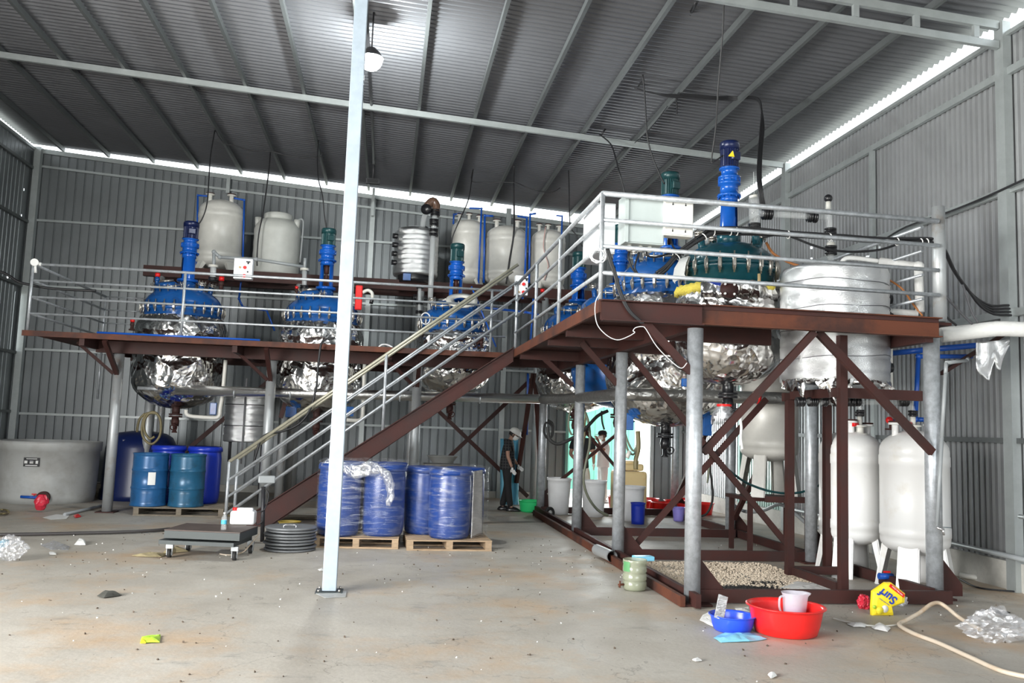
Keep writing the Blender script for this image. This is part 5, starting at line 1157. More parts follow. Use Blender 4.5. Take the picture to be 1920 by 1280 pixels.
hose('thin blue pipe dropping beside the X brace', [(990, 700), (989, 760), (988, 815)], 17.6, 0.025, 'blue_pipe')
t = thing('plastic_wrap_valve', tuple(aY(1358, 770, 10.2)), 'valve with pink rim wrapped in clear plastic under the front reactor', 'valve')
MB().lathe([(0.03, 0), (0.09, 0), (0.095, 0.015), (0.09, 0.03), (0.03, 0.03), (0.03, 0)], aY(1358, 762, 10.2), 24).build('rim', 'red', t)
MB().lathe([(0.09, 0.0), (0.12, -0.05), (0.15, -0.14), (0.13, -0.22), (0.05, -0.16), (0.02, -0.1)], aY(1358, 762, 10.2), 30, jit=0.04, js=9).build('film', 'bag_clear', t)
tag(MB().tube([aY(1386, 775, 10.15), aY(1390, 800, 10.15), aY(1389, 820, 10.15), aY(1392, 842, 10.15)], 0.018, 8).build('rope', 'paper'), 'twisted white plastic rope hanging by the pink rimmed valve', 'rope')
# ---------------- drums and pallets ----------------
def pallet(label, p, w, d, rz=0.0, mt='wood', group='wooden pallets'):
    t = thing('pallet', tuple(p), label, 'pallet', group); o = V(p)
    # children built in local axes then placed relative
    def part(name, c, dim): 
        ob = MB().box(c, dim).build(name, mt, None); ob.parent = t; ob.location = (0, 0, 0); return ob
    t.rotation_euler.z = rz
    for k in range(7): part('deck_board', (0, -d/2+0.05+k*(d-0.1)/6, 0.131), (w, 0.10, 0.018))
    for sx in (-1, 0, 1):
        part('stringer', (sx*(w/2-0.045), 0, 0.082-0.01), (0.085, d, 0.10))
    for k in (-1, 0, 1): part('bottom_board', (0, k*(d/2-0.05), 0.011), (w, 0.10, 0.02))
    return t
def steel_drum(label, X, Y, z0, mt, group=None, lab=False):
    t = thing('steel_drum', (X, Y, z0), label, 'drum', group); R = 0.29; c = (X, Y, z0)
    pr = [(0, 0.015), (R*0.96, 0.015), (R*0.97, 0), (R*1.01, 0), (R*1.01, 0.02), (R*0.985, 0.03)]
    def z_(z): return z
    for k in range(5): pr += [(R*0.985, 0.05+k*0.04), (R*0.965, 0.07+k*0.04)]
    pr += [(R*0.985, 0.27), (R*0.985, 0.285), (R*1.02, 0.295), (R*1.02, 0.305), (R*0.985, 0.315), (R*0.985, 0.58), (R*1.02, 0.59), (R*1.02, 0.60), (R*0.985, 0.61)]
    for k in range(5): pr += [(R*0.985, 0.64+k*0.04), (R*0.965, 0.66+k*0.04)]
    pr += [(R*0.985, 0.855), (R*1.01, 0.865), (R*1.01, 0.88), (R*0.97, 0.88), (R*0.96, 0.86), (0, 0.86)]
    MB(c).lathe(pr, c, 56).build('shell', mt, t)
    MB(c).cyl((X+0.18, Y+0.05, z0+0.86), (X+0.18, Y+0.05, z0+0.885), 0.035, n=14).build('bung', mt, t)
    if lab:
        MB(c).lathe([(R*1.022, 0.36), (R*1.022, 0.57)], c, 6, a0=-PI/2+0.15, a1=-PI/2+0.55).build('label', 'paper', t)
    return t
def plastic_barrel(label, X, Y, z0, group=None, mt='barrel_blue', H=0.94, R=0.285):
    t = thing('plastic_barrel', (X, Y, z0), label, 'barrel', group); c = (X, Y, z0)
    pr = [(0, 0.01), (R*0.88, 0), (R*0.96, 0.04), (R, 0.15), (R*1.01, H*0.48), (R*1.0, H*0.80), (R*0.96, H*0.88), (R*0.97, H*0.90)]
    MB(c).lathe(pr+[(R*0.9, H*0.93), (0, H*0.93)], c, 44).build('shell', mt, t)
    MB(c).lathe([(R*0.97, H*0.91), (R*1.05, H*0.915), (R*1.05, H*0.96), (R*0.99, H), (R*0.9, H*0.985), (0, H*0.985)], c, 44).build('lid', mt, t)
    return t
pallet('weathered wooden pallet under the two dented steel drums, left of the stairs', (-3.36, 15.75, 0), 1.45, 1.15, 0.0, 'wood_old')
D = 'blue drums left of the stairs'
steel_drum('left of the two ribbed blue steel drums, white paper label on its front', -3.94, 15.50, 0.142, 'drum_blue', D, True)
steel_drum('right ribbed blue-green steel drum with stained top, on the left pallet', -3.33, 15.52, 0.142, 'drum_teal', D)
plastic_barrel('deep blue plastic barrel half hidden right behind the labelled steel drum', -3.80, 16.10, 0.142, D, H=1.0)
plastic_barrel('deep blue plastic barrel showing right behind the blue-green steel drum', -3.18, 16.10, 0.142, D, H=1.0)
# pallets with wrapped barrels
pallet('pale wooden pallet under the ragged film-wrapped barrels by the white post', (-0.30, 12.25, 0), 1.12, 1.05, -0.04)
pallet('pale wooden pallet under the tightly wrapped barrels right of the stairs', (0.90, 12.12, 0), 1.14, 1.0, 0.03)
G1 = 'barrels wrapped on the pallet by the white post'
for (x, y, lb) in ((-0.58, 12.03, 'front left barrel in the ragged film wrap beside the lid stack'), (0.02, 12.10, 'front right barrel in the ragged film wrap, dark blue and bare at its foot'), (-0.55, 12.62, 'back left barrel in the ragged film wrap'), (0.05, 12.68, 'back right barrel in the ragged film wrap')):
    plastic_barrel(lb, x, y, 0.142, G1, 'barrel_wrap', 0.96, 0.285)
for (x, y, lb) in ((0.92, 11.93, 'front middle barrel in the tight film wrap'), (0.60, 12.38, 'left barrel in the tight film wrap'), (1.16, 12.45, 'right rear barrel behind the silver film fold'),):
    plastic_barrel(lb, x, y, 0.142, 'barrels wrapped on the right pallet', 'barrel_wrap', 0.93, 0.285)
def hull_pts(cs, R, m_=40):
    pts = []
    for (x, y) in cs:
        for k in range(24): pts.append((x+R*math.cos(k*PI/12), y+R*math.sin(k*PI/12)))
    pts = sorted(set(pts)); 
    def half(ps):
        h = []
        for p in ps:
            while len(h) >= 2 and (h[-1][0]-h[-2][0])*(p[1]-h[-2][1])-(h[-1][1]-h[-2][1])*(p[0]-h[-2][0]) <= 0: h.pop()
            h.append(p)
        return h
    H = half(pts)[:-1]+half(pts[::-1])[:-1]
    # resample
    L = [0]
    for a, b in zip(H, H[1:]+H[:1]): L.append(L[-1]+math.dist(a, b))
    out = []
    for i in range(m_):
        s = L[-1]*i/m_; j = max(k for k in range(len(H)) if L[k] <= s); a, b = H[j], H[(j+1) % len(H)]; u = (s-L[j])/max(1e-9, L[j+1]-L[j]); out.append((a[0]+(b[0]-a[0])*u, a[1]+(b[1]-a[1])*u))
    return out
def wrap(label, cs, R, z0, z1, mt, jit, top=True):
    H = hull_pts(cs, R, 90); cx = sum(p[0] for p in H)/len(H); cy = sum(p[1] for p in H)/len(H)
    mb = MB((cx, cy, z0)); bm = mb.bm; rings = []; nz = 14
    for j in range(nz+1):
        z = z0+(z1-z0)*j/nz; ring = []
        for (x, y) in H:
            q = V((x, y, z)); s = jit*noise.noise(q*5)+jit*0.6*noise.noise(V((x*3, y*3, z*14)))
            d = V((x-cx, y-cy, 0)).normalized(); ring.append(bm.verts.new(q+d*(s+0.004)-mb.o))
        rings.append(ring)
    if top:
        for s, dz in ((0.93, 0.012), (0.6, 0.0), (0.25, -0.01)):
            ring = []
            for (x, y) in H:
                q = V((cx+(x-cx)*s, cy+(y-cy)*s, z1+dz)); q.z += jit*1.5*abs(noise.noise(q*9)); ring.append(bm.verts.new(q-mb.o))
            rings.append(ring)
    for A, B in zip(rings, rings[1:]):
        for i in range(len(H)): f = bm.faces.new((A[i], A[(i+1) % len(H)], B[(i+1) % len(H)], B[i])); f.smooth = True
    return tag(mb.build('stretch_film', mt), label, 'plastic film')
wrap('ragged clear stretch film around the barrels by the white post', [(-0.58, 12.03), (0.02, 12.10), (-0.55, 12.62), (0.05, 12.68)], 0.30, 0.16, 1.13, 'film', 0.02)
wrap('tight clear stretch film around the right pallet of barrels', [(0.92, 11.93), (0.60, 12.38), (1.16, 12.45), (1.18, 12.2)], 0.295, 0.16, 1.09, 'film', 0.012)
# bunched film and loose silver fold
def crumple(label, P, r0, mt='film_dense', name='film_bunch', n=26, js=8, jit=0.5, cat='plastic film'):
    """lumpy crushed sleeve along a path"""
    mb = MB(P[0]); bm = mb.bm; rings = []; P = [V(p) for p in P]
    Q = []
    for a, b in zip(P, P[1:]):
        for k in range(6): Q.append(a.lerp(b, k/6))
    Q.append(P[-1])
    for i, p in enumerate(Q):
        a = Q[max(0, i-1)]; b = Q[min(len(Q)-1, i+1)]; z = (b-a).normalized(); x = z.orthogonal().normalized(); y = z.cross(x); ring = []
        taper = math.sin(PI*(i+0.4)/(len(Q)-0.2))**0.35
        for k in range(n):
            an = 2*PI*k/n; d = math.cos(an)*x+math.sin(an)*y; q = p+d*r0
            ring.append(bm.verts.new(p+d*r0*taper*(1+jit*noise.noise(q*js)+jit*0.7*noise.noise(q*js*2.6))-mb.o))
        rings.append(ring)
    for A, B in zip(rings, rings[1:]):
        for i in range(n): bm.faces.new((A[i], A[(i+1) % n], B[(i+1) % n], B[i]))
    return tag(mb.build(name, mt), label, cat)
PQ = lambda Y, *pp: [aY(x, y, Y) for x, y in pp]
crumple('crumpled film bunch along the top of the ragged wrap', PQ(11.72, (640, 874), (665, 888), (690, 878), (715, 880)), 0.085)
crumple('crumpled film tail hanging down the right side of the ragged wrap', PQ(11.74, (712, 876), (728, 895), (733, 925), (728, 948)), 0.06)
crumple('small film crumple on the top left of the ragged wrap', PQ(11.9, (603, 872), (622, 866), (645, 870)), 0.05)
H = [aY(x, y, 12.0) for x, y in ((885, 882), (904, 880), (904, 1000), (880, 1006))]
mb = MB(); bm = mb.bm; G = {}
for i in range(9):
    for j in range(25):
        u, v_ = i/8, j/24; p = (H[0].lerp(H[1], u)).lerp(H[3].lerp(H[2], u), v_); p.y -= 0.20-0.16*u-0.02*noise.noise(p*9)-0.01*noise.noise(V((u*9, v_*30, 0))); G[i, j] = bm.verts.new(p)
for i in range(8):
    for j in range(24): f = bm.faces.new((G[i, j], G[i+1, j], G[i+1, j+1], G[i, j+1])); f.smooth = True
o = mb.build('film_fold', 'film_silver'); sm = o.modifiers.new('s', 'SOLIDIFY'); sm.thickness = 0.003; tag(o, 'silvery grey film fold on the right side of the tight wrap', 'plastic film')
# big tanks at the left
t = thing('open_tank', (-6.28, 17.45, 0), 'large round grey plastic tank with a small black plate at the left edge', 'tank')
c = (-6.28, 17.45, 0); R = 0.86
MB(c).lathe([(0, 0.0), (R*0.96, 0.0), (R*0.98, 0.12), (R*1.0, 0.5), (R*1.01, 0.94), (R*1.04, 0.95), (R*1.05, 1.07), (R*1.05, 1.12), (R*1.0, 1.12), (R*0.98, 0.95), (R*0.93, 0.04), (0, 0.03)], c, 72).build('shell', 'grey_tank', t)
q = aY(60, 866, 16.60); q.y = 16.585
o = MB(q).box(q, (0.27, 0.012, 0.16)).build('name_plate', 'black_plastic', t)
mb = MB(q)
for x, z, w_, h in ((-0.095, 0.0, 0.05, 0.05), (0.0, 0.015, 0.06, 0.012), (0.0, -0.012, 0.06, 0.02), (0.09, 0.0, 0.04, 0.055), (0, 0.058, 0.18, 0.010), (0, -0.058, 0.20, 0.014)): mb.box(q+V((x, -0.007, z)), (w_, 0.004, h))
mb.build('plate_marks', 'paper', o)
q = V((-6.02, 16.60, 0.13)); MB(q).cyl(q+V((0, 0.06, 0)), q+V((0, -0.01, 0)), 0.11, n=28).build('outlet_flange', 'rust_paint', t)
vv = MB(q).cyl(q+V((-0.36, -0.03, 0.01)), q+V((-0.05, -0.03, 0.0)), 0.025, n=10).build('outlet_valve', 'blue_pipe', t)
MB(q).box(q+V((-0.14, -0.03, 0.06)), (0.08, 0.02, 0.02)).cyl(q+V((-0.14, -0.03, 0)), q+V((-0.14, -0.03, 0.06)), 0.01, n=8).build('valve_handle', 'red', vv)
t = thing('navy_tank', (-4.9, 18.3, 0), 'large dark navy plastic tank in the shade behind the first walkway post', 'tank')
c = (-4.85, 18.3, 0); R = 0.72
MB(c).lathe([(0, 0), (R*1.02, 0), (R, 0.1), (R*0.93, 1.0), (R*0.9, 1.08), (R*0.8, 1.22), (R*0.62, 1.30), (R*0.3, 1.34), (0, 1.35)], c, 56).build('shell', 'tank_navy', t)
MB(c).box(V(c)+V((-0.1, -R*0.72, 1.12)), (0.28, 0.12, 0.16)).build('lifting_lug', 'tank_navy', t, bevel=0.03)
# carton and red bag at the left tank
tag(crumple('red crisp packet bag leaning at the left grey tank outlet', [aZ(75, 958, 0.02)+V((0, 0, 0.02)), aZ(75, 958, 0.02)+V((0.02, 0, 0.27))], 0.095, mat('red_bag', (0.62, 0.03, 0.06), 0.3, bump=0.8, bscale=16), 'plastic_bag', jit=0.35, cat='bag'))
tag(MB(aZ(125, 905, 0)).box(aZ(118, 922, 0)+V((0, 0, 0.2)), (0.12, 0.1, 0.10)).build('paper_scrap', 'paper', bevel=0.01), 'small white carton tucked behind the right of the grey tank', 'carton') if False else None
t = thing('timber_stack', (-5.3, 17.9, 0), 'dark old planks and rubble between the grey and navy tanks', 'planks')
for k in range(3): MB().box((-5.45+0.05*k, 18.5-0.2*k, 0.05+0.1*k), (0.9, 0.3, 0.09)).build('plank', 'wood_old', t)
# white bins & tubs under the platform
def bin_(label, X, Y, R, H, mt, group=None, name='plastic_bin', cat='bin', tap=0.82, z0=0.002):
    t = thing(name, (X, Y, z0), label, cat, group); c = (X, Y, z0)
    pr = [(0, 0.0), (R*tap, 0.0)]
    for k in range(1, 6): pr.append((R*(tap+(1-tap)*k/6), H*k/6))
    pr += [(R*0.98, H*0.93), (R*1.04, H*0.94), (R*1.05, H), (R*0.99, H), (R*0.94, H*0.9), (R*(tap-0.04), 0.02), (0, 0.02)]
    MB(c).lathe(pr, c, 44).build('shell', mt, t)
    mb = MB(c)
    mb.lathe([(R*1.03, H*0.985), (R*1.075, H*0.985), (R*1.08, H*1.01), (R*1.02, H*1.012), (R*1.03, H*0.985)], c, 44); mb.build('rim', mt, t); return t
W = 'white bins under the right platform'
bin_('left of the tall white bins, just right of the green tub', 3.46, 16.9, 0.235, 0.70, 'white_plastic', W)
bin_('middle white bin right behind the second galvanised post', 4.08, 16.55, 0.24, 0.69, 'white_plastic', W)
bin_('right white bin in front of the cream tank', 4.66, 15.9, 0.24, 0.64, 'white_plastic', W)
t = bin_('small deep blue barrel before the right white bin', 4.62, 15.35, 0.13, 0.38, 'barrel_blue', None, 'plastic_barrel', 'barrel', 0.9)
t = thing('cream_tank', (4.98, 17.25, 0), 'cream and rust stained square plastic tank under the platform', 'tank')
c = V((4.98, 17.25, 0)); MB(c).box(c+V((0, 0, 0.44)), (0.62, 0.6, 0.86)).build('shell', 'cream_tank', t, bevel=0.05)
MB(c).box(c+V((0, 0, 0.95)), (0.5, 0.5, 0.14)).build('neck', 'cream_tank', t, bevel=0.04)
MB(c).cyl(c+V((0.0, 0, 1.01)), c+V((0.0, 0, 1.08)), 0.2, n=28).build('screw_cap', 'cream_tank', t)
MB(c).box(c+V((-0.22, -0.305, 0.6)), (0.10, 0.008, 0.14)).build('label', 'paper', t)
bin_('low green rectangular-looking tub beside the left back post', 2.98, 17.25, 0.26, 0.22, 'green_tub', None, 'plastic_tub', 'tub', 0.88)
bin_('purple bucket beside the red tubs by the front post', 5.62, 16.0, 0.12, 0.26, 'purple_tub', None, 'bucket', 'bucket', 0.8)
RT = 'red tubs on the floor beyond the platform'
rts = [(5.35, 17.7, 'left'), (5.75, 17.3, 'front left'), (6.18, 17.0, 'front right'), (5.72, 18.3, 'rear left'), (6.22, 17.9, 'rear middle'), (6.62, 17.4, 'right end'), (6.55, 18.4, 'rear right'), (5.15, 18.6, 'far left')]
for (x, y, w_) in rts: bin_('red plastic tub, the %s one of the cluster near the back door' % w_, x, y, 0.24, 0.24, 'red_basin', RT, 'plastic_tub', 'tub', 0.84)
tag(MB().box((5.8, 19.4, 0.02), (1.7, 0.05, 0.03), rz=-0.3).build('angle_bar', 'galv_flat'), 'pale angle bar lying on the floor among the red tubs', 'steel bar')
t = thing('castor_wheel', tuple(aZ(1028, 972, 0.11)), 'black rubber wheel with white hub at the foot of the left back post', 'wheel')
q = aZ(1030, 972, 0.0)+V((0, 0, 0.11)); MB(q).lathe([(0.05, -0.03), (0.10, -0.03), (0.11, -0.015), (0.11, 0.015), (0.10, 0.03), (0.05, 0.03), (0.05, -0.03)], q, 28, (0.5, -1, 0)).build('tyre', 'rubber', t)
MB(q).lathe([(0, -0.02), (0.055, -0.02), (0.055, 0.02), (0, 0.02)], q, 20, (0.5, -1, 0)).build('hub', 'paper', t)
# ---------------- scale cart, jerrycan, bottle, lids ----------------
def P0(x, y, z): return aZ(x, y, z)
t = thing('platform_scale', (-1.9, 11.9, 0), 'black platform scale on a wheeled frame in front of the stairs', 'scale')
zt = 0.33
fl_, fr_ = aZ(308, 992, zt), aZ(450, 998, zt)
bl_, br_ = aZ(350, 980, zt), aZ(484, 986, zt)
cs = [fl_, fr_, br_, bl_]
sh = V((0, 0, 0))
MB().poly([p for p in cs], (0, 0, -0.012)).build('top_plate', 'plate_dark', t)
ctr = sum(cs, V())/4
MB().poly([ctr+(p-ctr)*0.995-V((0, 0, 0.014)) for p in cs], (0, 0, -0.085)).build('weigh_deck', 'cart_grey', t)
MB().poly([ctr+(p-ctr)*0.99-V((0.06, 0, 0.125)) for p in cs], (0, 0, -0.045)).build('frame', 'cart_grey', t)
for k, p in enumerate(cs):
    q = ctr+(p-ctr)*0.86; q.z = 0
    w_ = MB(q).cyl(q+V((-0.02, 0.0, 0.05)), q+V((0.02, 0.0, 0.05)), 0.05, n=20).build('wheel', 'rubber', t)
    MB(q).cyl(q+V((-0.024, 0.0, 0.05)), q+V((0.024, 0.0, 0.05)), 0.025, n=14).build('hub', 'galv', w_)
    MB(q).box(q+V((0, 0, 0.135)), (0.08, 0.06, 0.05)).box(q+V((0.03, 0, 0.08)), (0.008, 0.04, 0.10)).box(q+V((-0.03, 0, 0.08)), (0.008, 0.04, 0.10)).build('castor_bracket', 'galv_dirty', t)
b0 = aY(492, 1010, 12.1); b0.z = 0.02; b1_ = aY(494, 912, 12.1)
MB().cyl(b0, b1_, 0.028, n=12).build('pole', 'dark_steel', t)
MB().box(b1_+V((0.04, -0.03, 0.10)), (0.22, 0.10, 0.10), rz=0.2).build('indicator', 'grey_pvc', t, bevel=0.015)
MB().tube([b1_, b1_+V((0.08, -0.05, -0.1)), b1_+V((0.04, -0.05, -0.3)), b1_+V((-0.08, -0.06, -0.35)), b1_+V((-0.05, -0.05, -0.5)), V((b0.x, b0.y-0.05, 0.3))], 0.008, 6).build('cord', 'cable', t)
cab('thin pale flex trailing from the scale to the floor', [aZ(x, y, z) for x, y, z in ((486, 1000, 0.25), (470, 1020, 0.12), (455, 1035, 0.02), (430, 1040, 0.01), (412, 1038, 0.01))], 0.008, 'hose_tan')
t = thing('jerrycan', tuple(aZ(452, 985, zt)), 'translucent white jerrycan with red cap standing on the scale', 'jerrycan')
q = aZ(453, 984, zt)+V((0, 0.10, 0)); q.z = zt+0.001
MB(q).box(q+V((0, 0, 0.085)), (0.30, 0.2, 0.17)).build('body', 'white_plastic', t, bevel=0.025)
MB(q).box(q+V((0.02, 0, 0.185)), (0.2, 0.09, 0.04)).build('handle', 'white_plastic', t, bevel=0.015)
MB(q).cyl(q+V((-0.105, 0, 0.165)), q+V((-0.105, 0, 0.205)), 0.032, n=18).build('cap', 'red', t)
t = thing('water_bottle', tuple(aZ(419, 993, zt)), 'small clear water bottle with blue label on the scale', 'bottle')
q = aZ(419, 993, zt); q.z = zt+0.001
MB(q).lathe([(0, 0), (0.03, 0), (0.033, 0.02), (0.03, 0.06), (0.033, 0.065), (0.033, 0.12), (0.028, 0.15), (0.012, 0.175), (0.012, 0.19), (0, 0.19)], q, 20).build('body', 'glass', t)
MB(q).lathe([(0.0335, 0.07), (0.0335, 0.115)], q, 20).build('label', 'cyan', t); MB(q).cyl(q+V((0, 0, 0.188)), q+V((0, 0, 0.205)), 0.014, n=12).build('cap', 'paper', t)
LG = 'stack of grey drum lids'; pos = ['bottom', 'second from bottom', 'third from bottom', 'fourth from bottom', 'fifth from bottom', 'third from top', 'second from top', 'top']
for k in range(8):
    dx = [0, .01, -.015, .01, .0, -.01, .012, 0][k]; z0 = [0.002, 0.04, 0.085, 0.12, 0.16, 0.195, 0.235, 0.27][k]; X, Y = -1.15+dx, 11.55+dx
    t = thing('drum_lid', (X, Y, z0), 'round grey drum lid, the %s one of the stack by the white post' % pos[k], 'lid', LG)
    c = (X, Y, z0); MB(c).lathe([(0, 0.004), (0.26, 0.002), (0.31, 0.0), (0.325, 0.008), (0.325, 0.022), (0.31, 0.030), (0.25, 0.024), (0, 0.026)], c, 48).build('disc', 'grey_lid', t)
    if k == 7: MB(c).tube([(X-0.08, Y-0.1, z0+0.02), (X-0.07, Y-0.1, z0+0.05), (X+0.06, Y-0.1, z0+0.05), (X+0.07, Y-0.1, z0+0.02)], 0.008, 8).build('handle', 'bright_steel', t)
# stuff under stairs: folded blue chair, planks, olive bucket
bin_('small dark yellow bucket behind the lid stack under the stair foot', -1.35, 13.3, 0.16, 0.16, mat('ochre', (0.25, 0.18, 0.03), 0.5), None, 'bucket', 'bucket', 0.85)
t = thing('wooden_crate', tuple(aZ(790, 960, 0)), 'old wooden crate with a white basin behind the tight wrapped pallet', 'crate')
q = V((1.15, 17.3, 0)); MB(q).box(q+V((0, 0, 0.45)), (0.75, 0.6, 0.9)).build('body', 'wood_old', t); MB(q).lathe([(0.2, 0), (0.3, 0.13), (0.33, 0.14), (0.31, 0.14), (0.19, 0.02), (0, 0.02)], q+V((0, 0, 0.92)), 32).build('basin', 'grey_tank', t)
for i in range(3): tag(MB().box((-1.4+0.3*i, 15.3-0.12*i, 0.03), (1.9, 0.10, 0.035), rz=0.05*i).build('plank', 'wood_old'), ['front plank of three lying under the stair', 'middle plank of three lying under the stair', 'rear plank of three lying under the stair'][i], 'plank')
# ---------------- people ----------------
def bake(ob):
    dg = bpy.context.evaluated_depsgraph_get(); dg.update(); me = bpy.data.meshes.new_from_object(ob.evaluated_get(dg)); old = ob.data
    ob.modifiers.clear(); ob.data = me; return ob
def skin_obj(name, chains, mt, parent, extra=None, sub=2):
    """chains: list of lists of (pos, radius); shared positions merge"""
    me = bpy.data.meshes.new(name); vs, es, rs, roots = [], [], [], []
    idx = {}
    for ch in chains:
        prev = None
        for p, r in ch:
            k = tuple(round(c, 4) for c in p)
            if k not in idx: idx[k] = len(vs); vs.append(p); rs.append(r if isinstance(r, tuple) else (r, r))
            if prev is not None: es.append((prev, idx[k]))
            prev = idx[k]
    me.from_pydata([tuple(v) for v in vs], es, []); me.update()
    o = bpy.data.objects.new(name, me); COL.objects.link(o)
    sk = o.modifiers.new('skin', 'SKIN'); sk.use_smooth_shade = True
    # islands -> roots
    par = list(range(len(vs)))
    def fd(a):
        while par[a] != a: a = par[a]
        return a
    for a, b in es: par[fd(b)] = fd(a)
    seen = set()
    for i, v in enumerate(o.data.skin_vertices[0].data):
        v.radius = rs[i]; f = fd(i)
        v.use_root = f not in seen; seen.add(f)
    if sub: m_ = o.modifiers.new('sub', 'SUBSURF'); m_.levels = sub; m_.render_levels = sub
    bake(o)
    if extra:
        bm = bmesh.new(); bm.from_mesh(o.data); extra(bm); bm.to_mesh(o.data); bm.free()
    for p_ in o.data.polygons: p_.use_smooth = True
    o.data.materials.clear(); o.data.materials.append(M[mt]); o.parent = parent; return o
def person(label, loc, rz, J, shirt, trousers, shoes, head_ax, s=1.0, hat=None, glove=None, mask=True, sleeve=0.55):
    """J: joints in local space, +x = facing"""
    t = thing('person', loc, label, 'person', rz=rz); t.scale = (s, s, s)
    g = {k: V(v) for k, v in J.items()}
    def fingers(w, e):
        d = (w-e).normalized(); side = d.cross(V((0, 1, 0))).normalized() if abs(d.y) < 0.9 else V((1, 0, 0))
        palm = w+d*0.075; out = [[(w, 0.026), (w+d*0.03, (0.036, 0.022)), (palm, (0.038, 0.020))]]
        for i, (L, off) in enumerate(((0.072, -0.028), (0.082, -0.010), (0.077, 0.009), (0.060, 0.027))):
            b = palm+side*off+d*0.004; k1 = b+d*L*0.45+V((0.006, 0, 0)); k2 = b+d*L+V((0.022, 0, 0)); out.append([(b-d*0.02, 0.0095), (b, 0.009), (k1, 0.0085), (k2, 0.0075)])
        th = w+d*0.03-side*0.026; out.append([(th+side*0.01, 0.011), (th-side*0.02+d*0.025, 0.0105), (th-side*0.028+d*0.06, 0.009)])
        return out
    ch = [[(g['pel'], (0.06, 0.05)), (g['sp'], (0.085, 0.065)), (g['ch'], (0.10, 0.08)), (g['nk'], 0.055), (g['nk']+(g['hd']-g['nk'])*0.5, 0.052), (g['hd']-(g['hd']-g['nk'])*0.1, 0.05)]]
    for q in ('l', 'r'):
        ch.append([(g['ch'], (0.10, 0.08)), (g['sh'+q], 0.055), (g['el'+q], 0.042), (g['wr'+q], 0.028)])
        ch.append([(g['pel'], (0.06, 0.05)), (g['hp'+q], 0.05), (g['kn'+q], 0.052), (g['an'+q], 0.042), (g['an'+q]+V((0.05, 0, -0.045)), 0.036), (g['an'+q]+V((0.15, 0, -0.055)), 0.028)])
    fing = []
    for q in ('l', 'r'): fing += fingers(g['wr'+q], g['el'+q])
    # head
    hc = g['hd']; A = V(head_ax).normalized()  # facing direction of head
    Y_ = V((0, 0, 1)).cross(A).normalized(); Z_ = A.cross(Y_); R = Matrix((A, Y_, Z_)).transposed()
    def head(bm):
        k = bmesh.ops.create_uvsphere(bm, u_segments=28, v_segments=20, radius=1.0); 
        for v in k['verts']:
            p = v.co.copy(); x, y, z = p
            q = V((x*0.098, y*0.076, z*0.118))
            if z < 0: q.x += 0.012*(-z); q.y *= 1-0.28*(-z)**1.5; 
            if x > 0.5: q.x -= 0.010*(1-abs(z))
            nz = math.exp(-((y/0.16)**2)-((z+0.12)/0.20)**2) if x > 0.4 else 0; q.x += 0.030*nz
            br_ = math.exp(-((z-0.28)/0.10)**2) if x > 0.4 else 0; q.x += 0.006*br_
            ey = math.exp(-((abs(y)-0.42)/0.14)**2-((z-0.08)/0.10)**2) if x > 0.3 else 0; q.x -= 0.010*ey
            lp = math.exp(-((y/0.3)**2)-((z+0.50)/0.07)**2) if x > 0.3 else 0; q.x += 0.007*lp
            v.co = hc+R @ q
        for sy in (-1, 1):
            bmesh.ops.create_uvsphere(bm, u_segments=10, v_segments=8, radius=1.0, matrix=Matrix.Translation(hc+R @ V((-0.002, sy*0.077, -0.005))) @ R.to_4x4() @ Matrix.Diagonal((0.018, 0.010, 0.032, 1)))
    if glove is None: ch += fing
    skin_obj('body', ch, 'skin', t, head)
    for sy in (-1, 1): 
        e = MB().sphere(hc+R @ V((0.080, sy*0.032, 0.012)), 0.011, 10).build('eye', 'hair', None); e.parent = t; e.location = (0, 0, 0)
    def add(name, mb, mt):
        o = mb.build(name, mt, None); o.parent = t; o.location = (0, 0, 0); return o
    if glove:
        skin_obj('gloves', fing, glove, t)
    up = 1.0; sc = [[(g['pel']+V((0, 0, -0.13)), (0.175, 0.15)), (g['pel']+V((0, 0, -0.05)), (0.175, 0.15)), (g['pel'], (0.175, 0.145)), (g['sp'], (0.155, 0.12)), (g['ch'], (0.17, 0.13)), (g['nk']+V((0, 0, -0.045)), 0.075)]]
    for q in ('l', 'r'): sc.append([(g['ch'], (0.17, 0.13)), (g['sh'+q], 0.082), (g['sh'+q].lerp(g['el'+q], sleeve), 0.072), (g['sh'+q].lerp(g['el'+q], sleeve+0.12), 0.070)])
    skin_obj('shirt', sc, shirt, t)
    tc_ = [[(g['pel']+V((0, 0, 0.03)), (0.14, 0.12)), (g['pel']+V((0, 0, -0.03)), (0.145, 0.125))]]
    for q in ('l', 'r'): tc_.append([(g['pel']+V((0, 0, -0.03)), (0.145, 0.125)), (g['hp'+q], 0.108), (g['kn'+q], 0.080), (g['an'+q]+V((0, 0, -0.03)), 0.066)])
    skin_obj('trousers', tc_, trousers, t)
    for q in ('l', 'r'):
        a = g['an'+q]; mb = MB(); mb.lathe([(0, 0), (1, 0.0), (1.05, 0.25), (0.85, 0.7), (0.5, 1.0), (0, 1.05)], (0, 0, 0), 24)
        for v in mb.bm.verts: x, y, z = v.co; v.co = V((a.x+0.055+x*0.145, a.y+y*0.052, a.z-0.10+z*0.095*(1.0 if x < 0 else 1-0.35*x)))
        add('shoe', mb, shoes)
    def onhead(name, prof, mt, n=32):
        mb = MB(); mb.lathe(prof, (0, 0, 0), n)
        return mb
    mb = MB(); k = bmesh.ops.create_uvsphere(mb.bm, u_segments=24, v_segments=16, radius=1.0); dl = []
    for v in mb.bm.verts:
        x, y, z = v.co
        if z < -0.45 or (x > 0.35 and z < 0.45): dl.append(v)
        v.co = hc+R @ V((x*0.108-0.004, y*0.086, z*0.127+0.003))
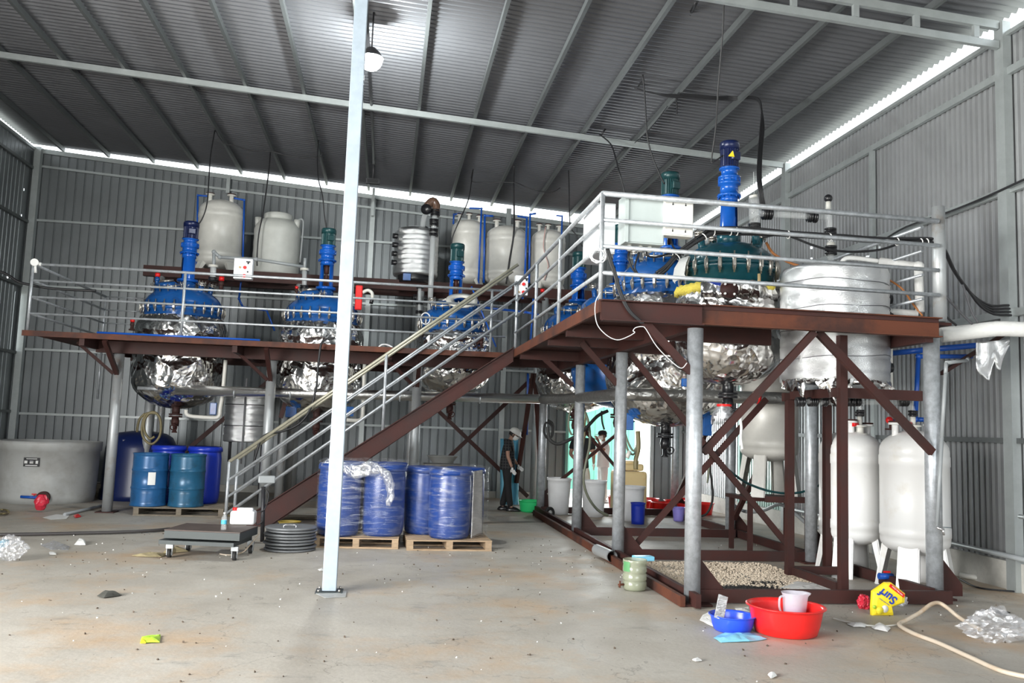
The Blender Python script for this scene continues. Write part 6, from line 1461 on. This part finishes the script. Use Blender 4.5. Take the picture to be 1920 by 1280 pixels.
    bmesh.ops.delete(mb.bm, geom=dl, context='VERTS'); add('hair', mb, 'hair')
    if mask:
        mb = MB(); bmesh.ops.create_uvsphere(mb.bm, u_segments=24, v_segments=16, radius=1.0); dl = []
        for v in mb.bm.verts:
            x, y, z = v.co
            if x < 0.05 or z > 0.02 or z < -0.9: dl.append(v)
            v.co = hc+R @ V((x*0.122+0.004, y*0.078, z*0.118))
        bmesh.ops.delete(mb.bm, geom=dl, context='VERTS'); o = add('face_mask', mb, 'paper'); so = o.modifiers.new('s', 'SOLIDIFY'); so.thickness = 0.004
    if hat == 'helmet':
        mb = MB(); mb.lathe([(1.22, 0.30), (1.26, 0.27), (1.13, 0.33), (1.12, 0.55), (1.0, 0.95), (0.75, 1.25), (0.4, 1.42), (0, 1.47)], (0, 0, 0), 36)
        for v in mb.bm.verts:
            x, y, z = v.co; e = 1+0.22*max(0, x)*(1 if z < 0.36 else 0); v.co = hc+R @ V((x*0.112*e, y*0.100, z*0.100))
        add('hard_hat', mb, 'helmet')
    elif hat:
        mb = MB(); mb.lathe([(1.08, 0.25), (1.10, 0.6), (0.9, 1.05), (0.5, 1.25), (0, 1.3)], (0, 0, 0), 30)
        mb.lathe([(1.0, 0.27), (1.05, 0.25), (1.0, 0.33)], (0.0, 0, 0), 24)
        for v in mb.bm.verts:
            x, y, z = v.co; v.co = hc+R @ V((x*0.108, y*0.086, z*0.10))
        mb.box(hc+R @ V((0.135, 0, 0.035)), (0.09, 0.13, 0.008), rot=R); add('cap', mb, hat)
    return t
stand = dict(pel=(0, 0, 0.93), sp=(0, 0, 1.12), ch=(0.0, 0, 1.32), nk=(0.0, 0, 1.47), hd=(0.03, 0, 1.60), shl=(0, 0.18, 1.40), shr=(0, -0.18, 1.40),
             ell=(-0.02, 0.24, 1.12), elr=(-0.02, -0.24, 1.12), wrl=(0.03, 0.25, 0.87), wrr=(0.04, -0.25, 0.87), hpl=(0, 0.09, 0.86), hpr=(0, -0.09, 0.86),
             knl=(0.01, 0.10, 0.50), knr=(0.01, -0.10, 0.50), anl=(-0.02, 0.10, 0.10), anr=(-0.02, -0.10, 0.10))
p = aZ(953, 957)
J1 = dict(stand); J1.update(ch=(0.01, 0, 1.31), nk=(0.05, 0, 1.45), hd=(0.12, 0, 1.555), elr=(0.02, -0.24, 1.11), wrr=(0.11, -0.24, 0.89), ell=(0.05, 0.22, 1.11), wrl=(0.20, 0.20, 0.93), knr=(0.03, -0.10, 0.50), anr=(0.10, -0.11, 0.10), anl=(-0.09, 0.09, 0.10))
person('man in white hard hat, dark plaid shirt and black trousers looking down', (p.x-0.05, p.y, 0), math.radians(-12), J1, 'plaid', 'black_cloth', 'black_plastic', (0.86, -0.12, -0.5), 0.985, 'helmet', 'white_cloth')
p = aY(1092, 850, 18.0)
J2 = dict(stand); J2.update(elr=(-0.04, -0.25, 1.13), wrr=(0.10, -0.22, 0.93), ell=(-0.06, 0.24, 1.12), wrl=(-0.14, 0.10, 1.0), nk=(0.02, 0, 1.47), hd=(0.06, 0, 1.59))
person('person in black shirt and beige trousers seen from behind, half hidden by hoses', (p.x, 18.0, 0), math.radians(62), J2, 'black_cloth', 'beige_cloth', 'black_plastic', (1, 0, -0.25), 1.03, 'black_cloth', 'white_cloth')
p = aY(1131, 860, 19.9)
J3 = dict(stand); J3.update(elr=(0.10, -0.24, 1.14), wrr=(0.28, -0.14, 1.22), ell=(0.12, 0.22, 1.22), wrl=(0.17, 0.07, 1.46))
person('person all in white with dark cap at the back door, hand at the face', (p.x, 19.9, 0), math.radians(190), J3, 'white_cloth', 'white_cloth', 'white_cloth', (1, 0.1, -0.1), 0.975, 'black_cloth', None)
# pale blue plastic gown hanging behind the helmet man
mb = MB(); bm = mb.bm; G = {}
for i in range(13):
    for j in range(17):
        x = 938+34*i/12; y = 822+124*j/16; G[i, j] = bm.verts.new(aY(x, y, 17.78+0.07*math.sin(i*1.4+j*0.15)))
for i in range(12):
    for j in range(16): f = bm.faces.new((G[i, j], G[i+1, j], G[i+1, j+1], G[i, j+1])); f.smooth = True
o = mb.build('plastic_gown', mat('gown_blue', (0.16, 0.48, 0.66), 0.5)); so = o.modifiers.new('s', 'SOLIDIFY'); so.thickness = 0.004; tag(o, 'pale blue plastic sheet hanging behind the helmeted man', 'plastic sheet')

# ---------------- floor things at front right ----------------
def basin(label, c, R, H, mt, rb_):
    t = thing('basin', tuple(c), label, 'basin'); 
    pr = [(0, 0.004), (rb_*0.9, 0.0), (rb_, 0.01), (rb_+(R-rb_)*0.35, H*0.35), (R*0.93, H*0.85), (R*0.94, H*0.95), (R, H*0.965), (R*1.01, H), (R*0.985, H*1.012), (R*0.91, H*0.985), (R*0.90, H*0.85), (rb_+(R-rb_)*0.28, H*0.35), (rb_*0.95, 0.022), (0, 0.02)]
    MB(c).lathe(pr, c, 72).build('bowl', mt, t)
    MB(c).lathe([(R*0.995, H*0.955), (R*1.02, H*0.965), (R*1.025, H*0.99), (R*1.0, H*1.01)], c, 72).build('rolled_rim', mt, t)
    return t
basin('large red plastic basin in the foreground by the platform corner', (3.45, 7.08, 0), 0.325, 0.235, 'red_basin', 0.255)
basin('small royal blue plastic basin left of the big red one', (3.01, 7.17, 0), 0.198, 0.135, 'blue_basin', 0.155)
t = thing('measuring_jug', (3.58, 7.20, 0.03), 'translucent measuring jug with pink liquid standing in the red basin', 'jug')
c = (3.585, 7.20, 0.026)
mb = MB(c); mb.lathe([(0, 0), (0.082, 0), (0.086, 0.02), (0.098, 0.26), (0.108, 0.285), (0.110, 0.29), (0.104, 0.288), (0.094, 0.26), (0.083, 0.02), (0, 0.008)], c, 40)
for v in mb.bm.verts:
    if v.co.z > 0.22 and v.co.x > 0.07: v.co.x += 0.035*(v.co.z-0.22)/0.07
mb.build('body', 'pitcher', t)
MB(c).lathe([(0, 0.010), (0.080, 0.010), (0.089, 0.165), (0, 0.165)], c, 36).build('liquid', 'pink', t)
cc = V(c); MB(c).tube([cc+V((-0.095, -0.01, 0.26)), cc+V((-0.14, -0.02, 0.25)), cc+V((-0.145, -0.02, 0.17)), cc+V((-0.12, -0.015, 0.12)), cc+V((-0.088, -0.01, 0.11))], 0.010, 8).build('handle', 'pitcher', t)
# packet in blue basin
q = aY(1352, 1138, 7.1); mb = MB(q); R_ = Matrix.Rotation(math.radians(18), 3, 'Y') @ Matrix.Rotation(math.radians(-15), 3, 'X'); mb.box(q, (0.088, 0.012, 0.20), rot=R_)
tag(mb.build('foil_packet', 'film_silver', bevel=0.004), 'silvery clear packet standing up in the small blue basin', 'packet')
def sheet(label, pts, z=0.012, mt='paper', name='paper_scrap', cat='scrap', puff=0.012, jit=0.010, n=7):
    """crumpled flat scrap from a floor outline in image corners"""
    P = [aZ(x, y, 0.004) for x, y in pts]; c = sum(P, V())/len(P); mb = MB(c); bm = mb.bm; rings = []
    m_ = 4; O = []
    for a, b in zip(P, P[1:]+P[:1]):
        for k in range(m_): O.append(a.lerp(b, k/m_))
    for s in [k/n for k in range(n, 0, -1)]:
        ring = []
        for p in O:
            q = c.lerp(p, s); h = puff*(1-s**2)+jit*(0.5+noise.noise(V((q.x*14, q.y*14, 5))))*(1 if s < 1 else 0.6); ring.append(bm.verts.new(V((q.x, q.y, 0.003+h))-mb.o))
        rings.append(ring)
    cen = bm.verts.new(V((c.x, c.y, 0.003+puff))-mb.o)
    for A, B in zip(rings, rings[1:]):
        for i in range(len(O)): bm.faces.new((A[i], A[(i+1) % len(O)], B[(i+1) % len(O)], B[i]))
    for i in range(len(O)): bm.faces.new((rings[-1][i], rings[-1][(i+1) % len(O)], cen))
    o = mb.build(name, mt); so = o.modifiers.new('s', 'SOLIDIFY'); so.thickness = 0.003; so.offset = 1; return tag(o, label, cat)
sheet('white paper sheet on the floor under the left of the blue basin', [(1312, 1163), (1318, 1153), (1340, 1143), (1375, 1148), (1355, 1175), (1340, 1176)], puff=0.02)
sheet('white paper corner showing behind the blue basin', [(1378, 1141), (1405, 1139), (1408, 1150), (1385, 1150)])
sheet('light blue sachet lying in front of the blue basin', [(1338, 1196), (1350, 1190), (1420, 1189), (1438, 1198), (1405, 1203), (1352, 1204)], mt=mat('sky_sachet', (0.25, 0.62, 0.80), 0.3), name='sachet', cat='sachet', puff=0.03)
sheet('left white crumpled tissue between the red basin and the hose', [(1588, 1170), (1605, 1168), (1625, 1171), (1622, 1176), (1600, 1175)], puff=0.02)
sheet('right white crumpled tissue by the end of the hose', [(1634, 1176), (1648, 1170), (1670, 1178), (1664, 1184), (1640, 1180)], puff=0.03)
sheet('black splinters of rubber on the floor before the wall', [(1842, 1144), (1870, 1143), (1895, 1149), (1882, 1153), (1860, 1148)], mt='rubber', name='rubber_scrap', puff=0.01)
sheet('green and yellow empty sachet on the left foreground floor', [(263, 1205), (266, 1194), (301, 1191), (299, 1205)], mt='lime', name='sachet', cat='sachet', puff=0.012)
sheet('yellow corner piece of the sachet on the left foreground floor', [(263, 1205), (265, 1200), (275, 1202), (273, 1206)], mt='yellow')
sheet('crumpled dark grey rag on the left part of the floor', [(182, 1118), (192, 1111), (215, 1112), (228, 1116), (212, 1119), (195, 1121)], mt='dark_rag', name='rag', cat='rag', puff=0.035)
sheet('white crumpled tissue near the left hose', [(139, 1022), (146, 1013), (160, 1016), (160, 1022)], puff=0.05)
sheet('tiny white scrap of card at the far left floor', [(92, 1036), (104, 1036), (105, 1040), (93, 1040)])
sheet('clear plastic film lying flat on the far left floor', [(76, 1022), (100, 1014), (130, 1024), (128, 1031), (95, 1031)], mt='bag_clear', name='plastic_sheet', cat='plastic film', puff=0.03)
sheet('pale blue and white wrapper at the left picture edge', [(0, 1016), (5, 1013), (18, 1014), (14, 1024), (0, 1028)], mt='cyan', name='wrapper', cat='wrapper', puff=0.04)
sheet('brownish yellow cloth strip left of the scale', [(247, 1042), (280, 1037), (315, 1040), (302, 1044), (270, 1044)], mt='dirty_cloth', name='rag', cat='rag', puff=0.03)
sheet('brownish yellow cloth strip by the front wheel of the scale', [(306, 1036), (335, 1026), (353, 1034), (330, 1036), (312, 1039)], mt='dirty_cloth', name='rag', cat='rag', puff=0.05)
sheet('pale powder patch on the floor before the walkway post', [(80, 970), (105, 964), (130, 966), (125, 972), (95, 974)], mt='paper', name='powder_spill', cat='spill', puff=0.002, jit=0.003)
sheet('red scrap beside the fallen grey pipe on the left', [(138, 967), (148, 965), (152, 969), (141, 971)], mt='red', puff=0.03)
sheet('white scrap lying by the foot of the white post', [(596, 1068), (606, 1066), (608, 1070), (600, 1071)])
sheet('pale rough concrete collar around the foot of the white post', [(592, 1113), (600, 1108), (650, 1108), (648, 1119), (610, 1121)], mt='grey_tank', name='mortar_patch', cat='mortar', puff=0.003, jit=0.002)
sheet('small white lump on the foreground floor at bottom right', [(1440, 1266), (1452, 1262), (1456, 1268), (1446, 1272)], puff=0.02)
sheet('white flake on the bottom centre of the floor', [(1298, 1238), (1310, 1235), (1316, 1239), (1304, 1241)])
sheet('white polystyrene board between the brown stand legs', [(1462, 1103), (1490, 1091), (1572, 1096), (1576, 1107), (1520, 1110)], mt='paper', name='foam_board', cat='board', puff=0.02)
t = thing('crushed_bag', tuple(aZ(8, 1052)), 'crushed clear bubble bag at the left picture edge', 'bag')
def blob(name, c, rx, ry, rz_, mt, parent, seed=1, jit=0.3, n=40):
    mb = MB(c); bmesh.ops.create_icosphere(mb.bm, subdivisions=4, radius=1.0)
    for v in mb.bm.verts:
        d = v.co.copy(); k = 1+jit*noise.noise(d*1.7+V((seed, 0, 0)))+jit*0.7*(abs(noise.noise(d*4.5+V((0, seed, 0))))*2-0.5)
        v.co = V((d.x*rx*k, d.y*ry*k, max(-rz_*0.98, d.z*rz_*k)))
    return mb.build(name, mt, parent)
blob('film', aZ(8, 1054)+V((0, 0.1, 0.13)), 0.16, 0.14, 0.13, 'bag_clear', t, 4)
t = thing('crushed_bag', tuple(aZ(1885, 1205)), 'crumpled clear plastic bag on the floor at the right edge', 'bag')
blob('film', aZ(1885, 1208)+V((0.03, 0.15, 0.12)), 0.26, 0.18, 0.125, 'bag_clear', t, 8, 0.42)
# the detergent pouch propped against a dark clear bag
base = aZ(1655, 1154); YP = base.y
t = thing('detergent_pouch', tuple(base), 'yellow detergent refill pouch with blue lettering, upside down on the floor', 'pouch')
O = [(1634.5, 1154), (1634, 1138), (1636, 1108), (1660, 1091.5), (1671, 1091.5), (1697, 1112), (1696, 1129), (1671, 1138), (1674, 1154)]
mb = MB(base); pts = [aY(x, y, YP+0.02) for x, y in O]; ctr = sum(pts, V())/len(pts)
bm = mb.bm; rings = []
for s, dy in ((1, 0.0), (0.94, -0.016), (0.75, -0.028), (0.4, -0.032)):
    rings.append([bm.verts.new(ctr.lerp(p_, s)+V((0, dy, 0))-mb.o) for p_ in pts])
back = [bm.verts.new(p_+V((0, 0.03, 0))-mb.o) for p_ in pts]
for A, B in zip([back]+rings, rings):
    for i in range(len(pts)): bm.faces.new((A[i], A[(i+1) % len(pts)], B[(i+1) % len(pts)], B[i]))
bm.faces.new(rings[-1]); bm.faces.new(back[::-1])
mb.build('pack', 'yellow', t, bevel=0.003)
def text_mesh(name, s, size, c, ang, mt, par, ext=0.001, shear=0.0, bold=0.0):
    cu = bpy.data.curves.new(name, 'FONT'); cu.body = s; cu.size = size; cu.align_x = 'CENTER'; cu.align_y = 'CENTER'; cu.extrude = ext; cu.shear = shear; cu.offset = bold
    o = bpy.data.objects.new(name, cu); COL.objects.link(o); dg = bpy.context.evaluated_depsgraph_get(); dg.update()
    me = bpy.data.meshes.new_from_object(o.evaluated_get(dg)); bpy.data.objects.remove(o)
    a = math.radians(ang); R = Matrix(((math.cos(a), -math.sin(a), 0), (0, 0, -1), (math.sin(a), math.cos(a), 0)))
    me.transform(R.to_4x4()); me.materials.append(M[mt] if isinstance(mt, str) else mt); ob = bpy.data.objects.new(name, me); COL.objects.link(ob); ob.parent = par; ob.location = V(c)-wloc(par); return ob
cpt = lambda x, y, Y: aY(1440+x/3.369, 900+y/3.369, Y)
text_mesh('lettering', 'Surf', 0.115, cpt(762, 735, YP-0.016), 148, 'label_blue', t, shear=0.2, bold=0.003)
a, b = cpt(768, 662, YP-0.004), cpt(858, 732, YP-0.004)
mb = MB(base).bar(a, b, 0.006, 0.04, up=(1, 0, 0.8)); mb = MB(base); d = (b-a).normalized(); nrm = V((-d.z, 0, d.x))
mb.poly([a-nrm*0.016, b-nrm*0.016, b+nrm*0.016, a+nrm*0.016], (0, -0.008, 0)); mb.build('red_banner', 'red', t)
text_mesh('banner_text', 'mini tieu chuan', 0.022, (a+b)/2+V((0, -0.010, 0)), 142, 'paper', t, 0.0005)
text_mesh('small_text', 'cham sach nhanh', 0.018, cpt(735, 768, YP-0.014), 148, 'label_blue', t, 0.0005)
q = cpt(705, 822, YP-0.014); MB(q).lathe([(0, 0), (0.036, 0), (0.036, 0.006), (0, 0.006)], q, 28, (0, -1, 0)).build('lemon_print', mat('lemon', (0.95, 0.80, 0.05), 0.3), t)
q = cpt(738, 812, YP-0.012); MB(q).lathe([(0, 0), (0.034, 0), (0.034, 0.005), (0, 0.005)], q, 24, (0, -1, 0)).build('bowl_print', 'paper', t)
q = cpt(672, 800, YP-0.010); MB(q).lathe([(0, 0), (0.018, 0), (0.018, 0.005), (0, 0.005)], q, 20, (0, -1, 0)).build('leaf_print', 'lime', t)
t = thing('crushed_bag', tuple(aZ(1630, 1140)), 'red netting bag squeezed behind the left of the yellow pouch', 'bag')
blob('net', aZ(1629, 1144)+V((0, 0.08, 0.06)), 0.06, 0.06, 0.08, 'red_bag' if 'red_bag' in M else bpy.data.materials['red_bag'], t, 2)
t = thing('crushed_bag', tuple(aZ(1692, 1140)), 'greyish clear bottle-like bag behind the right of the yellow pouch', 'bag')
blob('film', aZ(1692, 1140)+V((0, 0.1, 0.06)), 0.11, 0.08, 0.06, 'bag_clear', t, 5)
# cut water jug
t = thing('cut_water_jug', (2.67, 9.02, 0), 'cut-off greenish water jug with murky liquid and a tap, by the ground channel', 'jug')
c = (2.68, 8.98, 0); R = 0.128
pr = [(0, 0.0), (R*0.85, 0.0), (R*0.97, 0.02)]
for z in (0.07, 0.15, 0.23): pr += [(R, z-0.03), (R*1.0, z+0.015), (R*0.93, z+0.028), (R*0.93, z+0.035), (R, z+0.045)]
pr += [(R, 0.315), (R*0.97, 0.32), (R*0.965, 0.31), (R*0.93, 0.02), (0, 0.012)]
MB(c).lathe(pr, c, 44).build('shell', 'jug_green', t)
MB(c).lathe([(0, 0.013), (R*0.90, 0.013), (R*0.91, 0.06), (0, 0.06)], c, 32).build('liquid', 'murky', t)
MB(c).lathe([(R*1.015, 0.20), (R*1.015, 0.30)], c, 6, a0=PI*1.05, a1=PI*1.28).build('label', mat('leaf_label', (0.10, 0.30, 0.12), 0.5), t)
cc = V(c); MB(c).cyl(cc+V((-R*0.95, -0.03, 0.06)), cc+V((-R-0.06, -0.05, 0.06)), 0.012, n=10).cyl(cc+V((-R-0.045, -0.05, 0.03)), cc+V((-R-0.045, -0.05, 0.10)), 0.009, n=8).build('tap', 'rust_orange', t)
q = aZ(1206, 1046, 0.17); tag(MB(q).box(q, (0.24, 0.14, 0.055), rz=0.12).build('tissue_pack', mat('tissue_blue', (0.22, 0.60, 0.82), 0.35), bevel=0.012), 'light blue packet resting on the ground channel behind the cut jug', 'packet')
a = aZ(1119, 1030, 0.10); b = aZ(1148, 1043, 0.10)
mb = MB(a); mb.cyl(a, b, 0.07, n=28, cap=False).cyl(a, b, 0.064, n=28, cap=False); tag(mb.build('pipe_offcut', 'galv_dirty'), 'short open galvanised pipe offcut lying in the ground channel', 'pipe')
tag(MB().tube([aZ(x, y, z) for x, y, z in ((1945, 1272, 0.02), (1880, 1258, 0.02), (1820, 1232, 0.02), (1760, 1205, 0.02), (1720, 1190, 0.02), (1695, 1178, 0.02), (1686, 1169, 0.03), (1700, 1162, 0.05), (1725, 1148, 0.10), (1745, 1133, 0.16), (1760, 1130, 0.17), (1775, 1138, 0.14), (1800, 1158, 0.06), (1838, 1180, 0.03))], 0.018, 12, 5).build('hose', 'hose_tan'), 'thick tan hose curling across the floor at bottom right', 'hose')
cab('thin white cord lying on the floor between the red basin and tan hose', [aZ(x, y, 0.012) for x, y in ((1563, 1159), (1590, 1166), (1625, 1172), (1660, 1173), (1690, 1170))], 0.008, 'pvc_white', 'cord')
tag(MB().tube([aZ(x, y, 0.03) for x, y in ((-20, 1002), (60, 1001), (150, 999), (230, 997), (290, 994), (318, 991))], 0.022, 10).build('hose', 'hose_dark'), 'long dark hose lying across the left floor to the scale', 'hose')
tag(MB().cyl(aZ(121, 964, 0.03), aZ(200, 946, 0.03), 0.025, n=12).build('pipe', 'grey_pvc'), 'dark grey pipe lying on the floor by the first walkway post', 'pipe')
tag(MB().tube([aZ(3+14*math.cos(a), 959+4*math.sin(a), 0.02+0.012*(i % 3)) for i, a in enumerate([k*0.6 for k in range(22)])], 0.014, 8).build('hose_coil', 'hose_yellow'), 'coil of dirty yellow hose at the left edge beside the grey tank', 'hose')
cab('yellowish hose lying under the stairs', [aZ(x, y, 0.015) for x, y in ((395, 955), (415, 962), (440, 968), (455, 958), (470, 962))], 0.014, 'hose_yellow', 'hose')
# loose pellets and charcoal inside the frame: countless grains
rnd = random.Random(5)
def grains(name, label, reg, n, mt, s0, s1):
    mb = MB(); bm = mb.bm
    for k in range(n):
        x, y = reg(rnd); s = rnd.uniform(s0, s1); c = V((x, y, s*0.4)); R = Matrix.Rotation(rnd.random()*6, 3, V((rnd.random(), rnd.random(), 1)).normalized())
        vs = [bm.verts.new(c+R @ (V(d)*s)) for d in ((1, 0, 0), (0, 1, 0), (-1, 0, 0), (0, -1, 0), (0, 0, 0.7), (0, 0, -0.7))]
        for a, b in ((0, 1), (1, 2), (2, 3), (3, 0)): bm.faces.new((vs[a], vs[b], vs[4])); bm.faces.new((vs[b], vs[a], vs[5]))
    return tag(mb.build(name, mt), label, 'grains', kind='stuff')
def reg1(r):
    while True:
        x, y = r.uniform(3.2, 5.0), r.uniform(8.5, 10.9)
        if r.random() < 0.55+0.6*noise.noise(V((x*1.3, y*1.3, 0))) and not ((x-3.95)**2/0.18+(y-9.0)**2/0.05 < 1): return x, y
grains('pellet_spill', 'pale beige pellets spilled on the floor inside the ground frame', reg1, 6000, mat('pellet', (0.66, 0.56, 0.44), 0.7), 0.008, 0.018)
grains('charcoal_spill', 'black charcoal granules spilled amid the pale pellets', lambda r: (3.95+r.gauss(0, 0.17), 9.0+r.gauss(0, 0.10)), 1400, 'rubber', 0.008, 0.02)
grains('charcoal_spill', 'smaller black charcoal patch behind the first, toward the stand', lambda r: (4.35+r.gauss(0, 0.08), 9.42+r.gauss(0, 0.05)), 300, 'rubber', 0.008, 0.018)
def reg2(r):
    while True:
        x, y = r.uniform(-6, 6.5), r.uniform(5.0, 13)
        if r.random() < 0.5+noise.noise(V((x*0.6, y*0.6, 7))): return x, y
grains('floor_grit', 'dark grit and crumbs scattered over the concrete floor', reg2, 420, mat('grit', (0.10, 0.075, 0.055), 0.9), 0.004, 0.014)
grains('floor_chips', 'white chips scattered over the concrete floor', reg2, 140, 'paper', 0.004, 0.012)
